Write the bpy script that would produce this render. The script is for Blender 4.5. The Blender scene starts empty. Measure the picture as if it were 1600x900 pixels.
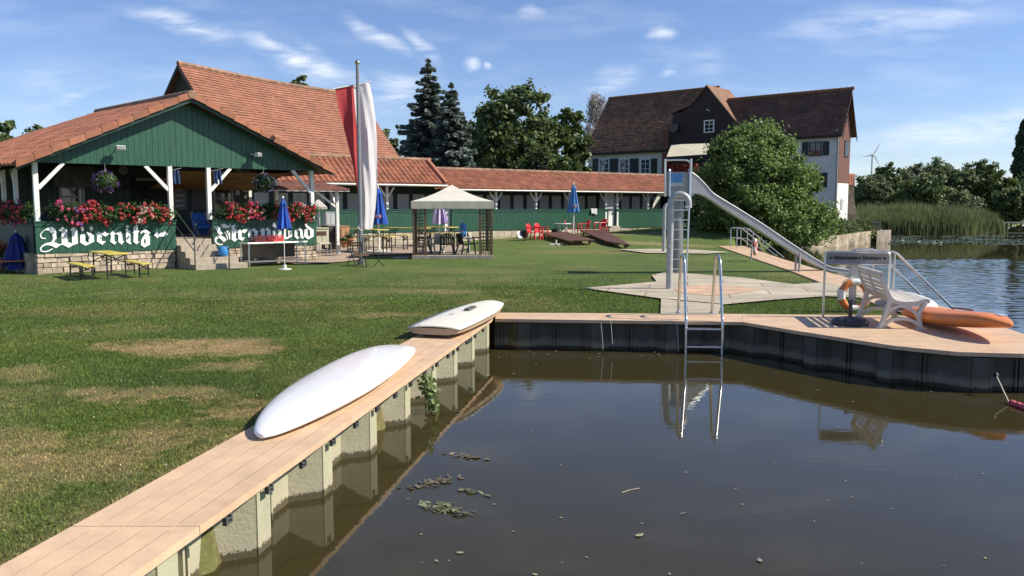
import bpy, math, random
import numpy as np
from mathutils import Vector, Matrix
S = bpy.context.scene
C = S.collection
R = math.radians
rnd = random.Random(7)
# ------------------------------------------------------------------ camera, sky, sun, exposure
FPX = 1295.0
PITCH = math.atan(127 / FPX)
EYE = 1.6
cam_d = bpy.data.cameras.new('camera')
cam = bpy.data.objects.new('camera', cam_d)
C.objects.link(cam)
cam.location = (0, 0, EYE)
cam.rotation_euler = (math.pi / 2 - PITCH, 0, 0)
cam_d.sensor_width = 36
cam_d.lens = 36 * FPX / 1600
cam_d.clip_start = 0.05
cam_d.clip_end = 6000
S.camera = cam
SUN_EL, SUN_AZ = R(40), R(95)          # azimuth clockwise from +Y
sun_dir = Vector((math.sin(SUN_AZ) * math.cos(SUN_EL), math.cos(SUN_AZ) * math.cos(SUN_EL), math.sin(SUN_EL)))
sd = bpy.data.lights.new('sun', 'SUN')
sd.energy = 4.6
sd.angle = R(0.53)
sd.color = (1, 0.93, 0.80)
sun = bpy.data.objects.new('sun', sd)
C.objects.link(sun)
sun.rotation_euler = sun_dir.to_track_quat('Z', 'Y').to_euler()
S.view_settings.view_transform = 'Standard'
S.view_settings.look = 'None'
S.view_settings.exposure = 0.6
S.view_settings.gamma = 1
S.view_settings.use_curve_mapping = False
S.cycles.max_bounces = 6
S.cycles.transparent_max_bounces = 8
S.cycles.use_denoising = True


def px2ae(x, y):
    a, b = (x - 800) / FPX, (450 - y) / FPX
    c, s = math.cos(PITCH), math.sin(PITCH)
    return a / (c + b * s), (-s + b * c) / (c + b * s)


def build_world():
    w = bpy.data.worlds.new('World')
    S.world = w
    w.use_nodes = True
    nt = w.node_tree
    N, L = nt.nodes, nt.links
    N.clear()
    out = N.new('ShaderNodeOutputWorld')
    bg = N.new('ShaderNodeBackground')
    bg.inputs['Strength'].default_value = 0.10
    sky = N.new('ShaderNodeTexSky')
    sky.sky_type = 'NISHITA'
    sky.sun_disc = False
    sky.sun_elevation = SUN_EL
    sky.sun_rotation = SUN_AZ
    sky.altitude = 400
    sky.air_density = 1.0
    sky.dust_density = 0.1
    sky.ozone_density = 2.2
    tc = N.new('ShaderNodeTexCoord')
    sep = N.new('ShaderNodeSeparateXYZ')
    L.new(tc.outputs['Generated'], sep.inputs[0])

    def math_(op, a, b=None, clamp=False):
        n = N.new('ShaderNodeMath')
        n.operation = op
        n.use_clamp = clamp
        for i, v in enumerate((a, b)):
            if v is None:
                continue
            if isinstance(v, (int, float)):
                n.inputs[i].default_value = v
            else:
                L.new(v, n.inputs[i])
        return n.outputs[0]
    ya = math_('MAXIMUM', math_('ABSOLUTE', sep.outputs['Y']), 0.05)
    comb = N.new('ShaderNodeCombineXYZ')
    L.new(math_('DIVIDE', sep.outputs['X'], ya), comb.inputs[0])
    L.new(math_('DIVIDE', sep.outputs['Z'], ya), comb.inputs[1])
    # streak noise, shared by all wisps
    mp = N.new('ShaderNodeMapping')
    mp.inputs['Rotation'].default_value = (0, 0, R(25))
    mp.inputs['Scale'].default_value = (5, 24, 1)
    L.new(comb.outputs[0], mp.inputs[0])
    nz = N.new('ShaderNodeTexNoise')
    nz.inputs['Scale'].default_value = 1.6
    nz.inputs['Detail'].default_value = 7
    nz.inputs['Roughness'].default_value = 0.62
    nz.inputs['Distortion'].default_value = 0.6
    L.new(mp.outputs[0], nz.inputs['Vector'])
    wn = N.new('ShaderNodeTexNoise')
    wn.inputs['Scale'].default_value = 9
    wn.inputs['Detail'].default_value = 5
    L.new(comb.outputs[0], wn.inputs['Vector'])
    ws = N.new('ShaderNodeVectorMath')
    ws.operation = 'MULTIPLY_ADD'
    ws.inputs[1].default_value = (.09, .05, 0)
    L.new(wn.outputs['Color'], ws.inputs[0])
    sh_ = N.new('ShaderNodeVectorMath')
    sh_.operation = 'SUBTRACT'
    sh_.inputs[1].default_value = (.045, .025, 0)
    L.new(comb.outputs[0], sh_.inputs[0])
    L.new(sh_.outputs[0], ws.inputs[2])
    total = None
    # (px, py, half length px, half width px, tilt deg (down to the right), strength)
    wisps = [(285, 36, 105, 17, 14, .75), (480, 100, 110, 20, 24, .85), (590, 62, 80, 14, 33, .6), (655, 75, 45, 13, 50, .5),
             (733, 101, 17, 12, 5, .8), (760, 100, 9, 7, 40, .55), (822, 20, 22, 12, 0, .6), (1033, 47, 30, 11, -8, .65),
             (1120, 92, 42, 22, 20, .35), (610, 150, 45, 38, 0, .55), (1400, 28, 200, 30, -10, .38), (1500, 215, 210, 34, -12, .5),
             (1420, 260, 190, 30, -4, .3), (940, 130, 55, 24, -10, .4), (110, 150, 80, 9, -14, .35), (70, 120, 90, 40, 0, .22),
             (500, 130, 75, 20, 25, .4), (1050, 105, 30, 8, -30, .3), (640, 150, 60, 50, 0, .3), (500, 78, 26, 10, 40, .4)]
    for (x, y, hl, hw, tilt, st) in wisps:
        a, e = px2ae(x, y)
        m = N.new('ShaderNodeMapping')
        m.vector_type = 'TEXTURE'
        m.inputs['Location'].default_value = (a, e, 0)
        m.inputs['Rotation'].default_value = (0, 0, R(-tilt))
        m.inputs['Scale'].default_value = (hl / FPX * 1.25, hw / FPX * 1.35, 1)
        L.new(ws.outputs[0], m.inputs[0])
        ln = N.new('ShaderNodeVectorMath')
        ln.operation = 'LENGTH'
        L.new(m.outputs[0], ln.inputs[0])
        mr = N.new('ShaderNodeMapRange')
        mr.interpolation_type = 'SMOOTHSTEP'
        mr.inputs['From Min'].default_value = 1.0
        mr.inputs['From Max'].default_value = 0.0
        mr.inputs['To Max'].default_value = st * 1.25
        L.new(ln.outputs['Value'], mr.inputs['Value'])
        total = mr.outputs[0] if total is None else math_('MAXIMUM', total, mr.outputs[0])
    front = math_('GREATER_THAN', sep.outputs['Y'], 0.0)
    total = math_('MULTIPLY', total, front)
    nr = N.new('ShaderNodeMapRange')
    nr.inputs['From Min'].default_value = 0.38
    nr.inputs['From Max'].default_value = 0.70
    L.new(nz.outputs['Fac'], nr.inputs['Value'])
    mask = math_('MULTIPLY', total, math_('ADD', math_('MULTIPLY', nr.outputs[0], 1.05), 0.04), True)
    # faint general veil
    nv = N.new('ShaderNodeTexNoise')
    nv.inputs['Scale'].default_value = 1.3
    nv.inputs['Detail'].default_value = 5
    L.new(mp.outputs[0], nv.inputs['Vector'])
    vr = N.new('ShaderNodeMapRange')
    vr.inputs['From Min'].default_value = 0.48
    vr.inputs['From Max'].default_value = 0.85
    vr.inputs['To Max'].default_value = 0.22
    L.new(nv.outputs['Fac'], vr.inputs['Value'])
    mask = math_('ADD', mask, vr.outputs[0], True)
    tint = N.new('ShaderNodeMix')
    tint.data_type = 'RGBA'
    tint.blend_type = 'MULTIPLY'
    tint.inputs['Factor'].default_value = 1
    tint.inputs['B'].default_value = (0.72, 0.765, 0.945, 1)
    L.new(sky.outputs[0], tint.inputs['A'])
    mix = N.new('ShaderNodeMix')
    mix.data_type = 'RGBA'
    mix.inputs['B'].default_value = (7.6, 7.9, 8.3, 1)
    L.new(mask, mix.inputs['Factor'])
    L.new(tint.outputs['Result'], mix.inputs['A'])
    L.new(mix.outputs['Result'], bg.inputs['Color'])
    L.new(bg.outputs[0], out.inputs[0])


build_world()


# ------------------------------------------------------------------ measuring helpers (photo pixel -> world point)
def ray(x, y):
    a, b = (x - 800) / FPX, (450 - y) / FPX
    c, s = math.cos(PITCH), math.sin(PITCH)
    return a, c + b * s, -s + b * c


def G(x, y, z=0.0):
    d = ray(x, y)
    t = (z - EYE) / d[2]
    return Vector((d[0] * t, d[1] * t, z))


def A(x, y, Y):
    d = ray(x, y)
    t = Y / d[1]
    return Vector((d[0] * t, Y, EYE + d[2] * t))


def sm(v):
    v = np.clip(v, 0, 1)
    return v * v * (3 - 2 * v)


def gz(x, y):
    x = np.asarray(x, float)
    y = np.asarray(y, float)
    xb = 5.9 + (y - 12) * .12
    fall = 1 - (1 - sm((xb - x) / 6)) * (1 - sm((y - 34) / 6))
    z = np.clip(.2 + .04 * x, .05, .6) * sm((y - 26) / 14) * fall - .03
    wq = sm((x - 10) / 3.5) * sm((y - 37) / 3)          # low terrace behind the quay, rising to the mill
    return z * (1 - wq) + (.05 + .40 * sm((y - 47) / 7)) * wq


def GG(px, py):
    z = 0
    for _ in range(6):
        p = G(px, py, z)
        z = float(gz(p.x, p.y))
    return Vector((p.x, p.y, z))


class Frame:
    """local frame: x along a wall, y backwards (away from the viewer)"""
    def __init__(s, ox, oy, deg, oz=0):
        s.o = Vector((ox, oy, oz))
        s.a = R(deg)
        s.u = Vector((math.cos(s.a), math.sin(s.a), 0))
        s.n = Vector((-math.sin(s.a), math.cos(s.a), 0))

    def w(s, x, y, z):
        return s.o + s.u * x + s.n * y + Vector((0, 0, z))

    def t(s, px, y=0, py=325):
        """local x where the picture column px meets the plane local-y = y"""
        d = ray(px, py)
        k = d[0] / d[1]
        o = s.o + s.n * y
        return (k * o.y - o.x) / (s.u.x - k * s.u.y)

    def tz(s, px, py, y=0):
        t = s.t(px, y, py)
        p = s.o + s.n * y + s.u * t
        return t, A(px, py, p.y).z - s.o.z


# ------------------------------------------------------------------ materials
def nodes(m):
    m.use_nodes = True
    nt = m.node_tree
    nt.nodes.clear()
    return nt, nt.nodes, nt.links


MATS = {}


def mat(name, col, rough=.6, var=.12, scale=6.0, bump=0.0, bscale=60.0, metal=0.0, spec=.5, col2=None, streak=None, tint=False, trans=0.0, coat=0.0, dirt=None, planks=None):
    """procedural paint/wood/stone: base colour broken up by two noises, optional tint attribute, stains and bump"""
    if name in MATS:
        return MATS[name]
    m = bpy.data.materials.new(name)
    nt, N, L = nodes(m)
    out = N.new('ShaderNodeOutputMaterial')
    b = N.new('ShaderNodeBsdfPrincipled')
    b.inputs['Roughness'].default_value = rough
    b.inputs['Metallic'].default_value = metal
    b.inputs['Specular IOR Level'].default_value = spec
    b.inputs['Coat Weight'].default_value = coat
    tc = N.new('ShaderNodeTexCoord')
    mp = N.new('ShaderNodeMapping')
    if streak:
        mp.inputs['Scale'].default_value = streak
    L.new(tc.outputs['Object'], mp.inputs[0])
    nz = N.new('ShaderNodeTexNoise')
    nz.inputs['Scale'].default_value = scale
    nz.inputs['Detail'].default_value = 6
    nz.inputs['Roughness'].default_value = .65
    L.new(mp.outputs[0], nz.inputs['Vector'])
    c2 = col2 or tuple(min(1, c * (1 - 2.2 * var)) for c in col)
    c1 = tuple(min(1, c * (1 + var)) for c in col)
    mr = N.new('ShaderNodeMapRange')
    mr.inputs['From Min'].default_value = .32
    mr.inputs['From Max'].default_value = .68
    L.new(nz.outputs['Fac'], mr.inputs['Value'])
    mx = N.new('ShaderNodeMix')
    mx.data_type = 'RGBA'
    mx.inputs['A'].default_value = (*c2, 1)
    mx.inputs['B'].default_value = (*c1, 1)
    L.new(mr.outputs[0], mx.inputs['Factor'])
    colr = mx.outputs['Result']
    if dirt:
        dn = N.new('ShaderNodeTexNoise')
        dn.inputs['Scale'].default_value = dirt[1]
        dn.inputs['Detail'].default_value = 8
        L.new(tc.outputs['Object'], dn.inputs['Vector'])
        dr = N.new('ShaderNodeMapRange')
        dr.inputs['From Min'].default_value = .5
        dr.inputs['From Max'].default_value = .72
        dr.inputs['To Max'].default_value = dirt[2]
        L.new(dn.outputs['Fac'], dr.inputs['Value'])
        dm = N.new('ShaderNodeMix')
        dm.data_type = 'RGBA'
        dm.inputs['B'].default_value = (*dirt[0], 1)
        L.new(dr.outputs[0], dm.inputs['Factor'])
        L.new(colr, dm.inputs['A'])
        colr = dm.outputs['Result']
    if tint:
        at = N.new('ShaderNodeAttribute')
        at.attribute_name = 'tint'
        tm = N.new('ShaderNodeMix')
        tm.data_type = 'RGBA'
        tm.blend_type = 'MULTIPLY'
        tm.inputs['Factor'].default_value = 1
        L.new(colr, tm.inputs['A'])
        L.new(at.outputs['Color'], tm.inputs['B'])
        colr = tm.outputs['Result']
    L.new(colr, b.inputs['Base Color'])
    if bump:
        n2 = N.new('ShaderNodeTexNoise')
        n2.inputs['Scale'].default_value = bscale
        n2.inputs['Detail'].default_value = 5
        L.new(mp.outputs[0], n2.inputs['Vector'])
        bp = N.new('ShaderNodeBump')
        bp.inputs['Strength'].default_value = bump
        bp.inputs['Distance'].default_value = .02
        L.new(n2.outputs['Fac'], bp.inputs['Height'])
        L.new(bp.outputs[0], b.inputs['Normal'])
    sh = b.outputs[0]
    if trans:
        t = N.new('ShaderNodeBsdfTranslucent')
        L.new(colr, t.inputs['Color'])
        ms = N.new('ShaderNodeMixShader')
        ms.inputs[0].default_value = trans
        L.new(sh, ms.inputs[1])
        L.new(t.outputs[0], ms.inputs[2])
        sh = ms.outputs[0]
    L.new(sh, out.inputs[0])
    MATS[name] = m
    return m


def leafmat(name, col, col2=None, trans=.3, rough=.5):
    return mat(name, col, rough=rough, var=.18, scale=1.3, tint=True, trans=trans, spec=.35, col2=col2)


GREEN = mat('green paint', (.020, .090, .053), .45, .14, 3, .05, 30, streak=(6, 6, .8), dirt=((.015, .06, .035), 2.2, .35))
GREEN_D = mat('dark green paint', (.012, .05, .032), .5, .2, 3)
WHITE = mat('white paint', (.78, .78, .74), .5, .05, 5, dirt=((.5, .49, .43), 3, .35))
LETTER = mat('white lettering paint', (.82, .83, .8), .5, .03, 6)
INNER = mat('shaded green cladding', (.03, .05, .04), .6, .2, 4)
TILE = mat('orange roof tile', (.38, .145, .080), .8, .14, 2.0, .15, 30, tint=True, dirt=((.20, .11, .07), 2.4, .5))
TILE_B = mat('plain tile', (.30, .128, .076), .85, .10, 1.2, .15, 40, tint=True, dirt=((.17, .10, .06), 1.1, .35))
TILE_RIDGE = mat('weathered ridge tile', (.33, .19, .12), .85, .25, 3, .2, 25, tint=False, dirt=((.13, .11, .08), 4, .7))
TILE_M = mat('brown mill tile', (.235, .12, .068), .85, .18, 1.2, .15, 40, tint=True, dirt=((.09, .085, .04), .8, .6))
STONE = mat('limestone', (.46, .38, .28), .85, .18, 5, .5, 18, dirt=((.25, .2, .14), 5, .7))
STEP = mat('concrete step', (.40, .34, .26), .85, .12, 7, .3, 40, dirt=((.22, .19, .14), 5, .5))
CONC = mat('pale concrete', (.36, .33, .28), .9, .12, 3, .2, 50, dirt=((.25, .22, .18), 1.2, .5))
DECK = mat('composite deck board', (.63, .435, .275), .6, .07, 3, .12, 60, streak=(1, 1, 1), tint=True, dirt=((.44, .29, .19), 7, .35))
BLACK = mat('black plastic', (.02, .02, .021), .5, .15, 6)
DARK = mat('dark interior', (.016, .018, .017), .8, .3, 3)
STEEL = mat('stainless steel', (.62, .62, .61), .28, .06, 12, metal=.9)
STEEL_M = mat('brushed grey steel', (.27, .275, .275), .42, .10, 4, metal=.55)
GALV = mat('grey painted post', (.42, .43, .43), .45, .1, 8, metal=.3)
YELLOW = mat('yellow varnished wood', (.62, .50, .09), .4, .12, 3, streak=(2, 10, 2))
IRON = mat('dark iron', (.035, .03, .026), .5, .2, 10, metal=.4)
BROWNWOOD = mat('brown stained wood', (.085, .04, .025), .55, .2, 4, .2, 30, streak=(8, 1, 8))
LATT = mat('weathered brown lattice', (.17, .105, .06), .7, .2, 6)
CREAM = mat('cream cloth', (.72, .68, .58), .8, .05, 2, trans=.15)
RED = mat('red plastic', (.66, .04, .045), .45, .15, 5)
BLUE = mat('blue parasol cloth', (.025, .11, .52), .7, .18, 4, trans=.15)
BLUE_L = mat('light blue parasol cloth', (.10, .30, .62), .7, .15, 4, trans=.15)
PURPLE = mat('purple parasol cloth', (.26, .17, .45), .7, .15, 4, trans=.15)
WHITE_PL = mat('white plastic', (.72, .70, .66), .4, .05, 5, dirt=((.5, .47, .4), 6, .3))
GREY_LID = mat('grey panel', (.30, .31, .31), .5, .1, 5)


# ------------------------------------------------------------------ mesh builders
def link(o, parent=None):
    C.objects.link(o)
    if parent is not None:
        o.parent = parent
    return o


def tag(o, label=None, cat=None, group=None, kind=None):
    if label:
        o['label'] = label
    if cat:
        o['category'] = cat
    if group:
        o['group'] = group
    if kind:
        o['kind'] = kind
    return o


def thing(name, label, cat, loc=(0, 0, 0), deg=0, group=None):
    o = bpy.data.objects.new(name, None)
    o.empty_display_size = .2
    C.objects.link(o)
    o.location = loc
    o.rotation_euler = (0, 0, R(deg))
    return tag(o, label, cat, group)


def np_mesh(name, V, F, m, parent=None, smooth=False, tint=None, tint_dom='POINT'):
    V = np.asarray(V, np.float32)
    F = np.asarray(F, np.int32)
    me = bpy.data.meshes.new(name)
    n, k = F.shape
    me.vertices.add(len(V))
    me.vertices.foreach_set('co', V.ravel())
    me.loops.add(n * k)
    me.loops.foreach_set('vertex_index', F.ravel())
    me.polygons.add(n)
    me.polygons.foreach_set('loop_start', np.arange(0, n * k, k, dtype=np.int32))
    me.polygons.foreach_set('use_smooth', np.full(n, bool(smooth)))
    if tint is not None:
        t = np.asarray(tint, np.float32)
        if t.ndim == 1:
            t = np.repeat(t[:, None], 3, 1)
        t = np.concatenate([t, np.ones((len(t), 1), np.float32)], 1)
        at = me.attributes.new('tint', 'FLOAT_COLOR', tint_dom)
        at.data.foreach_set('color', t.ravel())
    me.update(calc_edges=True)
    me.validate()
    me.materials.append(m)
    o = bpy.data.objects.new(name, me)
    return link(o, parent)


class MB:
    """collects shapes and links them as ONE mesh object"""
    def __init__(s):
        s.v, s.f, s.t = [], [], []

    def add(s, vs, fs, t=1.0):
        k = len(s.v)
        s.v += [tuple(v) for v in vs]
        s.f += [tuple(i + k for i in f) for f in fs]
        s.t += [t] * len(fs)
        return s

    def hexa(s, p, t=1.0):
        return s.add(p, [(3, 2, 1, 0), (4, 5, 6, 7), (0, 1, 5, 4), (1, 2, 6, 5), (2, 3, 7, 6), (3, 0, 4, 7)], t)

    def box(s, x0, x1, y0, y1, z0, z1, t=1.0):
        return s.hexa([(x0, y0, z0), (x1, y0, z0), (x1, y1, z0), (x0, y1, z0), (x0, y0, z1), (x1, y0, z1), (x1, y1, z1), (x0, y1, z1)], t)

    def bar(s, p0, p1, w, h=None, up=(0, 0, 1), t=1.0):
        h = h or w
        p0, p1 = Vector(p0), Vector(p1)
        d = (p1 - p0).normalized()
        up = Vector(up)
        if abs(d.dot(up)) > .98:
            up = Vector((0, 1, 0))
        a = d.cross(up).normalized() * (w / 2)
        b = a.cross(d).normalized() * (h / 2)
        return s.hexa([p0 - a - b, p0 + a - b, p0 + a + b, p0 - a + b, p1 - a - b, p1 + a - b, p1 + a + b, p1 - a + b], t)

    def tube(s, pts, r, seg=8, cap=True, closed=False):
        pts = [Vector(p) for p in pts]
        n = len(pts)
        rs = r if isinstance(r, (list, tuple)) else [r] * n
        ring = []
        prev = None
        for i, p in enumerate(pts):
            if closed:
                d = (pts[(i + 1) % n] - pts[i - 1]).normalized()
            else:
                d = (pts[min(i + 1, n - 1)] - pts[max(i - 1, 0)]).normalized()
            if prev is None:
                ref = Vector((0, 0, 1)) if abs(d.z) < .9 else Vector((0, 1, 0))
                a = d.cross(ref).normalized()
            else:
                a = (prev - d * prev.dot(d)).normalized()
            prev = a
            b = d.cross(a)
            ring.append([p + (a * math.cos(2 * math.pi * k / seg) + b * math.sin(2 * math.pi * k / seg)) * rs[i] for k in range(seg)])
        vs = [v for q in ring for v in q]
        fs = []
        for i in range(n if closed else n - 1):
            j = (i + 1) % n
            for k in range(seg):
                fs.append((i * seg + k, i * seg + (k + 1) % seg, j * seg + (k + 1) % seg, j * seg + k))
        if cap and not closed:
            fs.append(tuple(range(seg))[::-1])
            fs.append(tuple((n - 1) * seg + k for k in range(seg)))
        return s.add(vs, fs)

    def lathe(s, prof, seg=20, c=(0, 0, 0), flute=0, nf=8, sx=1, sy=1, ph=0):
        vs, fs = [], []
        for (r, z) in prof:
            for k in range(seg):
                a = 2 * math.pi * k / seg + ph
                q = r * (1 + flute * math.cos(nf * a))
                vs.append((c[0] + q * math.cos(a) * sx, c[1] + q * math.sin(a) * sy, c[2] + z))
        for i in range(len(prof) - 1):
            for k in range(seg):
                fs.append((i * seg + k, i * seg + (k + 1) % seg, (i + 1) * seg + (k + 1) % seg, (i + 1) * seg + k))
        fs.append(tuple(range(seg))[::-1])
        fs.append(tuple((len(prof) - 1) * seg + k for k in range(seg)))
        return s.add(vs, fs)

    def prism(s, poly, vec, t=1.0):
        """extrude a planar outline (3D points) by vec"""
        n = len(poly)
        vec = Vector(vec)
        p = [Vector(q) for q in poly]
        return s.add(p + [q + vec for q in p], [tuple(range(n))[::-1], tuple(range(n, 2 * n))] + [(i, (i + 1) % n, n + (i + 1) % n, n + i) for i in range(n)], t)

    def face(s, pts, t=1.0):
        return s.add(pts, [tuple(range(len(pts)))], t)

    def build(s, name, m, parent=None, smooth=False, bevel=0, label=None):
        me = bpy.data.meshes.new(name)
        me.from_pydata(s.v, [], s.f)
        at = me.attributes.new('tint', 'FLOAT_COLOR', 'FACE')
        t = np.ones((len(s.f), 4), np.float32)
        t[:, :3] = np.asarray(s.t, np.float32)[:, None]
        at.data.foreach_set('color', t.ravel())
        if smooth:
            me.polygons.foreach_set('use_smooth', [True] * len(s.f))
        me.update()
        me.materials.append(m)
        o = bpy.data.objects.new(name, me)
        link(o, parent)
        if bevel:
            b = o.modifiers.new('bevel', 'BEVEL')
            b.width = bevel
            b.segments = 2
            b.limit_method = 'ANGLE'
        if smooth and not bevel:
            smooth_angle(me)
        if label:
            o['label'] = label
        return o


def smooth_angle(me, deg=40):
    try:
        me.set_sharp_from_angle(angle=R(deg))
    except Exception:
        pass


def copy_tree(o, loc=None, deg=None, label=None, group=None, parent=None):
    c = o.copy()
    C.objects.link(c)
    if parent is not None:
        c.parent = parent
    for ch in list(o.children):
        copy_tree(ch, parent=c)
    if loc is not None:
        c.location = loc
    if deg is not None:
        c.rotation_euler = (0, 0, R(deg))
    if label:
        c['label'] = label
    if group:
        c['group'] = group
    return c


def clip(poly, nx, ny, d):
    """keep the side nx*x+ny*y >= d of a 2D polygon"""
    out = []
    for i in range(len(poly)):
        p, q = poly[i], poly[(i + 1) % len(poly)]
        a, b = nx * p[0] + ny * p[1] - d, nx * q[0] + ny * q[1] - d
        if a >= 0:
            out.append(p)
        if (a >= 0) != (b >= 0):
            k = a / (a - b)
            out.append((p[0] + (q[0] - p[0]) * k, p[1] + (q[1] - p[1]) * k))
    return out


def planks(mb, poly, deg, w, gap, z0, z1, seed=1, phase=0.0):
    """lay boards (running along deg) over a 2D polygon"""
    r = random.Random(seed)
    nx, ny = -math.sin(R(deg)), math.cos(R(deg))
    ds = [nx * p[0] + ny * p[1] for p in poly]
    d = min(ds) + phase
    while d < max(ds):
        q = clip(clip(poly, nx, ny, d), -nx, -ny, -(d + w - gap))
        if len(q) >= 3:
            ar = sum(q[i][0] * q[(i + 1) % len(q)][1] - q[(i + 1) % len(q)][0] * q[i][1] for i in range(len(q)))
            if ar < 0:
                q = q[::-1]
            if abs(ar) > 1e-4:
                mb.prism([(p[0], p[1], z0) for p in q], (0, 0, z1 - z0), .93 + .12 * r.random())
        d += w
    return mb


def tile_roof(name, m, parent, P, U, V, period=.22, row=.3, amp=.03, step=.018, samples=6, seed=1, lo=.72, hi=1.18, thick=.05, sag=0, skew=None, rough=.004):
    """tiled slope: P eave corner, U along the eave, V up the slope; real waves and row steps"""
    P, U, V = Vector(P), Vector(U), Vector(V)
    lu, lv = U.length, V.length
    u, v = U / lu, V / lv
    n = u.cross(v).normalized()
    if n.z < 0:
        n = -n
    nt = max(1, round(lu / period))
    nr = max(1, round(lv / row))
    ns = nt * samples
    rg = np.random.default_rng(seed)
    s = np.linspace(0, 1, ns + 1)
    wave = amp * (np.abs(np.cos(np.pi * s * nt)) ** 1.2 * 2 - 1) if amp else np.zeros(ns + 1)
    lines = [(0, -thick)]
    for r in range(nr):
        lines += [(r / nr, step), ((r + 1) / nr, 0)]
    lines.append((1, -thick))
    jit = rg.normal(0, rough, (len(lines), nt + 1)).repeat(samples, 1)[:, :ns + 1]
    V3 = []
    Pn, Un, Vn, nn = map(np.array, (P, U, V, n))
    for i, (f, h) in enumerate(lines):
        k = 1 if 0 < i < len(lines) - 1 else .6
        dz = -sag * np.sin(np.pi * s) * f
        row_ = Pn + Un * s[:, None] + Vn * f + nn * ((h + wave * k + jit[i])[:, None]) + np.array([0, 0, 1.]) * dz[:, None]
        if skew:                                # the far end of the slope is shifted: (eave offset, ridge offset)
            row_ = row_ + (np.array(skew[0]) * (1 - f) + np.array(skew[1]) * f) * (1 - s)[:, None]
        V3.append(row_)
    V3 = np.concatenate(V3)
    idx = np.arange(len(lines) * (ns + 1)).reshape(len(lines), ns + 1)
    F = np.stack([idx[:-1, :-1], idx[:-1, 1:], idx[1:, 1:], idx[1:, :-1]], -1).reshape(-1, 4)
    tt = rg.uniform(lo, hi, (len(lines) - 1, nt + 1))
    tt[1::2] = tt[0::2][:len(tt[1::2])]
    tt = tt.repeat(samples, 1)[:, :ns]
    return np_mesh(name, V3, F, m, parent, tint=tt.ravel(), tint_dom='FACE')


def basis(n, rg):
    """random frames around the given normals (N,3)"""
    n = n / (np.linalg.norm(n, axis=1, keepdims=True) + 1e-9)
    r = rg.normal(size=n.shape)
    a = np.cross(n, r)
    a /= np.linalg.norm(a, axis=1, keepdims=True) + 1e-9
    return a, np.cross(n, a)


def leaves(name, c, size, m, parent=None, seed=1, elong=1.7, bias=None, tint=None, lo=.6, hi=1.35, axis=None):
    """a cloud of leaf-sized diamonds at the points c"""
    rg = np.random.default_rng(seed)
    c = np.asarray(c, float)
    n = rg.normal(size=c.shape)
    if bias is not None:
        n = n + bias
    a, b = basis(n, rg)
    if axis is not None:
        a = axis / (np.linalg.norm(axis, axis=1, keepdims=True) + 1e-9)
        b = np.cross(n, a)
        b /= np.linalg.norm(b, axis=1, keepdims=True) + 1e-9
    sz = (np.asarray(size) * np.ones(len(c)) * rg.uniform(.7, 1.3, len(c)))[:, None]
    V = np.stack([c - a * sz * elong / 2, c + b * sz / 2, c + a * sz * elong / 2, c - b * sz / 2], 1).reshape(-1, 3)
    F = np.arange(len(V)).reshape(-1, 4)
    t = rg.uniform(lo, hi, len(c)) if tint is None else tint
    return np_mesh(name, V, F, m, parent, tint=np.repeat(t, 4, 0))


def crown_points(seed, n, rx, rz, clumps=60, cr=.3, shell=.55, flat=1.0, lump=.25):
    """points of an uneven crown centred on the origin: clumps on a lumpy ellipsoid"""
    rg = np.random.default_rng(seed)
    d = rg.normal(size=(clumps, 3))
    d /= np.linalg.norm(d, axis=1, keepdims=True)
    k = rg.uniform(shell, 1, (clumps, 1)) ** .8 * (1 + rg.normal(0, lump, (clumps, 1)))
    cc = d * k * np.array([rx, rx, rz])
    w = rg.uniform(.5, 1.5, clumps)
    pick = rg.choice(clumps, n, p=w / w.sum())
    e = rg.normal(size=(n, 3))
    e /= np.linalg.norm(e, axis=1, keepdims=True)
    rad = np.minimum(np.abs(rg.normal(.62, .36, (n, 1))), 1.7) * cr * rx * rg.uniform(.55, 1.3, clumps)[pick][:, None]
    p = cc[pick] + e * rad * np.array([1, 1, .8 * flat])
    nb = e * .5 + d[pick] * .4 + np.array([0, 0, .35])
    tint = rg.uniform(.75, 1.2, clumps)[pick] * rg.uniform(.75, 1.25, n)
    return p, nb, tint


BARK = mat('bark', (.09, .07, .05), .9, .3, 8, .5, 20, streak=(4, 4, 1))


def trunk_mb(h, r, seed=1, limbs=5, spread=1.0):
    q = random.Random(seed)
    mb = MB()
    pts = [(0, 0, -.1)]
    x = y = 0
    for i in range(1, 6):
        x += q.uniform(-.04, .04) * h
        y += q.uniform(-.04, .04) * h
        pts.append((x, y, h * i / 5))
    mb.tube(pts, [r * (1 - .13 * i) for i in range(6)], 8)
    for i in range(limbs):
        k = q.randint(2, 5)
        p = Vector(pts[k])
        a = q.uniform(0, 6.28)
        e = p + Vector((math.cos(a) * spread, math.sin(a) * spread, spread * q.uniform(.5, 1.1)))
        mb.tube([p, (p + e) / 2 + Vector((0, 0, .1 * spread)), e], [r * .5, r * .3, r * .1], 6)
    return mb


def broad_tree(name, label, loc, h, rx, m, seed, leaf=.3, n=9000, group=None, cat='tree', base=.25, clumps=70, cr=.3, shell=.5, lump=.22, rz=None, trunk_r=None):
    clumps, cr, lump = int(clumps * 2.2), cr * .68, lump * .85
    t = thing(name, label, cat, loc, 0, group)
    rz = rz or (h * (1 - base)) / 2 * .92
    cz = h * base + (h * (1 - base)) / 2
    trunk_mb(cz, trunk_r or h * .025, seed, 6, rx * .6).build('trunk', BARK, t, True)
    p, nb, ti = crown_points(seed, n, rx, rz, clumps, cr, shell, lump=lump)
    p = p + np.array([0, 0, cz])
    p[:, 2] = np.maximum(p[:, 2], .05 * h)
    leaves('crown', p, leaf, m, t, seed, 1.5, nb, ti)
    return t


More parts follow.
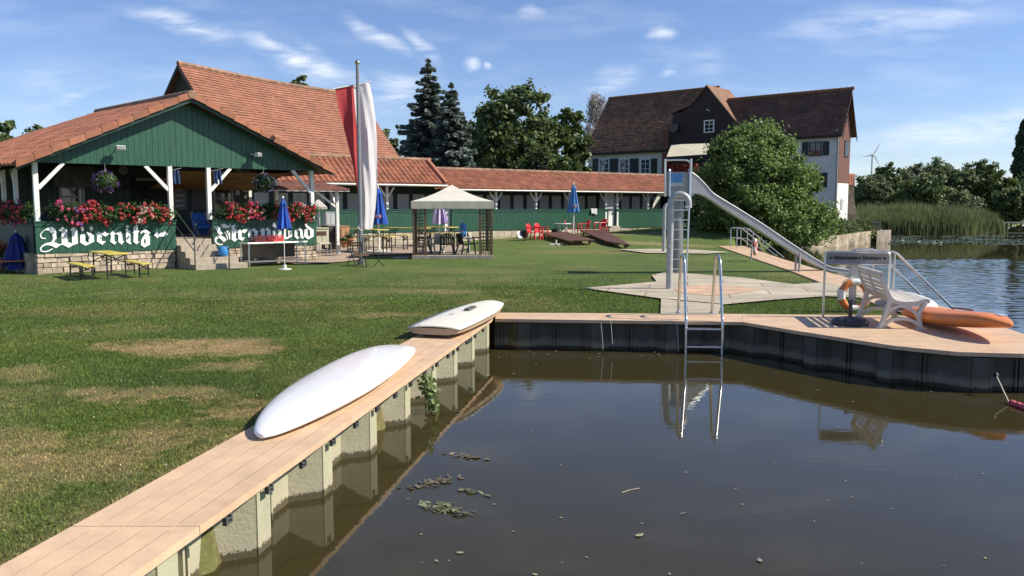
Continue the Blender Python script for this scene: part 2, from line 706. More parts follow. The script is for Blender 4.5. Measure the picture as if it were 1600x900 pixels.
def in_poly(x, y, poly):
    inside = np.zeros(x.shape, bool)
    n = len(poly)
    for i in range(n):
        x0, y0 = poly[i]
        x1, y1 = poly[(i + 1) % n]
        if y0 == y1:
            continue
        c = (y0 > y) != (y1 > y)
        inside ^= c & (x < (x1 - x0) * (y - y0) / (y1 - y0) + x0)
    return inside
# ------------------------------------------------------------------ the setting: ground, water, paving, boardwalk
WATER_Z = -0.45


BW = .64


def deck_x(y):
    """water-side edge of the long left boardwalk"""
    return -.29 - .165 * (11.8 - y)


WATER_POLY = [(deck_x(-14) - .25, -14), (deck_x(11.9) - .25, 11.9), (-.5, 12.1), (3.2, 11.85), (3.9, 10.95), (4.6, 9.95), (5.1, 9.35), (6.1, 9.3),
              (6.2, 10.4), (6.5, 12.6), (6.9, 15.7), (7.25, 18.8), (8.0, 24.5), (9.0, 33.4), (10.3, 38), (15.1, 41.6), (16.7, 42.7), (20.7, 47.9),
              (22.2, 48.9), (22.8, 52), (26, 63.5), (38, 66.8), (46, 80), (62, 97), (400, 130), (400, -14)]
DRY = [(-3.7, 9.6, 1.15, .62, .95), (-6.2, 7.3, 1.0, .5, .8), (-5.3, 6.3, .7, .45, .9), (-3.55, 7.1, .5, .28, .75), (-2.75, 7.0, .55, .3, .8), (-2.05, 6.5, .35, .45, .8),
       (-4.3, 5.6, .9, .6, .65), (-3.3, 4.9, .8, .5, .55), (-4.4, 4.6, 1.0, .5, .55), (-2.9, 8.3, .55, .3, .65), (-1.9, 12.3, .8, .35, .55), (-1.5, 16.0, 1.2, .5, .4),
       (-3.1, 15.8, 1.4, .8, .22), (-6.5, 13, 1.6, 1.0, .22), (2.7, 29.5, 2.5, 1.2, .35), (5.8, 34, 3.5, 1.0, .7), (4.0, 38.5, 4, 1.0, .5), (-1.0, 21, 2, .8, .25), (-8.0, 10, 1.2, .7, .3),
       (-4.4, 5.0, 1.6, .8, .42), (-5.6, 6.7, 1.8, .8, .36), (-3.2, 4.2, .7, .4, .5), (-3.6, 5.7, .8, .35, .62), (-2.9, 5.05, .6, .35, .6), (-4.9, 7.9, .8, .35, .5), (-2.55, 5.7, .35, .5, .6)]


def vnoise(x, y, s, seed):
    """smooth value noise"""
    rg = np.random.default_rng(seed)
    T = rg.random((64, 64))
    u, v = np.asarray(x) / s, np.asarray(y) / s
    i, j = np.floor(u).astype(int), np.floor(v).astype(int)
    a, b = sm(u - i), sm(v - j)
    g = lambda p, q: T[p % 64, q % 64]
    return (g(i, j) * (1 - a) + g(i + 1, j) * a) * (1 - b) + (g(i, j + 1) * (1 - a) + g(i + 1, j + 1) * a) * b


def dryness(x, y):
    x, y = np.asarray(x, float), np.asarray(y, float)
    wx = x + (vnoise(x, y, .35, 11) - .5) * .5 + (vnoise(x, y, .12, 21) - .5) * .25
    wy = y + (vnoise(x, y, .35, 12) - .5) * .5 + (vnoise(x, y, .12, 22) - .5) * .25
    d = np.zeros(x.shape)
    for cx, cy, rx, ry, k in DRY:
        q = ((wx - cx) / rx) ** 2 + ((wy - cy) / ry) ** 2
        d = np.maximum(d, k * sm(1.25 - q * .95))
    e_ = np.exp(-np.clip(deck_x(y) - BW / .9866 - x, 0, 9) / .13) * (y < 12.4) * (x < 0)
    d = np.maximum(d, .75 * e_ * (.4 + .9 * vnoise(x, y, .25, 27)))
    n = .5 * vnoise(x, y, 1.7, 13) + .3 * vnoise(x, y, .6, 14) + .2 * vnoise(x, y, .22, 15)
    d = d * (.55 + .75 * vnoise(x, y, .18, 16)) + .28 * sm((n - .52) * 3.2)
    return np.clip(d, 0, 1)


def lawn_colour(x, y):
    d = dryness(x, y)[:, None]
    k = (.6 * vnoise(x, y, .5, 17) + .4 * vnoise(x, y, 2.4, 18))[:, None]
    g = np.array([.058, .092, .021]) * (1 - k) + np.array([.104, .144, .033]) * k
    far = sm((np.asarray(y) - 12) / 14)[:, None]
    g = g * (1 + .25 * far)
    s = np.array([.30, .225, .11])
    wq = (.8 * sm((np.asarray(x) - 11) / 3) * sm((np.asarray(y) - 38.5) / 2) * sm((62 - np.asarray(y)) / 3))[:, None]
    g = g * (1 - wq) + np.array([.10, .095, .05]) * wq
    return g * (1 - d) + s * d


def lawn_mat(name, bump):
    m = bpy.data.materials.new(name)
    nt, N, L = nodes(m)
    out = N.new('ShaderNodeOutputMaterial')
    b = N.new('ShaderNodeBsdfPrincipled')
    b.inputs['Roughness'].default_value = .85
    b.inputs['Specular IOR Level'].default_value = .2
    at = N.new('ShaderNodeAttribute')
    at.attribute_name = 'tint'
    tc = N.new('ShaderNodeTexCoord')
    n1 = N.new('ShaderNodeTexNoise')
    n1.inputs['Scale'].default_value = 14
    n1.inputs['Detail'].default_value = 8
    n1.inputs['Roughness'].default_value = .75
    L.new(tc.outputs['Object'], n1.inputs['Vector'])
    mr = N.new('ShaderNodeMapRange')
    mr.inputs['From Min'].default_value = .3
    mr.inputs['From Max'].default_value = .7
    mr.inputs['To Min'].default_value = .62
    mr.inputs['To Max'].default_value = 1.38
    L.new(n1.outputs['Fac'], mr.inputs['Value'])
    mx = N.new('ShaderNodeVectorMath')
    mx.operation = 'SCALE'
    L.new(at.outputs['Color'], mx.inputs[0])
    L.new(mr.outputs[0], mx.inputs['Scale'])
    L.new(mx.outputs[0], b.inputs['Base Color'])
    if bump:
        bp = N.new('ShaderNodeBump')
        bp.inputs['Strength'].default_value = bump
        bp.inputs['Distance'].default_value = .06
        n2 = N.new('ShaderNodeTexNoise')
        n2.inputs['Scale'].default_value = 30
        n2.inputs['Detail'].default_value = 6
        n2.inputs['Roughness'].default_value = .8
        L.new(tc.outputs['Object'], n2.inputs['Vector'])
        L.new(n2.outputs['Fac'], bp.inputs['Height'])
        L.new(bp.outputs[0], b.inputs['Normal'])
        L.new(b.outputs[0], out.inputs[0])
    else:
        t = N.new('ShaderNodeBsdfTranslucent')
        L.new(mx.outputs[0], t.inputs['Color'])
        ms = N.new('ShaderNodeMixShader')
        ms.inputs[0].default_value = .25
        L.new(b.outputs[0], ms.inputs[1])
        L.new(t.outputs[0], ms.inputs[2])
        L.new(ms.outputs[0], out.inputs[0])
    return m


def build_ground():
    def axis(lo, hi, a, b, st):
        fine = np.arange(a, b + 1e-6, st)
        def grow(v0, v1, sgn):
            out, v, s = [], v0, st
            while (v1 - v) * sgn > 0:
                s *= 1.28
                v += sgn * s
                out.append(v)
            return out
        return np.array(grow(a, lo, -1)[::-1] + list(fine) + grow(b, hi, 1))
    xs = axis(-2500, 2500, -14, 24, .25)
    ys = axis(-60, 4000, 0, 52, .25)
    X, Y = np.meshgrid(xs, ys)
    x, y = X.ravel(), Y.ravel()
    z = gz(x, y)
    z = np.where(y > 52, np.minimum(z, .3), z)
    far_bank = (y > 60) & (x > 8)
    z = np.where(far_bank, -.3, z)
    z = np.where(in_poly(x, y, WATER_POLY), -1.6, z)
    idx = np.arange(len(x)).reshape(X.shape)
    F = np.stack([idx[:-1, :-1], idx[:-1, 1:], idx[1:, 1:], idx[1:, :-1]], -1).reshape(-1, 4)
    o = np_mesh('ground', np.stack([x, y, z], 1), F, lawn_mat('lawn ground', .7), None, True, lawn_colour(x, y))
    tag(o, 'mown green lawn with straw coloured dry patches', None, None, 'structure')


build_ground()

PADS = []


def sheet(name, poly, z, m, label):
    """a flat paving sheet a few millimetres above the lawn, following it"""
    me = MB()
    me.face([(p[0], p[1], max(z, float(gz(p[0], p[1])) + .034)) for p in poly])
    o = me.build(name, m)
    PADS.append([(p[0], p[1]) for p in poly])
    return tag(o, label, None, None, 'structure')


def pxy(pts):
    return [tuple(G(x, y)[:2]) for x, y in pts]


def slab_mat(name, c1, c2, joint, deg=12):
    """concrete slabs with sunken joints"""
    m = mat(name, c1, .9, .12, 1.2, .25, 45, dirt=(c2, 1.7, .5))
    nt = m.node_tree
    N, L = nt.nodes, nt.links
    b = [n for n in N if n.type == 'BSDF_PRINCIPLED'][0]
    src = b.inputs['Base Color'].links[0].from_socket
    geo = N.new('ShaderNodeNewGeometry')
    mp = N.new('ShaderNodeMapping')
    mp.inputs['Rotation'].default_value = (0, 0, R(deg))
    L.new(geo.outputs['Position'], mp.inputs[0])
    br = N.new('ShaderNodeTexBrick')
    br.inputs['Scale'].default_value = 1.0
    br.inputs['Brick Width'].default_value = 1.5
    br.inputs['Row Height'].default_value = .75
    br.inputs['Mortar Size'].default_value = .014
    br.inputs['Color1'].default_value = (.9, .9, .9, 1)
    br.inputs['Color2'].default_value = (1.08, 1.07, 1.05, 1)
    br.inputs['Mortar'].default_value = (*joint, 1)
    L.new(mp.outputs[0], br.inputs['Vector'])
    mx = N.new('ShaderNodeMix')
    mx.data_type = 'RGBA'
    mx.blend_type = 'MULTIPLY'
    mx.inputs['Factor'].default_value = 1
    L.new(src, mx.inputs['A'])
    L.new(br.outputs['Color'], mx.inputs['B'])
    L.new(mx.outputs['Result'], b.inputs['Base Color'])
    return m


PAVE = slab_mat('shower paving', (.46, .40, .30), (.27, .24, .20), (.45, .4, .33))
WET = mat('rusty stain on paving', (.56, .37, .245), .85, .16, 2.5, .2, 45, dirt=((.13, .08, .05), .9, .9))
PATIO = mat('patio paving', (.40, .31, .23), .85, .18, 3, .2, 20, dirt=((.24, .19, .15), 2, .5))
SHOWER_PAD = pxy([(912, 450), (960, 446), (1026, 440), (1018, 430), (1037, 426), (1085, 428), (1160, 434), (1240, 444), (1296, 441), (1316, 449), (1372, 466), (1290, 463), (1215, 468), (1128, 476), (1060, 470), (985, 460)])
sheet('paving', SHOWER_PAD, -.026, PAVE, 'pale concrete paving round the shower post and slide')
sheet('path', pxy([(1033, 466), (1128, 475), (1122, 492), (1032, 492)]), -.028, PAVE, 'short concrete path from the ladder to the shower paving')
sheet('paving', pxy([(965, 392), (1040, 390.5), (1090, 391), (1140, 394), (1105, 396.5), (1010, 396)]), -.02, PAVE, 'narrow pale paving under the rear shower post')
stain_pts = [(1045 + 8, 452), (1075, 447), (1112, 446), (1150, 447.5), (1188, 453), (1160, 458), (1120, 463), (1085, 461), (1062, 457)]
o = MB().face([(p[0], p[1], .009) for p in pxy(stain_pts)]).build('paving_slab', WET)
tag(o, 'rust stained patch of paving below the shower head', None, None, 'structure')
# patio beside the pavilion: real corners
pat = [(-6.1, 23.2), (-5.0, 24.0), (-4.6, 25.2), (-5.2, 27.3), (-2.2, 28.4), (-1.6, 31.5), (-2.5, 36), (-9, 32), (-9.5, 28)]
sheet('patio', pat, 0, PATIO, 'reddish paved patio in front of the green cabin wall')


def water_mat():
    m = bpy.data.materials.new('pond water')
    nt, N, L = nodes(m)
    out = N.new('ShaderNodeOutputMaterial')
    b = N.new('ShaderNodeBsdfPrincipled')
    b.inputs['Base Color'].default_value = (.038, .032, .0125, 1)
    b.inputs['Roughness'].default_value = .015
    b.inputs['IOR'].default_value = 1.333
    geo = N.new('ShaderNodeNewGeometry')
    sep = N.new('ShaderNodeSeparateXYZ')
    L.new(geo.outputs['Position'], sep.inputs[0])
    mr = N.new('ShaderNodeMapRange')          # the open river is ruffled, the basin lies still
    mr.inputs['From Min'].default_value = 7
    mr.inputs['From Max'].default_value = 11
    mr.inputs['To Min'].default_value = .012
    mr.inputs['To Max'].default_value = .06
    L.new(sep.outputs['X'], mr.inputs['Value'])
    yr = N.new('ShaderNodeMapRange')
    yr.inputs['From Min'].default_value = 34.5
    yr.inputs['From Max'].default_value = 30
    yr.inputs['To Min'].default_value = .1
    L.new(sep.outputs['Y'], yr.inputs['Value'])
    n1 = N.new('ShaderNodeTexNoise')
    n1.inputs['Scale'].default_value = 4.5
    n1.inputs['Detail'].default_value = 4
    mp = N.new('ShaderNodeMapping')
    mp.inputs['Scale'].default_value = (.8, 2.0, 1)
    L.new(geo.outputs['Position'], mp.inputs[0])
    L.new(mp.outputs[0], n1.inputs['Vector'])
    bp = N.new('ShaderNodeBump')
    bp.inputs['Distance'].default_value = .06
    L.new(n1.outputs['Fac'], bp.inputs['Height'])
    ml = N.new('ShaderNodeMath')
    ml.operation = 'MULTIPLY'
    L.new(mr.outputs[0], ml.inputs[0])
    L.new(yr.outputs[0], ml.inputs[1])
    L.new(ml.outputs[0], bp.inputs['Strength'])
    L.new(bp.outputs[0], b.inputs['Normal'])
    L.new(b.outputs[0], out.inputs[0])
    return m


def build_water():
    x0, x1, y0, y1, st = 8.0, 27.0, 9.0, 35.0, .062
    xs, ys = np.arange(x0, x1 + 1e-6, st), np.arange(y0, y1 + 1e-6, st)
    X, Y = np.meshgrid(xs, ys)
    rg = np.random.default_rng(2)
    Z = np.zeros(X.shape)
    for k in range(26):
        lam = rg.uniform(.18, .7)
        a = rg.normal(1.2, .75)
        Z += .00115 * lam ** .9 / .6 * np.sin(2 * np.pi / lam * (X * np.cos(a) + Y * np.sin(a)) + rg.uniform(0, 6.28))
    gust = .45 + .75 * vnoise(X, Y, 3.1, 71)
    fade = sm((X - x0) / 2.5) * sm((x1 - X) / 2) * sm((Y - y0) / 2) * sm((33.6 - Y) / 2.2)
    Z = WATER_Z + Z * gust * fade
    idx = np.arange(X.size).reshape(X.shape)
    F = np.stack([idx[:-1, :-1], idx[:-1, 1:], idx[1:, 1:], idx[1:, :-1]], -1).reshape(-1, 4)
    V = np.stack([X.ravel(), Y.ravel(), Z.ravel()], 1)
    ex = np.array([(-8, -40), (900, -40), (900, 160), (-8, 160), (x0, y0), (xs[-1], y0), (xs[-1], ys[-1]), (x0, ys[-1])], float)
    n = len(V)
    V = np.concatenate([V, np.concatenate([ex, np.full((8, 1), WATER_Z)], 1)])
    F = np.concatenate([F, n + np.array([(0, 1, 5, 4), (1, 2, 6, 5), (2, 3, 7, 6), (3, 0, 4, 7)])])
    tag(np_mesh('water', V, F, water_mat(), None, True), 'still dark pond and rippled river water', None, None, 'structure')


build_water()

# ---- boardwalks: every board is real, one mesh per stretch
DZ0, DZ1 = -.045, 0.0



GAP_SHADE = mat('dark gap shade', (.045, .036, .028), .9, .2, 20)  # dark colour painting the shade inside the board gaps


def joints(poly, parent, name='gap_shade_sheet'):
    """added dark sheet that stands for the shade in the gaps between the boards"""
    a = sum(poly[i][0] * poly[(i + 1) % len(poly)][1] - poly[(i + 1) % len(poly)][0] * poly[i][1] for i in range(len(poly)))
    q = poly if a > 0 else poly[::-1]
    cx, cy = sum(p[0] for p in q) / len(q), sum(p[1] for p in q) / len(q)
    q = [(p[0] + (cx - p[0]) * .006, p[1] + (cy - p[1]) * .006) for p in q]
    return MB().prism([(x, y, -.03) for x, y in q], (0, 0, .0275)).build(name, GAP_SHADE, parent)


def left_poly(y0, y1):
    dx = BW / math.cos(math.atan(.165))
    return [(deck_x(y0) - dx, y0), (deck_x(y0), y0), (deck_x(y1), y1), (deck_x(y1) - dx, y1)]


AX_LEFT = 90 - math.degrees(math.atan(.165))
JOINT = 4.03
mb = MB()
mb2 = MB()
planks(mb, left_poly(JOINT + .006, 11.83), AX_LEFT, .1285, .007, DZ0, DZ1, 3)
planks(mb, [(deck_x(11.835) - BW, 11.835), (deck_x(11.83), 11.835), (-.25, 12.49), (-.84, 12.49)], AX_LEFT, .1285, .007, DZ0, DZ1, 4)
planks(mb2, left_poly(-4, JOINT), AX_LEFT, .1285, .007, DZ0, DZ1, 5)
bw1 = mb.build('boardwalk', DECK)
joints([(deck_x(JOINT + .02) - BW, JOINT + .02), (deck_x(JOINT + .02) - .01, JOINT + .02), (deck_x(12.4) - .01, 12.4), (deck_x(12.4) - BW, 12.4)], bw1)
tag(bw1, 'long brown boardwalk along the left edge of the pond', None, None, 'structure')
bw0 = mb2.build('boardwalk', DECK)
joints([(deck_x(-3.9) - BW, -3.9), (deck_x(-3.9) - .01, -3.9), (deck_x(JOINT - .015) - .01, JOINT - .015), (deck_x(JOINT - .015) - BW, JOINT - .015)], bw0)
tag(bw0, 'nearest stretch of the left boardwalk', None, None, 'structure')
mb = MB()
back = [(-.24, 11.79), (3.22, 11.46), (3.45, 12.33), (-.24, 12.49)]
planks(mb, back, -4, .1285, .007, DZ0, DZ1, 6)
plat = [(3.224, 11.46), (3.71, 10.60), (4.42, 9.47), (4.94, 9.06), (5.59, 8.95), (6.3, 8.95), (6.46, 10.36), (6.86, 12.6), (6.95, 13.3), (5.98, 13.2), (5.9, 12.12), (3.454, 12.33)]
planks(mb, plat, -4, .1285, .007, DZ0, DZ1, 7)
bw2 = mb.build('boardwalk', DECK)
joints(back, bw2)
joints(plat, bw2)
tag(bw2, 'brown boardwalk and corner platform at the back of the pond', None, None, 'structure')
mb = MB()
riv = [(5.985, 13.22), (6.955, 13.32), (7.31, 15.69), (7.65, 19.3), (8.3, 25.2), (9.5, 34), (8.45, 34), (6.97, 20.5), (6.39, 16.3)]
planks(mb, riv, 82, .1285, .007, DZ0, DZ1, 8)
bw3 = mb.build('boardwalk', DECK)
joints(riv, bw3)
tag(bw3, 'brown boardwalk leading along the river bank', None, None, 'structure')

# brackets under the water-side edge of the left boardwalk
bk = MB()
for k in (-1, 1):
    bk.box(-.012, .012, k * .028 - .007, k * .028 + .007, -.085, -.046)
bk.box(-.012, .012, -.035, .035, -.092, -.083)
bk.box(-.012, .012, -.035, .035, -.068, -.062)
bk0 = bk.build('bracket', mat('black bracket', (.10, .10, .095), .5, .2, 20), bw1)
y = 4.3
first = True
while y < 11.6:
    b = bk0 if first else copy_tree(bk0, parent=bw1)
    b.location = (deck_x(y) + .004, y, 0)
    b.rotation_euler = (0, 0, R(AX_LEFT - 90))
    first = False
    y += .47 + .06 * rnd.random()


# ---- sheet piling
def pile_mat(name, c1, c2, sc=1.0):
    m = bpy.data.materials.new(name)
    nt, N, L = nodes(m)
    out = N.new('ShaderNodeOutputMaterial')
    b = N.new('ShaderNodeBsdfPrincipled')
    b.inputs['Roughness'].default_value = .7
    tc = N.new('ShaderNodeTexCoord')
    geo = N.new('ShaderNodeNewGeometry')
    sep = N.new('ShaderNodeSeparateXYZ')
    L.new(geo.outputs['Position'], sep.inputs[0])

    def noise(sc, det=6, stretch=None):
        n = N.new('ShaderNodeTexNoise')
        n.inputs['Scale'].default_value = sc
        n.inputs['Detail'].default_value = det
        n.inputs['Roughness'].default_value = .7
        if stretch:
            q = N.new('ShaderNodeMapping')
            q.inputs['Scale'].default_value = stretch
            L.new(tc.outputs['Object'], q.inputs[0])
            L.new(q.outputs[0], n.inputs['Vector'])
        else:
            L.new(tc.outputs['Object'], n.inputs['Vector'])
        return n.outputs['Fac']

    def madd(a, k, c):
        n = N.new('ShaderNodeMath')
        n.operation = 'MULTIPLY_ADD'
        L.new(a, n.inputs[0])
        n.inputs[1].default_value = k
        if isinstance(c, float):
            n.inputs[2].default_value = c
        else:
            L.new(c, n.inputs[2])
        return n.outputs[0]

    def mixc(f, a, bcol):
        n = N.new('ShaderNodeMix')
        n.data_type = 'RGBA'
        L.new(f, n.inputs['Factor'])
        if isinstance(a, tuple):
            n.inputs['A'].default_value = (*a, 1)
        else:
            L.new(a, n.inputs['A'])
        n.inputs['B'].default_value = (*bcol, 1)
        return n.outputs['Result']

    def ramp(v, lo, hi):
        n = N.new('ShaderNodeMapRange')
        n.inputs['From Min'].default_value = lo
        n.inputs['From Max'].default_value = hi
        L.new(v, n.inputs['Value'])
        return n.outputs[0]
    base = mixc(ramp(noise(3, 6, (1, 1, .35)), .35, .65), c1, c2)
    base = mixc(ramp(noise(9, 8, (1, 1, .2)), .63, .75), base, (.12, .11, .07))
    h = madd(noise(5), .16, sep.outputs['Z'])           # height with a ragged edge
    base = mixc(ramp(h, -.20, -.27), base, (.40 * sc, .36 * sc, .25 * sc))     # pale mineral stain
    base = mixc(ramp(madd(noise(40, 3), .09, madd(noise(7), .05, sep.outputs['Z'])), -.325, -.34), base, (.085 * sc, .072 * sc, .035 * sc))   # algae at the waterline
    L.new(base, b.inputs['Base Color'])
    n = N.new('ShaderNodeBump')
    n.inputs['Strength'].default_value = .35
    n.inputs['Distance'].default_value = .02
    L.new(noise(35, 5), n.inputs['Height'])
    L.new(n.outputs[0], b.inputs['Normal'])
    L.new(b.outputs[0], out.inputs[0])
    return m


def piling(name, label, path, m, start=0.0, period=1.0, depth=.17, top=-.06, bottom=-1.4, inset=.05, group=None):
    """corrugated steel wall along a polyline; the water lies on its right-hand side"""
    prof = [(0, 0), (.17, 0), (.27, 1), (.86, 1), (1, 0)]
    pts = [Vector((p[0], p[1], 0)) for p in path]
    seg = [(pts[i + 1] - pts[i]) for i in range(len(pts) - 1)]
    total = sum(s.length for s in seg)
    vs = []
    k = math.floor(-start / period) - 1
    stations = []
    while True:
        base_s = start + k * period
        if base_s > total:
            break
        for f, d in prof[:-1]:
            stations.append((base_s + f * period, d))
        k += 1
    stations = [(s, d) for s, d in stations if 0 <= s <= total]
    stations = [(0, stations[0][1])] + stations + [(total, stations[-1][1])]
    for s, d in stations:
        q = s
        for p0, v in zip(pts, seg):
            if q <= v.length + 1e-6:
                break
            q -= v.length
        u = v.normalized()
        nrm = Vector((u.y, -u.x, 0))
        p = p0 + u * q - nrm * (inset + d * depth)
        vs.append(p)
    mb = MB()
    for i in range(len(vs) - 1):
        a, b = vs[i], vs[i + 1]
        if (b - a).length < 1e-4:
            continue
        mb.face([(a.x, a.y, bottom), (b.x, b.y, bottom), (b.x, b.y, top), (a.x, a.y, top)])
    o = mb.build(name, m)
    so = o.modifiers.new('thickness', 'SOLIDIFY')
    so.thickness = .012
    so.offset = 1
    tag(o, label, 'wall')
    # interlock ribs where the sections clutch
    rb = MB()
    for i, (s, d) in enumerate(stations[1:-1]):
        if d == 1 and stations[i][1] == 1:
            m_ = vs[i].lerp(vs[i + 1], .42)
            u = (vs[i + 1] - vs[i]).normalized()
            nn = Vector((u.y, -u.x, 0))
            for off in (-.022, .022):
                c = m_ + u * off + nn * .018
                rb.bar((c.x, c.y, bottom), (c.x, c.y, top), .02, .05, up=nn)
    if rb.v:
        rb.build('interlock', m, o)
    return o


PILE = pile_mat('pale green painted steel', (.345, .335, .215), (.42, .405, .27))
PILE_D = pile_mat('pile steel darkened for shade', (.066, .064, .047), (.088, .085, .064), .5)  # same piling as PILE, with its shade put into the colour
_l = math.hypot(.165, 1)
yend = 11.8
p_left = [(deck_x(-4), -4), (deck_x(yend), yend)]
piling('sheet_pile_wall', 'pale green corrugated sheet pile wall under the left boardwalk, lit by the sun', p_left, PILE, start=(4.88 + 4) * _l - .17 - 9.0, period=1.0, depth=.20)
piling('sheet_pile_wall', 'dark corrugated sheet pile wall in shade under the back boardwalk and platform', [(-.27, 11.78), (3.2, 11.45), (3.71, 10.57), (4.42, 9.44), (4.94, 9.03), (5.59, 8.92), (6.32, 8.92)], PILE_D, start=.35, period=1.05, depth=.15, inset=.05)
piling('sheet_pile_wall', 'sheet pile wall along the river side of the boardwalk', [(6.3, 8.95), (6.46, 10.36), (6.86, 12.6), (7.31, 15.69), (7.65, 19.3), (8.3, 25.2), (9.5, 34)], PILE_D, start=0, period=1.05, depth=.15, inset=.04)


# ---- grass blades on the near lawn (nobody could count them: one object)
def build_grass():
    rg = np.random.default_rng(5)
    pads = PADS
    xs, ys = [], []
    for (x0, x1, y0, y1, n) in [(-3.6, -.9, 3.2, 7, 85000), (-6.2, -.9, 5, 10, 140000), (-9, -.4, 9, 14.5, 115000), (-14, 0, 14, 22, 80000), (-.6, 6.2, 12.4, 17, 60000), (0, 7.6, 16, 22, 40000)]:
        xs.append(rg.uniform(x0, x1, n))
        ys.append(rg.uniform(y0, y1, n))
    x, y = np.concatenate(xs), np.concatenate(ys)
    keep = x < np.where(y < 12.5, deck_x(y) - BW / .9866 + .012, 99)
    keep &= ~((y > 11.4) & (y < 12.5) & (x > -.9))
    keep &= x < np.where(y > 12.4, np.interp(y, [12.4, 13.2, 16.3, 20.5, 25], [5.85, 5.94, 6.36, 6.93, 7.5]), 99)
    keep &= np.abs(x) < y * .66
    keep &= rg.random(len(x)) < 1 - sm((y - 12.5) / 9)
    for p in pads:
        keep &= ~in_poly(x, y, p)
    x, y = x[keep], y[keep]
    n = len(x)
    d = dryness(x, y)
    dens = rg.random(n) < (1.05 - .55 * d)
    x, y, d = x[dens], y[dens], d[dens]
    n = len(x)
    h = rg.uniform(.009, .024, n) * (1.15 - .45 * d) * (1 + .25 * sm((y - 8) / 8))
    edge = np.exp(-np.abs(x - (deck_x(y) - BW / .9866)) / .06) * (y < 12.3)
    h *= 1 + .7 * edge
    w = rg.uniform(.0018, .0036, n) * (1 + .12 * np.maximum(y - 5, 0))
    a = rg.uniform(0, 2 * np.pi, n)
    lean = rg.uniform(.1, 1.1, n) * h
    la = rg.uniform(0, 2 * np.pi, n)
    z0 = gz(x, y) - .004
    c = np.stack([x, y, z0], 1)
    side = np.stack([np.cos(a) * w, np.sin(a) * w, np.zeros(n)], 1)
    tip = c + np.stack([np.cos(la) * lean, np.sin(la) * lean, h], 1)
    mid = c * .5 + tip * .5 + np.stack([-np.cos(la) * lean * .15, -np.sin(la) * lean * .15, h * .12], 1)
    V = np.stack([c - side, c + side, mid + side * .7, tip, mid - side * .7], 1).reshape(-1, 3)
    F = np.arange(len(V)).reshape(-1, 5)
    col = lawn_colour(x, y) * rg.uniform(.95, 2.2, (n, 1)) * np.where(rg.random((n, 1)) < .10, np.array([[1.9, 1.55, 1.5]]), 1)
    o = np_mesh('grass', V, F, lawn_mat('grass blades', 0), None, False, np.repeat(col, 5, 0))
    tag(o, 'short mown grass with dry patches on the near lawn', 'grass', None, 'stuff')
    # white clover heads
    k = 900
    cx, cy = rg.uniform(-9, -.9, k), rg.uniform(5, 17, k)
    ok = (cx < deck_x(cy) - BW - .1) & (np.abs(cx) < cy * .64) & (vnoise(cx, cy, 1.4, 31) > .5)
    cx, cy = cx[ok], cy[ok]
    o = leaves('clover', np.stack([cx, cy, gz(cx, cy) + .026], 1), .010, mat('clover flower', (.62, .6, .5), .8, .1, 5), None, 3, 1.0)
    tag(o, 'tiny white clover flowers scattered in the lawn', 'clover', None, 'stuff')


build_grass()
# ------------------------------------------------------------------ the pavilion with the lettered parapets
PF = Frame(-11.45, 19.95, 41.5)
PW, PD, FLOOR_Z, CAP_Z, GREEN_Z, BEAM_Z = 7.46, 6.5, .74, 1.25, .465, 2.66
S0, S1 = PF.t(273), PF.t(331)           # the stair opening


def boards(mb, x0, x1, z0, z1, y, w=.145, th=.02, seed=1):
    """vertical boards with real gaps on a wall plane (local y = y is the front face)"""
    q = random.Random(seed)
    x = x0
    while x < x1 - .01:
        e = min(x + w - .008, x1)
        dy = q.uniform(0, .004)
        mb.box(x, e, y + dy, y + th, z0, z1)
        x += w
    return mb


pav = thing('pavilion', 'open timber pavilion with green boarded gable, orange tiled roof and white posts', 'pavilion', PF.o, 41.5)
# stone plinth
mb = MB()
q = random.Random(4)
for x0, x1 in ((0, S0 - .03), (S1 + .03, PW)):
    z = -.1
    row = 0
    while z < GREEN_Z - .02:
        h = min(q.uniform(.06, .15), GREEN_Z - .004 - z)
        x = x0
        while x < x1 - .02:
            l = min(q.uniform(.12, .45), x1 - x)
            dy = q.uniform(-.03, .02)
            j1, j2 = q.uniform(0, .016), q.uniform(0, .016)
            mb.hexa([(x + .004 + j1, dy, z + .004), (x + l - .004, dy + q.uniform(-.01, .01), z + .004 + j2), (x + l - .004, .3, z + .004), (x + .004, .3, z + .004), (x + .004, dy + .004, z + h - .004), (x + l - .004 - j1, dy + .008, z + h - .004 - j2), (x + l - .004, .3, z + h - .004), (x + .004, .3, z + h - .004)], q.uniform(.72, 1.2))
            x += l
        z += h
    mb.box(x0 + .01, x1 - .01, .045, .32, -.1, GREEN_Z - .005, .55)
plinth_mat = mat('plinth stone', (.52, .42, .31), .85, .2, 5, .6, 14, tint=True, dirt=((.27, .21, .15), 4, .6))
mb.build('plinth', plinth_mat, pav)
# floor
mb = MB()
mb.box(-.02, PW + .02, .33, PD, -.1, FLOOR_Z)
mb.build('floor', STEP, pav)
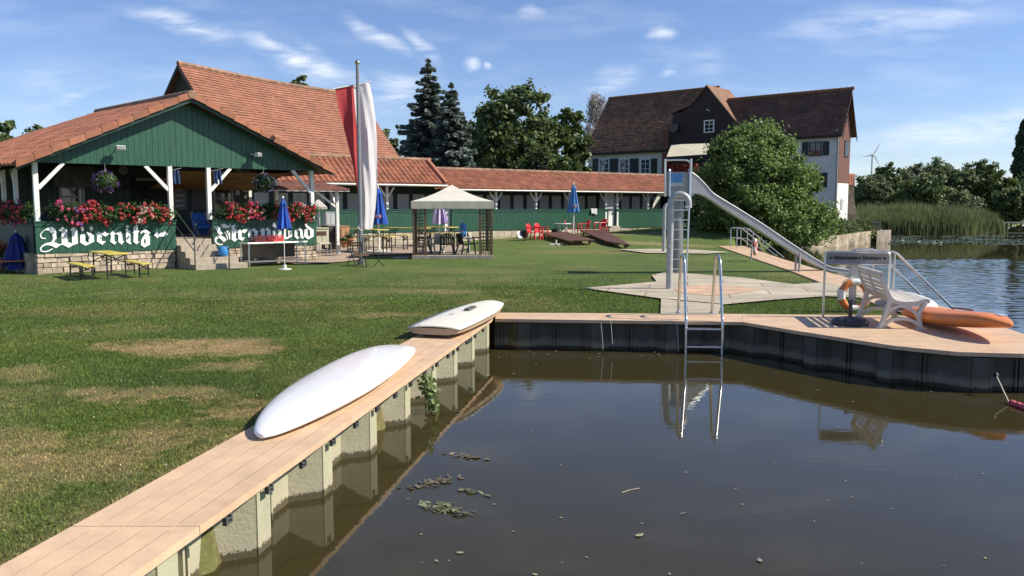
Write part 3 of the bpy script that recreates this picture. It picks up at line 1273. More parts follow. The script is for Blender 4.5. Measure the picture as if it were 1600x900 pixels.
# parapets
para = []
for i, (x0, x1) in enumerate(((0, S0), (S1, PW))):
    mb = MB()
    boards(mb, x0, x1, GREEN_Z, CAP_Z - .12, -.005, .16, .024, 3 + i)
    mb.box(x0, x1, .022, .06, GREEN_Z + .01, CAP_Z - .125)
    mb.box(x0 - .01, x1 + .01, -.03, .07, CAP_Z - .118, CAP_Z - .03)
    mb.box(x0 - .03, x1 + .03, -.05, .1, CAP_Z - .028, CAP_Z)
    para.append(mb.build('parapet', GREEN, pav))
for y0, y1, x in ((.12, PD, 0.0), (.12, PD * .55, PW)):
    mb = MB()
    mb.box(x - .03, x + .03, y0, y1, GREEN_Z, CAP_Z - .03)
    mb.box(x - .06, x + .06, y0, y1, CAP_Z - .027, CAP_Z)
    mb.build('parapet', INNER, pav)  # the side parapets' shade is put into this darker green
    mb = MB()
    mb.box(x - .12, x + .12, .35, PD, -.1, GREEN_Z - .003)
    mb.build('plinth', plinth_mat, pav)
# posts and braces
POSTS = [PF.t(57.5, .03), PF.t(267, .03), PF.t(327, .03), PF.t(487.5, .03)]
for k, x in enumerate(POSTS):
    mb = MB()
    lo = CAP_Z + .003
    yy = .03
    mb.box(x - .055, x + .055, yy - .055, yy + .055, lo, BEAM_Z + .05)
    mb.build('post', WHITE, pav, bevel=.006)
    for s in {0: (1,), 1: (-1,), 2: (1,), 3: (-1,)}[k]:
        mb = MB()
        mb.bar((x + s * .05, yy, BEAM_Z - .62), (x + s * .62, yy, BEAM_Z + .0), .085, .085, (0, 1, 0))
        mb.build('brace', WHITE, pav)
for y in (1.9, 3.4, 5.2):
    mb = MB()
    mb.box(-.05, .05, y - .05, y + .05, CAP_Z, BEAM_Z)
    mb.build('post', WHITE, pav)
    mb = MB()
    mb.bar((0, y + .05, BEAM_Z - .5), (0, y + .5, BEAM_Z), .07, .07, (1, 0, 0))
    mb.build('brace', WHITE, pav)
for y in (2.6, 4.6):
    mb = MB()
    mb.box(PW - .05, PW + .05, y - .05, y + .05, FLOOR_Z, BEAM_Z)
    mb.build('post', WHITE, pav)
# beams
mb = MB()
mb.box(-.05, PW + .05, .062, .16, BEAM_Z, BEAM_Z + .12)
mb.box(-.06, .06, .17, PD, BEAM_Z, BEAM_Z + .12)
mb.box(PW - .06, PW + .06, .17, PD, BEAM_Z, BEAM_Z + .12)
mb.build('beam', DARK, pav)
# gable boards
APX, APZ = PW / 2 - .03, 4.42
mb = MB()
q = random.Random(9)
x = -.2
while x < PW + .12:
    e = min(x + .142, PW + .14)
    def top(v):
        return BEAM_Z + .02 + (APZ - .1 - BEAM_Z) * max(0.0, 1 - abs(v - APX) / (APX + .3))
    y = q.uniform(0, .004)
    pts = [(x, -.03 + y, BEAM_Z + .0), (e, -.03 + y, BEAM_Z + .0), (e, -.03 + y, max(top(e), BEAM_Z + .02))]
    if x < APX < e:
        pts.append((APX, -.03 + y, top(APX)))
    pts.append((x, -.03 + y, max(top(x), BEAM_Z + .02)))
    mb.prism(pts, (0, .024, 0))
    x += .15
mb.build('gable_board', GREEN, pav)
# roof: two tiled slopes, verge tiles, barge boards
V0 = -.48
EL, EZ = -.42, 2.60
ER = PW + .38
EZR = 2.66
roof = tile_roof('roof', TILE, pav, (EL, PD, EZ), (0, V0 - PD, 0), (APX - EL, 0, APZ + .12 - EZ), .21, .34, .022, .008, 6, 3, skew=((-1.25, 0, .02), (-.35, 0, .10)), rough=.001)
r2 = tile_roof('roof_slope', TILE, pav, (ER, V0, EZR), (0, PD - V0, 0), (APX - ER, 0, APZ + .12 - EZR), .21, .34, .03, .02, 6, 4)
mb = MB()
for (xe, ze) in ((EL, EZ), (ER, EZR)):
    p0, p1 = Vector((xe, V0 + .05, ze - .03)), Vector((APX, V0 + .05, APZ + .08))
    mb.prism([p0, p1, p1 - Vector((0, 0, .17)), p0 - Vector((0, 0, .12))], (0, .03, 0))
mb.build('barge_board', GREEN_D, pav)
mb = MB()
for (xe, ze) in ((EL, EZ), (ER, EZR)):
    n = 11
    p0, p1 = Vector((xe, V0 - .02, ze + .02)), Vector((APX, V0 - .02, APZ + .14))
    for i in range(n):
        a, b = p0.lerp(p1, i / n), p0.lerp(p1, (i + 1.06) / n)
        up = Vector((0, 0, .035))
        lift = Vector((0, 0, .02))
        a2, b2 = a + lift, b
        w = Vector((0, .2, 0))
        dn = Vector((0, 0, -.13))
        t = q.uniform(.8, 1.15)
        mb.hexa([a2 + dn, b2 + dn, b2 + dn + w * .12, a2 + dn + w * .12, a2, b2, b2 + w * .12, a2 + w * .12], t)
        mb.hexa([a2, b2, b2 + w, a2 + w, a2 + up, b2 + up, b2 + w + up, a2 + w + up], t)
mb.build('verge_tiles', TILE, pav)
mb = MB()
yy = V0 - .03
while yy < PD:
    kx = (yy - V0) / (PD - V0)
    mb.tube([(APX - .35 * kx, yy, APZ + .10 + .10 * kx), (APX - .35 * kx - .02, yy + .38, APZ + .12 + .10 * kx)], .11, 10)
    yy += .36
mb.build('ridge_tiles', TILE_RIDGE, pav)
mb = MB()
mb.face([(EL + .1, V0 + .1, EZ - .09), (APX, V0 + .1, APZ + .02), (APX, PD, APZ + .02), (EL + .1, PD, EZ - .09)])
mb.face([(ER - .1, V0 + .1, EZR - .09), (ER - .1, PD, EZR - .09), (APX, PD, APZ + .015), (APX, V0 + .1, APZ + .015)])
mb.build('roof_lining', mat('roof lining wood', (.10, .06, .03), .8, .2, 4), pav)
# orange brown awning hung under the roof, tilted towards the lawn
mb = MB()
ax0, ax1 = PF.t(272, 1.2), PF.t(440, 1.2)
mb.face([(ax0, .7, 2.58), (ax1, .7, 2.58), (ax1, 3.3, 2.12), (ax0, 3.3, 2.12)])
mb.build('awning', mat('ochre awning cloth', (.30, .16, .05), .8, .15, 2, trans=.2), pav)
# back wall with window, door, posters
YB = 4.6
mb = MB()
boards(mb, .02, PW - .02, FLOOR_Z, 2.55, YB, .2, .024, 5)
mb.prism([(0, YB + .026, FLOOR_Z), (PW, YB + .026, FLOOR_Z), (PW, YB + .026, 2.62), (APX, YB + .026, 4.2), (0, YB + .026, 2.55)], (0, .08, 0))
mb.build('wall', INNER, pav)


def window(parent, x0, x1, z0, z1, y, fm, gm, nx=2, nz=3, fw=.04, mw=.02, name='window', depth=.05):
    mb = MB()
    mb.box(x0, x1, y - depth, y, z0, z0 + fw)
    mb.box(x0, x1, y - depth, y, z1 - fw, z1)
    mb.box(x0, x0 + fw, y - depth, y, z0 + fw + .002, z1 - fw - .002)
    mb.box(x1 - fw, x1, y - depth, y, z0 + fw + .002, z1 - fw - .002)
    for i in range(1, nx):
        c = x0 + (x1 - x0) * i / nx
        mb.box(c - mw / 2, c + mw / 2, y - depth * .7, y - .015, z0 + fw, z1 - fw)
    for i in range(1, nz):
        c = z0 + (z1 - z0) * i / nz
        mb.box(x0 + fw, x1 - fw, y - depth * .62, y - .02, c - mw / 2, c + mw / 2)
    f = mb.build(name, fm, parent)
    MB().box(x0 + fw * .6, x1 - fw * .6, y - .012, y - .004, z0 + fw * .6, z1 - fw * .6).build('pane', gm, f)
    return f


GLASS = mat('dark window glass', (.012, .014, .017), .05, .1, 3, spec=.8)
GREYW = mat('grey window wood', (.38, .38, .36), .6, .15, 6)


def pw(px, py, y=YB):
    return PF.tz(px, py, y)


a, b = pw(93, 325), pw(131, 291)
window(pav, a[0], b[0], a[1] - .3, b[1], YB - .005, GREYW, GLASS, 2, 3, .07, .05)
a, b = pw(333, 328), pw(363, 288)
window(pav, a[0], b[0], a[1] - .1, b[1], YB - .005, GREYW, GLASS, 1, 2, .06, .04)
mb = MB()
a, b = pw(208, 370), pw(258, 278)
mb.box(a[0], b[0], YB - .03, YB - .002, FLOOR_Z, b[1])
mb.build('door', DARK, pav)
PAPER = mat('pale notice paper', (.45, .45, .43), .7, .1, 8)
for (x0, y0, x1, y1) in ((364, 284, 373, 296), (368, 297, 374, 305), (380, 291, 391, 300)):
    a, b = pw(x0, y1), pw(x1, y0)
    MB().box(a[0], b[0], YB - .02, YB - .003, a[1], b[1]).build('notice', PAPER, pav)
a, b = pw(299, 327), pw(326, 287)
MB().box(a[0], b[0], YB - .03, YB - .004, a[1], b[1]).build('menu_board', mat('dark menu board', (.03, .032, .034), .4, .3, 30), pav)
a, b = pw(272, 328), pw(289, 285)
mb = MB()
mb.box(a[0], b[0], YB - .03, YB - .004, a[1], b[1])
f = mb.build('display_board', mat('glass display board', (.08, .085, .09), .3, .3, 12), pav)
for k in range(5):
    z = a[1] + (b[1] - a[1]) * (.12 + .19 * k)
    MB().box(a[0] + .05, b[0] - .05 - .06 * (k % 2), YB - .036, YB - .031, z, z + .05).build('card', PAPER, f)
mb = MB()
a, b = pw(80, 292), pw(140, 262)
mb.box(a[0], b[0], YB - .5, YB - .01, a[1], b[1])
mb.build('extractor_hood', mat('dull metal hood', (.10, .10, .09), .6, .3, 5), pav)
mb = MB()
a, b = pw(212, 282), pw(262, 279)
mb.box(a[0], b[0], YB - .08, YB - .01, a[1], b[1])
mb.build('shelf', GREYW, pav)


# blackletter lettering, cut out of thin white board and screwed to the parapets
def letter_poly(mb, pts, ox, oy, sc, dy):
    poly = []
    for px, py in pts:
        t, z = PF.tz(ox + px / sc, oy + py / sc, -.012)
        poly.append((t, -.009 - dy, z))
    mb.prism(poly, (0, -.012, 0))


LET1 = [[(350, 205), (250, 250), (150, 320), (105, 390), (110, 440), (150, 480), (235, 485), (245, 465), (170, 455), (135, 420), (135, 380), (180, 310), (250, 280), (320, 310), (380, 370), (405, 440), (395, 500), (355, 570), (420, 555), (490, 460), (495, 400), (480, 320), (440, 260), (390, 220)],
        [(360, 556), (250, 575), (160, 625), (105, 690), (110, 750), (150, 780), (240, 785), (330, 760), (405, 705), (385, 695), (310, 740), (230, 760), (160, 755), (135, 710), (160, 670), (230, 630), (300, 625), (370, 640), (470, 695), (545, 640), (600, 615), (650, 630), (755, 685), (850, 630), (970, 585), (965, 560), (950, 270), (865, 205), (790, 270), (830, 320), (835, 580), (740, 560), (720, 280), (620, 210), (525, 280), (595, 320), (598, 590), (550, 605), (480, 575), (420, 554)],
        [(1065, 185), (1115, 240), (1060, 320), (1020, 240)], [(1270, 180), (1325, 250), (1270, 320), (1220, 240)],
        [(1100, 370), (1130, 385), (1140, 545), (1215, 572), (1140, 640), (1015, 565), (1020, 395)],
        [(1160, 330), (1210, 325), (1325, 390), (1335, 545), (1140, 640), (1215, 572), (1205, 400), (1150, 370)]]
LET2 = [[(50, 265), (110, 310), (180, 270), (250, 315), (185, 365), (105, 330), (110, 450), (190, 455), (120, 525), (15, 460), (20, 345), (0, 335)],
        [(320, 260), (380, 310), (350, 330), (355, 455), (400, 470), (355, 520), (270, 465), (290, 345), (265, 315)],
        [(455, 250), (530, 325), (505, 345), (510, 450), (545, 455), (490, 520), (425, 465), (430, 340), (380, 310)],
        [(600, 130), (645, 170), (605, 205), (560, 165)], [(570, 225), (600, 220), (660, 260), (660, 460), (680, 500), (655, 515), (580, 470)],
        [(800, 120), (800, 250), (840, 250), (805, 300), (800, 460), (840, 460), (775, 515), (715, 465), (725, 305), (680, 305), (715, 260), (715, 190)],
        [(870, 250), (960, 225), (1045, 290), (1000, 325), (910, 360), (945, 310), (900, 278), (868, 318), (848, 290)],
        [(1000, 325), (930, 400), (915, 470), (945, 525), (930, 575), (860, 530), (865, 430), (910, 360)],
        [(1000, 325), (1032, 360), (1035, 520), (930, 575), (945, 525), (955, 430), (930, 400)]]
ARROW = [[(1115, 340), (1190, 265), (1190, 295), (1300, 290), (1310, 255), (1385, 315), (1310, 365), (1195, 365), (1190, 405)]]
LET3 = [[(225, 340), (310, 285), (370, 300), (400, 335), (450, 335), (465, 310), (440, 285), (410, 275), (450, 270), (485, 310), (465, 370), (400, 405), (320, 380)],
        [(115, 385), (200, 345), (235, 400), (245, 460), (310, 515), (240, 560), (195, 530), (155, 450)],
        [(200, 570), (130, 610), (105, 670), (125, 740), (190, 790), (260, 795), (320, 770), (310, 755), (250, 770), (180, 750), (145, 690), (160, 650), (215, 640), (260, 660), (320, 725), (385, 680), (350, 620), (270, 575)],
        [(330, 490), (400, 455), (470, 490), (470, 660), (400, 670), (380, 560)],
        [(590, 280), (580, 440), (640, 410), (610, 465), (600, 640), (650, 650), (575, 720), (505, 665), (515, 470), (470, 470), (515, 430), (490, 350), (570, 310)],
        [(690, 420), (740, 465), (800, 415), (880, 440), (810, 520), (740, 490), (745, 620), (820, 610), (760, 700), (660, 650), (660, 500), (625, 505)],
        [(1030, 395), (965, 440), (975, 600), (1030, 640), (990, 695), (890, 600), (895, 455)], [(1030, 395), (1120, 470), (1110, 560), (990, 695), (1030, 640), (1040, 500), (965, 440)]]
LET4 = [[(140, 425), (190, 470), (185, 620), (230, 640), (180, 690), (100, 640), (110, 510), (70, 505)], [(250, 415), (320, 490), (310, 630), (340, 640), (290, 690), (230, 640), (235, 490), (190, 470)],
        [(430, 290), (405, 340), (410, 370), (545, 500), (540, 620), (450, 685), (440, 600), (480, 560), (475, 480), (370, 410), (345, 370), (370, 320)], [(400, 470), (415, 600), (470, 640), (450, 690), (350, 620), (350, 500)],
        [(590, 470), (640, 480), (640, 620), (720, 650), (640, 680), (585, 640)], [(690, 490), (775, 490), (775, 620), (640, 680), (700, 610)], [(590, 470), (600, 330), (660, 310), (640, 480)],
        [(940, 420), (890, 500), (890, 610), (940, 640), (890, 675), (830, 620), (835, 490)], [(940, 420), (1005, 480), (1010, 620), (1040, 620), (1010, 670), (960, 640), (950, 500), (900, 480)],
        [(1130, 285), (1095, 330), (1100, 370), (1245, 475), (1240, 620), (1120, 680), (1170, 600), (1165, 490), (1065, 400), (1050, 350), (1080, 310)], [(1110, 450), (1115, 590), (1165, 620), (1120, 680), (1030, 610), (1050, 470)]]
mb = MB()
for i, p in enumerate(LET1):
    letter_poly(mb, p, 55, 340, 14.52, .0005 * i)
for i, p in enumerate(LET2):
    letter_poly(mb, p, 150, 340, 12.31, .0005 * i)
mb.build('lettering', LETTER, para[0])
mb = MB()
letter_poly(mb, ARROW[0], 150, 340, 12.31, 0)
mb.build('arrow', LETTER, para[0])
mb = MB()
for i, p in enumerate(LET3):
    letter_poly(mb, p, 328, 330, 15, .0005 * i)
for i, p in enumerate(LET4):
    letter_poly(mb, p, 400, 325, 13.85, .0005 * i)
mb.build('lettering', LETTER, para[1])

# stairs with two handrails
st = thing('stone_steps', 'five worn concrete steps leading up into the green pavilion', 'steps', PF.w((S0 + S1) / 2, 0, 0), 41.5)
sw = (S1 - S0) / 2
for k in range(5):
    mb = MB()
    z1 = FLOOR_Z - k * .155
    mb.box(-sw + .02 + .003 * k, sw - .02 + (.12 * k if k > 2 else 0), .33 - .30 * (k + 1), .33 - .30 * k - .003, -.1, z1 - .01)
    mb.build('step', STEP, st, bevel=.012)
rail_m = mat('dark green rail', (.05, .075, .06), .4, .15, 8, metal=.3)
for s, lab in ((-sw + .05, 'thin dark green handrail on the left side of the pavilion steps'), (sw - .05, 'thin dark green handrail on the right side of the pavilion steps')):
    hr = thing('handrail', lab, 'handrail', PF.w((S0 + S1) / 2 + s, 0, 0), 41.5)
    mb = MB()
    mb.tube([(0, .12, 1.5), (0, -1.15, .86), (0, -1.17, .78), (0, -1.17, -.1)], .018, 8)
    mb.build('rail', rail_m, hr, True)
    mb = MB()
    mb.tube([(0, .12, 1.08), (0, -1.17, .45)], .014, 8)
    mb.build('lower_rail', rail_m, hr, True)

# ---- flower boxes
LEAF_G = leafmat('geranium leaf', (.05, .10, .025), (.02, .05, .012))
PET_R = mat('red geranium petals', (.66, .075, .085), .6, .2, 3, tint=True, trans=.2)
PET_P = mat('pink geranium petals', (.66, .10, .24), .6, .2, 3, tint=True, trans=.2)
PET_W = mat('pale pink petals', (.74, .52, .46), .6, .1, 3, tint=True, trans=.2)
PET_V = mat('violet petals', (.26, .12, .50), .6, .25, 3, tint=True, trans=.2)


def blossoms(name, parent, centres, r, m, seed, per=22):
    rg = np.random.default_rng(seed)
    c = np.repeat(np.asarray(centres), per, 0)
    e = rg.normal(size=c.shape)
    e /= np.linalg.norm(e, axis=1, keepdims=True)
    return leaves(name, c + e * r * rg.uniform(.5, 1, (len(c), 1)), r * .75, m, parent, seed, 1.1, e * 2, None, .7, 1.3)


def flower_box(label, x, y, z, deg, length, seed, mixes, fr=PF):
    p = fr.w(x, y, z)
    t = thing('flower_box', label, 'flower box', p, deg, 'geranium boxes on the pavilion parapets')
    rg = np.random.default_rng(seed)
    mb = MB()
    h = length / 2
    mb.hexa([(-h + .02, -.07, 0), (h - .02, -.07, 0), (h - .02, .07, 0), (-h + .02, .07, 0), (-h, -.09, .15), (h, -.09, .15), (h, .09, .15), (-h, .09, .15)])
    mb.build('planter', GREEN_D, t)
    n = int(2100 * length)
    k = int(9 * length) + 3
    cx = np.linspace(-h, h, k) + rg.normal(0, .05, k)
    cc = np.stack([cx, rg.normal(-.06, .06, k), rg.uniform(.12, .32, k)], 1)
    pk = rg.integers(0, k, n)
    e = rg.normal(size=(n, 3))
    pts = cc[pk] + e * np.array([.1, .09, .09])
    pts[:, 2] -= .22 * np.clip(-pts[:, 1] - .06, 0, 1)
    leaves('foliage', pts, .045, LEAF_G, t, seed, 1.2, e + np.array([0, -.3, .6]))
    for (nm, m, cnt, x0, x1) in mixes:
        cnt = int(cnt * 1.55)
        c = np.stack([rg.uniform(x0 * h, x1 * h, cnt), rg.normal(-.16, .07, cnt), np.zeros(cnt)], 1)
        c[:, 2] = rg.uniform(-.05, .42, cnt) + .09 * np.sin(c[:, 0] * 9)
        c[:, 1] += -.05
        blossoms(nm, t, c, .042, m, seed + cnt, 24)
    return t


def fx(px):
    return PF.t(px, 0)


for (a, b, lab, seed, mixes) in [
        (84, 172, 'long box of red and pink geraniums above the first letters of the left parapet', 11, (('red_blossoms', PET_R, 62, -.3, 1), ('pink_blossoms', PET_P, 26, -1, .1), ('violet_blossoms', PET_V, 5, -.35, -.05))),
        (178, 260, 'box of red and pale pink geraniums beside the stair end of the left parapet', 12, (('red_blossoms', PET_R, 46, -.9, 1), ('pale_blossoms', PET_W, 24, -.3, .35))),
        (347, 414, 'box of red geraniums with white edging on the right parapet beside the steps', 13, (('red_blossoms', PET_R, 52, -1, .8), ('pink_blossoms', PET_P, 12, 0, .5), ('pale_blossoms', PET_W, 10, -.2, .9))),
        (418, 486, 'box of deep red geraniums at the outer end of the right parapet', 14, (('red_blossoms', PET_R, 78, -1, 1), ('pale_blossoms', PET_W, 6, .2, .5)))]:
    x0, x1 = fx(a), fx(b)
    flower_box(lab, (x0 + x1) / 2, -.02, CAP_Z + .004, 41.5, x1 - x0, seed, mixes)
flower_box('shaded geranium box on the left side parapet of the pavilion', 0, 1.7, CAP_Z + .004, -48.5, 2.6, 15, (('red_blossoms', PET_R, 55, -1, 1), ('pink_blossoms', PET_P, 14, .3, 1)))


def hanging_basket(label, px, py, yl, r, seed, petals):
    t_, z = PF.tz(px, py, yl)
    p = PF.w(t_, yl, z)
    t = thing('hanging_basket', label, 'hanging basket', p, 0, 'flower baskets hung under the pavilion eaves')
    rg = np.random.default_rng(seed)
    MB().lathe([(.02, -.14), (.1, -.12), (.14, 0)], 14).build('pot', WHITE_PL, t, True)
    mb = MB()
    for k in range(3):
        a = k * 2.1
        mb.tube([(.13 * math.cos(a), .13 * math.sin(a), 0), (0, 0, .34)], .004, 5)
    mb.tube([(0, 0, .34), (0, 0, BEAM_Z - z + .05)], .005, 5)
    mb.build('chain', GALV, t)
    e = rg.normal(size=(2200, 3))
    e /= np.linalg.norm(e, axis=1, keepdims=True)
    pts = e * (rg.uniform(.3, 1, (2200, 1)) ** .5) * np.array([r, r, r * .85])
    leaves('foliage', pts, .035, LEAF_G, t, seed, 1.4, e)
    for nm, m, n in petals:
        e = rg.normal(size=(n, 3))
        e /= np.linalg.norm(e, axis=1, keepdims=True)
        blossoms(nm, t, e * rg.uniform(.8, 1.12, (n, 1)) * np.array([r, r, r * .9]), .022, m, seed + n, 9)
    return t


hanging_basket('hanging basket of violet flowers between the left pavilion posts', 165, 284, -.05, .30, 21, (('violet_blossoms', PET_V, 150), ('pale_blossoms', PET_W, 30)))
hanging_basket('hanging basket of white and lilac flowers at the right of the pavilion', 412, 286, -.05, .30, 22, (('white_blossoms', mat('white petals', (.75, .73, .76), .6, .1, 3, tint=True, trans=.2), 130), ('violet_blossoms', PET_V, 60)))


def floodlight(label, px, py, deg):
    t_, z = PF.tz(px, py, -.3)
    t = thing('floodlight', label, 'floodlight', PF.w(t_, -.3, z), 41.5 + deg, 'white floodlights on the green gable')
    mb = MB()
    mb.hexa([(-.11, -.06, -.05), (.11, -.06, -.05), (.09, .08, -.06), (-.09, .08, -.06), (-.11, -.05, .06), (.11, -.05, .06), (.09, .07, .05), (-.09, .07, .05)])
    mb.build('housing', WHITE_PL, t, bevel=.01)
    MB().box(-.095, .095, -.068, -.061, -.04, .045).build('lamp_glass', mat('lamp glass', (.25, .26, .27), .1, .05, 4), t)
    MB().tube([(0, .07, 0), (0, .27, .02)], .014, 6).build('bracket', GALV, t)
    return t


floodlight('white floodlight on the left half of the green gable', 188, 231, 0)
floodlight('white floodlight turned sideways on the right half of the green gable', 404, 242, 35)
t_, z = pw(192, 266)
ck = thing('wall_clock', 'round pale wall clock on the shaded pavilion back wall', 'clock', PF.w(t_, YB - .03, z), 41.5)
mb = MB()
ring = [(.15 * math.cos(a), 0, .15 * math.sin(a)) for a in np.linspace(0, 2 * math.pi, 28, endpoint=False)]
mb.prism(ring, (0, .025, 0))
mb.build('dial', mat('clock dial', (.30, .29, .27), .5, .1, 6), ck)
MB().tube([(1.02 * p[0], -.004, 1.02 * p[2]) for p in ring], .012, 6, closed=True).build('rim', BLACK, ck)
MB().bar((0, -.006, 0), (.06, -.006, .05), .012, .004).bar((0, -.008, 0), (-.02, -.008, .11), .008, .004).build('hands', BLACK, ck)
for px, lab in ((274, 'dark blue pennant hanging from the post left of the steps'), (340, 'dark blue pennant hanging from the post right of the steps')):
    t_, z = PF.tz(px, 276, -.02)
    pn = thing('pennant', lab, 'pennant', PF.w(t_, -.02, z), 41.5, 'blue pennants beside the pavilion steps')
    mb = MB()
    n = 8
    vs, fs = [], []
    for i in range(n + 1):
        for j in range(7):
            v = j / 6
            vs.append((-.11 + .22 * i / n + .03 * v, .03 * math.sin(i * 1.7 + v), .17 - .36 * v))
    for i in range(n):
        for j in range(6):
            a = i * 7 + j
            fs.append((a, a + 1, a + 8, a + 7))
    mb.add(vs, fs)
    mb.build('cloth', mat('navy pennant cloth', (.03, .07, .18), .7, .3, 14, trans=.15), pn, True)
    MB().tube([(-.16, .05, .15), (.17, 0, .23)], .008, 6).build('pole', GALV, pn)
# ------------------------------------------------------------------ barn with the steep tiled roof behind the pavilion
BF = Frame(-14.0, 36.0, math.degrees(math.atan2(.864, .504)))     # x along the ridge (to the far right), y to the left of it
BL, BH = 11.1, 7.62
barn = thing('barn', 'old barn with a steep orange tiled roof behind the pavilion', 'barn', BF.o, math.degrees(BF.a))
hw, dz = 3.6, 4.55
r_ = tile_roof('roof', TILE_B, barn, (-.25, -hw, BH - dz), (BL + .45, 0, 0), (0, hw, dz), .19, .16, 0, .032, 1, 31, .90, 1.09, .06, .12)
tile_roof('roof_slope', TILE_B, barn, (BL + .2, hw, BH - dz), (-BL - .45, 0, 0), (0, -hw, dz), .19, .3, 0, .02, 1, 32, .78, 1.16, .06)
mb = MB()
for i in range(28):
    x = -.25 + i * .408
    zs = BH + .02 - .12 * math.sin(math.pi * min(1, (x + .25) / (BL + .45)))
    mb.tube([(x, 0, zs), (x + .41, 0, zs + .02)], .10, 8)
mb.build('ridge_tiles', TILE_RIDGE, barn)
mb = MB()
for x0 in (0.0, BL - .25):
    mb.prism([(x0, -hw + .25, 0), (x0, hw - .25, 0), (x0, hw - .25, BH - dz + .2), (x0, 0, BH - .14), (x0, -hw + .25, BH - dz + .2)], (.25, 0, 0))
mb.box(.25, BL - .25, -hw + .25, -hw + .5, 0, BH - dz + .1)
mb.box(.25, BL - .25, hw - .5, hw - .25, 0, BH - dz + .1)
mb.build('wall', mat('dark barn boarding', (.06, .055, .045), .8, .25, 3, streak=(6, 6, .6)), barn)
mb = MB()
for s in (-1, 1):
    p0, p1 = Vector((-.29, s * hw, BH - dz - .05)), Vector((-.29, 0, BH - .05))
    mb.prism([p0, p1, p1 - Vector((0, 0, .2)), p0 - Vector((0, 0, .2))], (.035, 0, 0))
mb.build('barge_board', mat('dark barge board', (.03, .03, .028), .7, .2, 4), barn)

# ------------------------------------------------------------------ changing cabins: long green fronted row with tiled roof
CF = Frame(-1.0, 38.0, 36.06)
CX0, CX1 = -10.6, 13.2
LX1 = CF.t(694, -.45)                   # right end of the taller kitchen roof
cab = thing('changing_cabins', 'long low row of changing cabins with green boarded front, white posts and tiled roof', 'cabin row', CF.o, 36.06)
E_Z = 2.40
tile_roof('roof', TILE, cab, (LX1 - .5, -.5, E_Z), (CX1 - LX1 + .5, 0, 0), (0, 2.15, .92), .215, .33, .032, .018, 6, 41, .8, 1.15)
tile_roof('roof_slope', TILE, cab, (CX1, 3.6, E_Z + .1), (-(CX1 - LX1), 0, 0), (0, -1.95, .82), .215, .33, .03, .018, 4, 42)
tile_roof('kitchen_roof', TILE, cab, (CX0, -.62, E_Z + .17), (LX1 - CX0, 0, 0), (-.0, 1.62, 1.08), .235, .34, .036, .02, 6, 43, .8, 1.15)
tile_roof('kitchen_roof_slope', TILE, cab, (LX1, 2.6, E_Z + .17), (-(LX1 - CX0), 0, 0), (0, -1.6, 1.08), .235, .34, .034, .02, 4, 44)
mb = MB()
x = LX1 - .4
while x < CX1:
    mb.tube([(x, 1.66, E_Z + .93), (x + .36, 1.66, E_Z + .945)], .085, 8)
    x += .35
mb.build('ridge_tiles', TILE_RIDGE, cab)
mb = MB()
x = CX0
while x < LX1 - .1:
    mb.tube([(x, 1.0, E_Z + 1.26), (x + .36, 1.0, E_Z + 1.275)], .095, 8)
    x += .35
mb.build('ridge_tiles', TILE_RIDGE, cab)
mb = MB()
for k in range(5):
    a, b = Vector((LX1 + .02, -.64, E_Z + .24)), Vector((LX1 + .02, 1.0, E_Z + 1.32))
    p, q_ = a.lerp(b, k / 5), a.lerp(b, (k + 1.05) / 5)
    mb.bar(p, q_, .15, .06)
mb.build('verge_tiles', TILE, cab)
GUT = mat('pale grey gutter', (.40, .40, .37), .5, .12, 6, metal=.2)
mb = MB()
mb.tube([(CX0, -.68, E_Z + .09), (LX1 + .05, -.68, E_Z + .09)], .05, 8)
mb.tube([(LX1 + .07, -.56, E_Z - .07), (CX1, -.56, E_Z - .07)], .042, 8)
mb.build('gutter', GUT, cab)
FZ = .50
tA, tB = CF.t(695), CF.t(706)
tC, tD = CF.t(951), CF.t(963)
mb = MB()
runs = [(CX0, tA), (tB, tC), (tD, CX1)]
for i, (x0, x1) in enumerate(runs):
    boards(mb, x0, x1, FZ + .02, 1.36, 0, .11, .024, 60 + i)
    mb.box(x0, x1, .03, .06, FZ + .02, 1.355)
    mb.box(x0, x1, -.022, .07, 1.362, 1.455)
    mb.box(x0, x1, -.05, .1, 1.458, 1.49)
mb.build('parapet', GREEN, cab)
mb = MB()
qq = random.Random(8)
x = CX0
while x < CX1:
    l = qq.uniform(.25, .6)
    for z0, z1 in ((-.1, .2), (.21, FZ)):
        if not (tC - .1 < x < tD) or z1 < .3:
            mb.box(x + .004, min(x + l, CX1) - .004, .03 + qq.uniform(-.012, .012), .25, z0, z1 - .004, qq.uniform(.85, 1.15))
    x += l
mb.build('plinth', mat('pale plinth stone', (.52, .45, .34), .85, .15, 5, .4, 16, tint=True, dirt=((.32, .27, .19), 4, .5)), cab)
MB().box(CX0, CX1, .26, 3.2, -.1, FZ - .01).build('floor', STEP, cab)
POST_PX = [605, 775, 837.5, 890, 946.5, 964.5, 1012]
for px in POST_PX:
    x = CF.t(px, .04)
    ez = E_Z + (.12 if x < LX1 else -.04)
    mb = MB()
    mb.box(x - .05, x + .05, -.0, .1, 1.493 if px not in (946.5, 964.5) else FZ, ez)
    mb.build('post', WHITE, cab)
    for s in ((-1, 1) if px != 964.5 else (1,)):
        if px == 946.5 and s == 1:
            continue
        MB().bar((x + s * .05, .05, ez - .50), (x + s * .34, .05, ez - .1), .06, .06, (0, 1, 0)).build('brace', WHITE, cab)
MB().box(CX0, LX1 - .1, .0, .1, E_Z + .13, E_Z + .23).box(LX1 - .09, CX1, 0, .1, E_Z - .03, E_Z + .06).build('beam', mat('weathered beam', (.22, .20, .17), .7, .2, 5), cab)
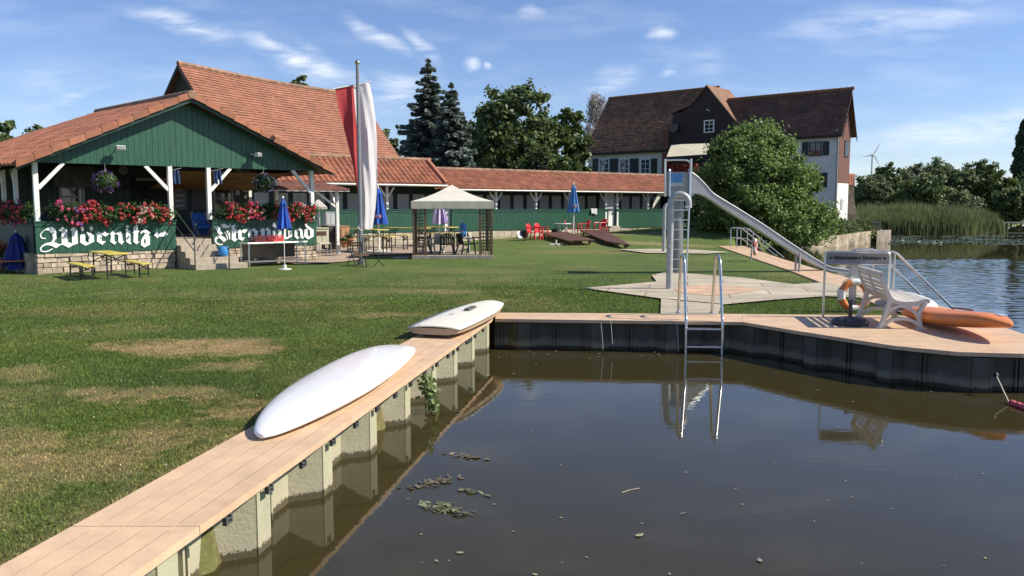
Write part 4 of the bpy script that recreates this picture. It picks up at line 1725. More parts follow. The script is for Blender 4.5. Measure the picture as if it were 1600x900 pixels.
# back wall with the cabin doors
mb = MB()
mb.box(CX0, CX1, 1.62, 1.7, FZ, E_Z + .8)
mb.box(CX0, CX1, 3.1, 3.2, -.1, E_Z + .2)
mb.box(CX1 - .1, CX1, .1, 3.09, -.1, E_Z + .2)
mb.build('wall', INNER, cab)
DOOR = mat('white cabin door', (.60, .60, .56), .55, .08, 4, streak=(5, 5, .6))
x = CX0 + .3
door = None
while x < CX1 - .9:
    mb = MB()
    mb.box(x, x + .58, 1.585, 1.615, FZ + .1, 2.16)
    mb.box(x + .05, x + .53, 1.578, 1.584, FZ + .18, FZ + .26)
    mb.box(x + .05, x + .53, 1.578, 1.584, 1.95, 2.03)
    d = mb.build('door', DOOR, cab)
    MB().box(x + .49, x + .52, 1.55, 1.577, 1.25, 1.36).build('handle', IRON, d)
    x += .80
for (a, b) in ((tA, tB), (tC, tD)):
    MB().box(a + .03, b - .03, .13, .16, FZ + .02, 1.17).build('door', mat('bright white door', (.8, .8, .76), .5, .05, 4), cab)
    MB().box(a + .03, b - .03, .135, .165, 1.175, 2.3).build('door', DOOR, cab)
# steps at the right opening, towel on the rail
mb = MB()
p = CF.w((tC + tD) / 2, 0, 0)
gzz = float(gz(p.x, p.y))
stp = thing('concrete_steps', 'low concrete step below the right opening of the cabin row', 'steps', CF.w((tC + tD) / 2, 0, gzz), 36.06)
MB().box(-.9, .75, -.75, -.03, -.1, .13).build('lower_step', STEP, stp, bevel=.015)
MB().box(-.45, .2, -.38, -.035, .132, .25).build('upper_step', STEP, stp, bevel=.015)
tw = CF.t(927)
mb = MB()
n = 8
vs, fs = [], []
for i in range(n + 1):
    for j, (yy, zz) in enumerate(((.13, 1.30), (.125, 1.502), (-.065, 1.504), (-.075, 1.40), (-.08, 1.26))):
        vs.append((-.19 + .38 * i / n, yy + .01 * math.sin(i * 1.3 + j), zz + .012 * math.sin(i * .9) - (.04 if i > 5 and j == 4 else 0)))
for i in range(n):
    for j in range(4):
        a = i * 5 + j
        fs.append((a, a + 1, a + 6, a + 5))
mb.add(vs, fs)
o = mb.build('towel', mat('white towel', (.6, .62, .6), .9, .1, 8), None, True)
o.location = CF.w(tw, 0, 0)
o.rotation_euler = (0, 0, CF.a)
tag(o, 'white towel hung over the green rail of the cabins', 'towel')

# ------------------------------------------------------------------ the mill house across the river bank
MF = Frame(21.4, 55.0, -41.0)
PLASTER = mat('white plaster', (.72, .71, .68), .85, .06, 2, .15, 30, dirt=((.52, .5, .46), 1.2, .5))
PLASTER_S = mat('cream plaster', (.80, .78, .70), .85, .04, 2, .15, 30)
BOARD_D = mat('dark brown boarding', (.030, .018, .014), .7, .25, 3, .3, 20, streak=(9, 9, .5))
BOARD_R = mat('reddish brown boarding', (.16, .062, .042), .7, .2, 3, .3, 20, streak=(9, 9, .5))
SHUT = mat('black green shutter', (.018, .025, .028), .5, .2, 5)
WINW = mat('white window frame', (.75, .75, .73), .45, .05, 6)
SKYG = mat('reflecting window glass', (.035, .06, .10), .04, .1, 2, spec=1.0)  # the sky's blue reflection is partly put into the base colour
mill = thing('mill_house', 'large white mill house with brown tiled roofs, dark gable and black shutters', 'house', MF.o, -41)
TL = MF.t(919)
tG0, tG1 = MF.t(1046), MF.t(1161)
LE, RE = 6.12, 6.55
LHD, RHD = 3.3, 1.03
LR, RR = 10.65, 9.33
mb = MB()
mb.box(TL, tG0 + .02, 0, 2 * LHD, -.3, LE)
mb.build('wall', PLASTER, mill)
mb = MB()
mb.box(tG1 - .02, -.012, 0, 2 * RHD, -.3, RE)
mb.build('wing_wall', PLASTER, mill)
# east gable: brown boards above, cream plaster below, dark base
mb = MB()
mb.box(-.01, .06, .02, 2 * RHD, 3.17, RE)
mb.prism([(-.01, .02, RE + .002), (-.01, 2 * RHD, RE + .002), (-.01, RHD, RR - .12)], (.07, 0, 0))
mb.build('gable_boarding', BOARD_R, mill)
MB().box(-.008, .04, .05, 2 * RHD, .48, 3.16).build('gable_plaster', PLASTER_S, mill)
MB().box(-.008, .05, 0.0, 2 * RHD, -.3, .475).build('gable_base', mat('brown base', (.12, .08, .06), .8, .2, 4), mill)
MB().prism([(.041, .62, 1.38), (.041, 1.06, 1.38), (.041, 1.06, 2.05), (.041, .84, 2.2), (.041, .62, 2.05)], (.02, 0, 0)).build('niche', mat('grey niche', (.33, .35, .34), .6, .1, 4), mill)
f = MB().box(.061, .10, .95, 1.72, 4.9, 6.0).build('gable_window', BOARD_D, mill)
MB().box(.101, .106, 1.02, 1.31, 4.98, 5.92).build('pane', GLASS, f)
MB().box(.101, .106, 1.37, 1.66, 4.98, 5.92).build('pane', GLASS, f)
f = MB().box(.061, .09, .80, 1.22, 7.15, 7.75).build('attic_window', BOARD_D, mill)
MB().box(.091, .096, .86, 1.16, 7.2, 7.7).build('pane', GLASS, f)
MB().tube([(.0, -.06, .3), (0, -.06, RE - .1), (-.06, -.3, RE)], .06, 8).build('downpipe', GUT, mill)
MB().tube([(tG0 - .12, -.06, 2.5), (tG0 - .12, -.06, LE - .05)], .05, 8).build('downpipe', GUT, mill)
# roofs
tile_roof('roof', TILE_M, mill, (TL - .35, -.35, LE - .25), (tG0 + 2.2 - TL + .35, 0, 0), (0, LHD + .35, LR - LE + .25), .24, .19, 0, .035, 1, 51, .7, 1.25, .08, .05)
tile_roof('roof_slope', TILE_M, mill, (tG0 + 2.2, 2 * LHD + .3, LE - .1), (-(tG0 + 2.2 - TL + .35), 0, 0), (0, -LHD - .3, LR - LE + .1), .24, .3, 0, .02, 1, 52, .7, 1.25, .08)
tile_roof('wing_roof', mat('dark brown mill tile', (.155, .082, .055), .85, .18, 1.2, .15, 40, tint=True, dirt=((.06, .05, .035), .8, .6)), mill, (tG1 - 1.9, -.32, RE - .28), (.35 - tG1 + 1.9, 0, 0), (0, RHD + .32, RR - RE + .28), .24, .19, 0, .035, 1, 53, .75, 1.2, .08, .04)
tile_roof('wing_roof_slope', TILE_M, mill, (.35, 2 * RHD + .32, RE - .28), (-(.35 - tG1 + 1.9), 0, 0), (0, -RHD - .32, RR - RE + .28), .24, .3, 0, .02, 1, 54, .7, 1.25, .08)
for x0, x1, y, z in ((TL - .35, tG0 + 2.2, LHD, LR), (tG1 - 1.9, .35, RHD, RR)):
    mb = MB()
    x = x0
    while x < x1:
        mb.tube([(x, y, z), (x + .4, y, z + .02)], .12, 8)
        x += .39
    mb.build('ridge_tiles', TILE_M, mill)
mb = MB()
for s in (-1, 1):
    p0, p1 = Vector((.36, RHD + s * (RHD + .32), RE - .36)), Vector((.36, RHD, RR - .06))
    mb.prism([p0, p1, p1 - Vector((0, 0, .22)), p0 - Vector((0, 0, .22))], (.04, 0, 0))
mb.build('barge_board', BOARD_D, mill)
MB().bar((TL - .3, -.34, LE - .30), (tG0, -.34, LE - .30), .05, .2).build('fascia', BOARD_D, mill)
MB().bar((tG1, -.31, RE - .33), (.3, -.31, RE - .33), .05, .2).build('fascia', BOARD_D, mill)
# the dark boarded cross gable in the middle
GYF = -.25
out = [(1105, 134), (1163, 204), (1163, 300), (1038, 300), (1038, 226), (1048, 205), (1053, 177), (1066, 175), (1080, 164), (1091, 150)]
poly = []
for px, py in out:
    t_, z = MF.tz(px, py, GYF)
    poly.append((t_, GYF, z))
mb = MB()
mb.prism(poly, (0, 2.0, 0))
mb.build('cross_gable', BOARD_D, mill)
apx, apz = poly[0][0], poly[0][2]
mb = MB()
gr = MF.tz(1166, 209, GYF)
for k, (a, b) in enumerate((((apx, apz), (gr[0] + .1, gr[1] - .1)), ((apx, apz), (poly[9][0], poly[9][2])), ((poly[9][0], poly[9][2]), (poly[8][0], poly[8][2])), ((poly[8][0], poly[8][2]), (poly[6][0] - .3, poly[6][2])))):
    p0, p1 = Vector((a[0], GYF - .12, a[1] + .06)), Vector((b[0], GYF - .12, b[1] + .06))
    dn = Vector((0, 0, -.1))
    dp = Vector((0, 3.6 if k == 0 else 2.2, 0))
    mb.hexa([p0 + dn, p1 + dn, p1 + dn + dp, p0 + dn + dp, p0, p1, p1 + dp, p0 + dp], 1)
mb.build('gable_roof', TILE_M, mill)


def mill_window(x0p, x1p, y0p, y1p, y, nx, nz, gm=SKYG, fm=WINW, name='window'):
    a, b = MF.tz(x0p, y1p, y), MF.tz(x1p, y0p, y)
    return window(mill, a[0], b[0], a[1], b[1], y - .01, fm, gm, nx, nz, .08, .035, name, .09)


def shutter(x0p, x1p, y0p, y1p):
    a, b = MF.tz(x0p, y1p, 0), MF.tz(x1p, y0p, 0)
    mb = MB()
    mb.box(a[0], b[0], -.05, -.005, a[1], b[1])
    n = 9
    for k in range(n):
        z = a[1] + .06 + (b[1] - a[1] - .12) * k / n
        mb.box(a[0] + .05, b[0] - .05, -.062, -.052, z, z + .06)
    mb.build('shutter', SHUT, mill)


for x0, x1 in ((926, 934.7), (953.4, 965.9), (984.8, 998), (1017.6, 1027)):
    shutter(x0, x1, 247.5, 272)
for x0, x1 in ((937, 952.8), (968.5, 984), (1001, 1017)):
    mill_window(x0, x1, 247.5, 272, 0, 2, 3)
t_, z = MF.tz(975, 274, 0)
MB().box(t_ - .55, t_ + .45, -.32, -.02, z - .2, z + .02).build('window_box', BLACK, mill)
for x0, x1, y0, y1 in ((1253, 1263, 221.5, 244), (1285.5, 1296, 220.5, 243), (1272.6, 1282.5, 269.5, 293), (1283, 1293, 269.5, 293)):
    shutter(x0, x1, y0, y1)
mill_window(1263.5, 1285, 220.5, 244.5, 0, 2, 1, GLASS, mat('brown window frame', (.10, .09, .08), .5, .1, 5))
mill_window(1100.5, 1116.8, 187, 208, GYF, 2, 3, GLASS)
t_, z = MF.tz(1109, 174, GYF)
MB().tube([(t_, GYF, z), (t_ - .05, GYF - .25, z + .12), (t_ - .1, GYF - .3, z + .05)], .04, 6).build('lamp', WHITE_PL, mill)
t_, z = MF.tz(1056, 201, GYF)
mb = MB()
mb.lathe([(.02, -.02), (.2, 0), (.36, .09)], 16)
d = mb.build('satellite_dish', mat('brown dish', (.10, .07, .06), .6, .1, 4), mill, True)
d.location = (t_, GYF - .22, z)
d.rotation_euler = (R(75), 0, 0)
# balcony niche: brown side, awning, flower trough
a, b = MF.tz(1034, 268, -.35), MF.tz(1044.5, 205, -.35)
MB().box(a[0], b[0], -.35, -.02, 2.0, b[1]).build('balcony_side', BOARD_R, mill)
c0, c1 = MF.tz(1041.5, 245.6, -4.4), MF.tz(1104, 241.5, -4.4)
e0, e1 = MF.tz(1049, 226.5, -2.2), MF.tz(1110, 224.5, -2.2)
mb = MB()
mb.prism([(c0[0], -4.4, c0[1]), (c1[0], -4.4, c1[1]), (e1[0], -2.2, e1[1]), (e0[0], -2.2, e0[1])], (0, .01, .03))
mb.build('awning', mat('cream striped awning', (.78, .70, .50), .8, .06, 5, streak=(1, .2, 1), trans=.1), mill)
MB().bar((c0[0] - .05, -4.4, c0[1] - .05), (c1[0], -4.4, c1[1] - .05), .06, .1).build('awning_bar', BOARD_D, mill)
f0, f1 = MF.tz(1041, 268, -3.6), MF.tz(1092, 256, -3.6)
MB().box(f0[0] - .1, f1[0] + 1.5, -3.6, -.27, f0[1] - 1.2, f0[1] - .02).build('balcony', BOARD_D, mill)
rg = np.random.default_rng(77)
k = 900
leaves('geranium_row', np.stack([rg.uniform(f0[0], f1[0], k), rg.normal(-3.75, .15, k), rg.uniform(f0[1] - .1, f1[1], k)], 1), .16, mat('distant red geraniums', (.40, .075, .045), .7, .3, 3, tint=True), mill, 5, 1.2)

# ruined stone wall with a tile coping beside the mill
rw = thing('ruined_wall', 'rough stone buttress with orange tile coping beside the mill gable', 'wall', (0, 0, 0))
D_ = 58.5
prof = [(1321, 352), (1320, 289), (1334.5, 289), (1335, 318), (1338, 334), (1346, 349), (1346, 354)]
mb = MB()
mb.prism([A(x, y, D_) for x, y in prof], (.6, 1.6, 0))
mb.build('masonry', mat('old rubble masonry', (.40, .31, .21), .9, .3, 2.2, .9, 6, dirt=((.16, .12, .09), 1.5, .7)), rw)
mb = MB()
p0, p1 = A(1319.5, 289, D_ - .2), A(1335.3, 289, D_ - .2)
p2, p3 = A(1334, 271.5, D_ + .9), A(1320, 271.5, D_ + .9)
u = p1 - p0
o = tile_roof('coping_tiles', TILE, rw, p0, p1 - p0, p3 - p0, .2, .2, .02, .04, 6, 61, .75, 1.25)

# quay of stone blocks in front of the mill
def quay(label, pts_bottom, tops, m, back=(1.2, 2.2)):
    t = thing('quay_wall', label, 'quay')
    b = [G(x, y, WATER_Z) for x, y in pts_bottom]
    mb = MB()
    n = len(b)
    q = random.Random(n)
    for i in range(n - 1):
        za, zb = tops[i], tops[i + 1]
        bk_ = Vector((back[0], back[1], 0))
        pa, pb = b[i], b[i + 1]
        dn = Vector((0, 0, -1))
        ta, tb = Vector((pa.x, pa.y, za)), Vector((pb.x, pb.y, zb))
        tp = Vector((0, 0, 0))
        mb.hexa([pa + dn, pb + dn, pb + dn + bk_, pa + dn + bk_, ta, tb, tb + bk_, ta + bk_])
    mb.build('masonry', m, t)
    return t


QUAY = mat('quay stone', (.50, .42, .29), .9, .22, 1.6, .7, 5, dirt=((.13, .10, .07), .9, .9))
quay('low pale stained quay wall under the big round tree', [(1250, 389), (1270, 388), (1308.5, 386)], [.0, .06, .12], QUAY)
quay('taller stained quay block below the mill gable', [(1309, 385.6), (1330, 382.5), (1360, 379)], [.12, .15, .22], mat('stained quay stone', (.40, .33, .23), .9, .3, 1.5, .7, 5, dirt=((.08, .065, .05), .8, .95)))
qb = quay('squared dark concrete pier at the end of the quay', [(1369.5, 379), (1386.5, 378)], [.2, .2], mat('weathered pier concrete', (.30, .25, .20), .9, .2, 2, .5, 8, dirt=((.14, .11, .09), 1.2, .7)))
fe = thing('picket_fence', 'dark picket fence behind the quay pier', 'fence', A(1340, 363, 50.5))
for k in range(9):
    p = A(1341 + k * 2.1, 348 + .3 * k, 50.5) - fe.location
    mb = MB()
    mb.box(p.x - .025, p.x + .025, -.02, .02, -.4, p.z)
    mb.build('picket', IRON, fe)
MB().box(.0, .75, .021, .05, .15, .2).build('rail', IRON, fe)
bx = thing('grey_cabinet', 'plain olive grey utility cabinet standing on the quay pier', 'cabinet', A(1366.5, 363, 50.0))
MB().box(-.28, .28, -.2, .2, -.2, .58).build('body', mat('olive grey metal', (.14, .135, .10), .6, .08, 4), bx)
MB().box(-.31, .31, -.23, .23, .582, .62).build('lid', mat('olive grey lid', (.18, .175, .14), .6, .08, 4), bx)
# ------------------------------------------------------------------ trees, bushes, reeds
LEAF_D = leafmat('dark oak leaf', (.12, .165, .055), (.08, .118, .038))
LEAF_B = leafmat('bright willow leaf', (.18, .26, .07), (.12, .185, .05), .40)
LEAF_F = leafmat('riverside leaf', (.165, .20, .09), (.115, .15, .065))
LEAF_Y = leafmat('yellow green leaf', (.12, .16, .035), (.08, .11, .03))
LEAF_P = leafmat('poplar leaf', (.07, .105, .045), (.05, .08, .035))
NEEDLE = leafmat('blue spruce needle', (.21, .25, .21), (.13, .17, .14), .22)
REED = leafmat('reed blade', (.19, .22, .09), (.12, .15, .06), .3)


def top_of(px, py, D):
    return A(px, py, D).z


def spruce(label, px, top, D, halfw_px, base_py, seed, gz0=.3):
    p = A(px, base_py, D)
    zt = A(px, top, D).z
    h = zt - gz0
    rmax = halfw_px / FPX * D * 1.32
    t = thing('spruce_tree', label, 'spruce', (p.x, D, gz0), 0, 'blue spruces behind the cabins')
    mb = MB()
    mb.tube([(0, 0, -.1), (0, 0, h * .5), (0, 0, h)], [h * .022, h * .014, .01], 8)
    rg = np.random.default_rng(seed)
    cs, bs, ts, ax = [], [], [], []
    lev = 26
    for i in range(lev):
        f = i / (lev - 1)
        z = h * (.06 + .93 * f)
        L = rmax * (1 - f) ** .74 * rg.uniform(.76, 1.12) + .08
        nb = int(12 - 5 * f)
        a0 = rg.uniform(0, 6.28)
        for k in range(nb):
            a = a0 + 2 * math.pi * k / nb + rg.normal(0, .18)
            zj = z + rg.normal(0, .10) * h / 10
            l = L * rg.uniform(.72, 1.12)
            d = np.array([math.cos(a), math.sin(a), 0])
            side = np.array([-d[1], d[0], 0])
            n = int(150 + 480 * l / rmax)
            s = rg.uniform(.08, 1, n) ** .8
            wid = .30 * l * (1.05 - s) + .05
            off = rg.uniform(-1, 1, n) * wid
            zz = zj - .34 * l * s ** 1.3 + .16 * l * s ** 4 - np.abs(off) * .35 - rg.uniform(0, .24, n) * (.4 + l * .35)
            c = d * (s * l)[:, None] + side * off[:, None]
            c[:, 2] = zz
            cs.append(c)
            bs.append(np.tile(np.array([0, 0, 1.2]) + d * .5, (n, 1)))
            ts.append(rg.uniform(.6, 1.25, n) * rg.uniform(.75, 1.2) * (.55 + .85 * s))
            ax.append(d * .9 + side * np.sign(off)[:, None] * .8 + np.array([0, 0, -.35]) + rg.normal(0, .25, (n, 3)))
            if k % 2 == 0 and l > .4:
                mb.tube([(0, 0, z), tuple(d * l * .5 + np.array([0, 0, z - .15 * l])), tuple(d * l * .9 + np.array([0, 0, z - .22 * l]))], [.03, .02, .006], 5)
    mb.build('trunk', BARK, t, True)
    leaves('crown', np.concatenate(cs), .105 * h / 10, NEEDLE, t, seed, 2.3, np.concatenate(bs), np.concatenate(ts), axis=np.concatenate(ax))
    return t


spruce('tall dark blue spruce on the left, behind the cabin roof', 671, 94, 52, 66, 300, 3)
spruce('shorter blue spruce close to the right of the tall spruce', 706, 130, 50, 52, 300, 4)


def tree_px(name, label, x0, x1, top, base_py, D, m, seed, leaf, n, group, cat='tree', base=.12, gz0=None, **k):
    p = A((x0 + x1) / 2, base_py, D)
    z0 = p.z if gz0 is None else gz0
    zt = A((x0 + x1) / 2, top, D).z
    return broad_tree(name, label, (p.x, D, z0), zt - z0, (x1 - x0) / 2 / FPX * D * .92, m, seed, leaf, n, group, cat, base, **k)


GB = 'broadleaved trees behind the cabins'
tree_px('oak_tree', 'large round dark green oak behind the cabin row', 738, 872, 124, 320, 57, LEAF_D, 5, .21, 26000, GB, clumps=110, cr=.30, lump=.16, gz0=.3)
tree_px('oak_tree', 'dark oak to the right of the largest oak, nearest to the mill', 842, 926, 168, 320, 60, LEAF_D, 6, .21, 15000, GB, clumps=80, cr=.3, gz0=.3)
tree_px('oak_tree', 'lower oak filling the gap between the spruces and the largest oak', 722, 800, 172, 320, 61, LEAF_D, 7, .21, 11000, GB, clumps=70, cr=.32, gz0=.3)
tree_px('shrub', 'low bush behind the middle of the cabin roof', 780, 900, 232, 322, 54, LEAF_D, 8, .16, 12000, None, 'bush', base=.02, clumps=90, cr=.25, gz0=.3)
tree_px('cypress_shrub', 'narrow dark conifer in front of the oaks', 822, 860, 228, 322, 52, leafmat('dark conifer leaf', (.03, .05, .024), None), 81, .12, 5000, None, 'conifer', base=.0, clumps=50, cr=.3, gz0=.3)
tree_px('tree', 'green treetop showing beside the right end of the barn roof', 585, 626, 196, 320, 62, LEAF_F, 9, .22, 5000, None, base=.3, gz0=.3)
tree_px('tree', 'green treetop rising just above the barn ridge', 452, 490, 119, 330, 70, LEAF_F, 10, .26, 4500, None, base=.5, gz0=.3)
GL = 'trees on the left horizon'
tree_px('tree', 'dark tree at the left picture edge behind the pavilion roof', -60, 45, 178, 330, 60, LEAF_D, 11, .24, 9000, GL, gz0=.0)
tree_px('tree', 'bushy tree top showing over the pavilion roof beside the leftmost tree', 35, 112, 190, 330, 66, LEAF_F, 12, .24, 8000, GL, gz0=.0)
tree_px('tree', 'tree tops just peeping over the pavilion roof left of the barn', 195, 262, 156, 330, 75, LEAF_F, 13, .26, 5000, GL, base=.45, gz0=.0)
# pale bare birch far behind the mill
bt = thing('birch_tree', 'tall pale bare birch rising behind the left end of the mill roof', 'birch', (A(930, 300, 85).x, 85, .3))
mb = MB()
q = random.Random(5)
zt = A(930, 133, 85).z
mb.tube([(0, 0, 0), (.2, 0, zt * .5), (.1, 0, zt * .96)], [.18, .11, .02], 8)
tips = []
for k in range(64):
    z = zt * q.uniform(.42, .93)
    a = q.uniform(0, 6.28)
    l = (1 - z / zt) * 2.6 + .55
    e = Vector((.15 + math.cos(a) * l * .75, math.sin(a) * l * .75, z + l * .7))
    mb.tube([(.15, 0, z), e, e + Vector((math.cos(a) * .3, math.sin(a) * .3, -.6))], [.05, .025, .01], 5)
    for j in range(36):
        f = q.uniform(.3, 1.1)
        tips.append((.15 + (e.x - .15) * f + q.uniform(-.3, .3), e.y * f + q.uniform(-.3, .3), z + (e.z - z) * f - q.uniform(0, .9)))
mb.build('trunk', mat('birch bark', (.46, .42, .38), .8, .2, 5), bt, True)
leaves('twigs', tips, .08, mat('pale birch twigs', (.36, .31, .29), .8, .2, 4, tint=True, trans=.3), bt, 3, 5.0, axis=np.tile(np.array([.15, 0, -1.0]), (len(tips), 1)) + np.random.default_rng(1).normal(0, .3, (len(tips), 3)))

# the big round tree beside the slide
bp = G(1192, 393, .0)
bw_ = thing('round_tree', 'big round bright green tree growing on the bank behind the slide', 'tree', (A(1192, 330, 39.6).x, 39.6, -.1))
D_ = 39.6
rx = 112 / FPX * D_
zt = A(1190, 190, D_).z
rg = np.random.default_rng(15)
trunk_mb(zt * .5, .16, 15, 8, 1.6).build('trunk', BARK, bw_, True)
PXM = D_ / FPX
prof_f = [0, .12, .3, .6, .8, .92, 1.0]
prof_l = np.array([1100, 1084, 1080, 1086, 1106, 1134, 1172])
prof_r = np.array([1296, 1302, 1293, 1266, 1238, 1214, 1192])
K = 520
f = rg.uniform(0, 1, K) ** .9
a = rg.uniform(0, 2 * np.pi, K)
q_ = rg.uniform(.35, 1, K) ** .5 * (1 + rg.normal(0, .07, K))
q_ *= np.where(vnoise(a * 2.2 + 3, f * 7, 1.0, 61) < .36, .72, 1.0)
xl, xr = np.interp(f, prof_f, prof_l), np.interp(f, prof_f, prof_r)
cx = ((xl + xr) / 2 - 1192) * PXM
hwid = (xr - xl) / 2 * PXM * .93
cc = np.stack([cx + hwid * q_ * np.cos(a), hwid * q_ * np.sin(a), f * zt * .965 - .05], 1)
n = 105000
w_ = rg.uniform(.5, 1.5, K)
pick = rg.choice(K, n, p=w_ / w_.sum())
e = rg.normal(size=(n, 3))
sz_ = (.14 + .36 * rg.uniform(0, 1, K) ** 1.6)[pick][:, None]
p1 = cc[pick] + e * sz_ * np.array([.62, .62, .5])
out_ = np.stack([np.cos(a) * q_, np.sin(a) * q_, f * .6], 1)[pick]
n1 = e * .35 + out_ * .35 + np.array([0, 0, .35])
t1 = rg.uniform(.8, 1.2, K)[pick] * rg.uniform(.65, 1.4, n)
ok_ = p1[:, 2] > -.35
p1, n1, t1 = p1[ok_], n1[ok_], t1[ok_]
n = len(p1)
leaves('crown', p1, .10, LEAF_B, bw_, 16, 1.55, n1, t1)
# darker low bushes at the foot of the tree and along the bank
for i, (x0, x1, top, base, D, m, lab) in enumerate([
        (1238, 1318, 322, 388, 44, LEAF_Y, 'yellow green bush beside the right foot of the round tree'),
        (1062, 1140, 296, 390, 43, LEAF_D, 'dark bush in the shade left of the round tree'),
        (1236, 1292, 350, 388, 41.5, LEAF_B, 'low bank bush under the round tree above the quay')]):
    tree_px('bank_bush', lab, x0, x1, top, base, D, m, 20 + i, .085, 9000, None, 'bush', base=.0, clumps=70, cr=.28, gz0=-.1)
for i, (x, y, D, r, lab, m) in enumerate([(1297, 366, 46, .75, 'dark weeds growing on the quay left of the mill gable', LEAF_D), (1322, 361, 48, .8, 'grey weeds growing on the taller quay block', LEAF_F), (1344, 359, 48.6, .6, 'dry pale weeds at the right of the taller quay block', LEAF_Y)]):
    p = A(x, y, D)
    t = thing('weeds', lab, 'weeds', p)
    rg = np.random.default_rng(40 + i)
    c = rg.normal(size=(1500, 3)) * np.array([r * .5, .4, .22])
    leaves('foliage', c, .09, m, t, i, 3.0, None)
    mb = MB()
    for k in range(9):
        a = rg.uniform(-r, r) * .6
        mb.tube([(a, 0, -.5), (a * 1.1, 0, rg.uniform(0, .35))], .012, 5)
    mb.build('stem', BARK, t)
p = A(1030, 352, 40)

# river bank trees in the distance
GR = 'trees along the far river bank'
far = [(1330, 1392, 268, 88, LEAF_F, 'grey green tree immediately right of the ruined wall'),
       (1352, 1412, 256, 94, LEAF_D, 'dark pointed tree below the wind turbine'),
       (1385, 1452, 252, 96, LEAF_F, 'left tree of the highest far bank crowns'),
       (1428, 1500, 246, 98, LEAF_F, 'highest round tree of the far bank'),
       (1402, 1486, 274, 84, LEAF_D, 'dark round tree low in front of the far bank crowns'),
       (1470, 1536, 262, 96, LEAF_F, 'grey willow right of the highest far bank tree'),
       (1494, 1556, 247, 102, LEAF_D, 'dark tall tree in the middle of the gap before the poplar'),
       (1520, 1586, 262, 92, LEAF_Y, 'yellowish tree left of the poplar'),
       (1548, 1612, 288, 88, LEAF_D, 'dark tree at the foot of the poplar'),
       (1464, 1530, 300, 82, LEAF_F, 'low willow bush behind the reeds'),
       (1566, 1660, 272, 104, LEAF_D, 'dark tree at the right picture edge behind the poplar')]
for i, (x0, x1, top, D, m, lab) in enumerate(far):
    tree_px('bank_tree', lab, x0, x1, top, 352, D, m, 100 + i, .19, 17000, GR, base=.02, gz0=-.3, clumps=120, cr=.27, shell=.5, lump=.13)
for i, (x0, x1, top, base, lab) in enumerate([(1578, 1604, 190, 352, 'tall slender poplar at the right picture edge'), (1598, 1624, 214, 352, 'second poplar cut by the right picture edge')]):
    D = 108
    p = A((x0 + x1) / 2, base, D)
    zt = A(x0, top, D).z
    t = thing('poplar_tree', lab, 'poplar', (p.x, D, -.3), 0, 'poplars at the right edge')
    rg = np.random.default_rng(60 + i)
    n = 9000
    f = rg.uniform(0, 1, n)
    rr = (x1 - x0) / 2 / FPX * D * 1.25 * (np.sin(np.pi * np.clip(f * .9 + .1, 0, 1)) ** .55) * (.8 + .35 * np.sin(f * 40 + i) * .4)
    a = rg.uniform(0, 6.28, n)
    q_ = rg.uniform(.5, 1.05, n)
    c = np.stack([np.cos(a) * rr * q_, np.sin(a) * rr * q_, .5 + f * (zt)], 1)
    trunk_mb(zt * .7, .25, 61 + i, 2, .5).build('trunk', BARK, t, True)
    leaves('crown', c, .3, LEAF_P, t, 5, 1.5, np.stack([np.cos(a), np.sin(a), np.ones(n) * .8], 1), axis=None)

# reed belt (one mass of blades)
rg = np.random.default_rng(33)
n = 34000
front = [(1336, 366), (1372, 366.5), (1420, 366.8), (1490, 366.2), (1530, 364), (1556, 363)]
fp = np.array([tuple(G(x, y, WATER_Z)[:2]) for x, y in front])
s = rg.uniform(0, 1, n)
ux = np.interp(s, np.linspace(0, 1, len(fp)), fp[:, 0])
uy = np.interp(s, np.linspace(0, 1, len(fp)), fp[:, 1])
dep = rg.uniform(0, 1, n) ** 1.5 * 9
x = ux + rg.normal(0, .35, n) + dep * .35
y = uy + rg.normal(0, .25, n) + dep
hh = .82 * (1.35 + .95 * vnoise(x, y, 2.3, 41) + .35 * vnoise(x, y, .8, 42)) * rg.uniform(.55, 1.08, n) * np.interp(s, [0, .1, .75, 1], [.85, 1.05, 1.0, .7]) * np.interp(dep, [0, .8, 9], [.75, 1, 1.25])
w = rg.uniform(.02, .045, n)
a = rg.uniform(0, 6.28, n)
ln = rg.uniform(.03, .4, n) * hh
la = rg.uniform(0, 6.28, n)
c = np.stack([x, y, np.full(n, -.6)], 1)
side = np.stack([np.cos(a) * w, np.sin(a) * w, np.zeros(n)], 1)
tip = c + np.stack([np.cos(la) * ln, np.sin(la) * ln, hh + .3], 1)
mid = (c + tip) / 2 + np.stack([-np.cos(la) * ln * .2, -np.sin(la) * ln * .2, np.zeros(n)], 1)
V = np.stack([c - side, c + side, mid + side * .9, tip, mid - side * .9], 1).reshape(-1, 3)
o = np_mesh('reeds', V, np.arange(len(V)).reshape(-1, 5), REED, None, False, np.repeat(rg.uniform(.55, 1.4, n) * (.7 + .6 * vnoise(x, y, 1.6, 44)), 5, 0))
tag(o, 'dense belt of tall green reeds along the far water edge', 'reeds', None, 'stuff')
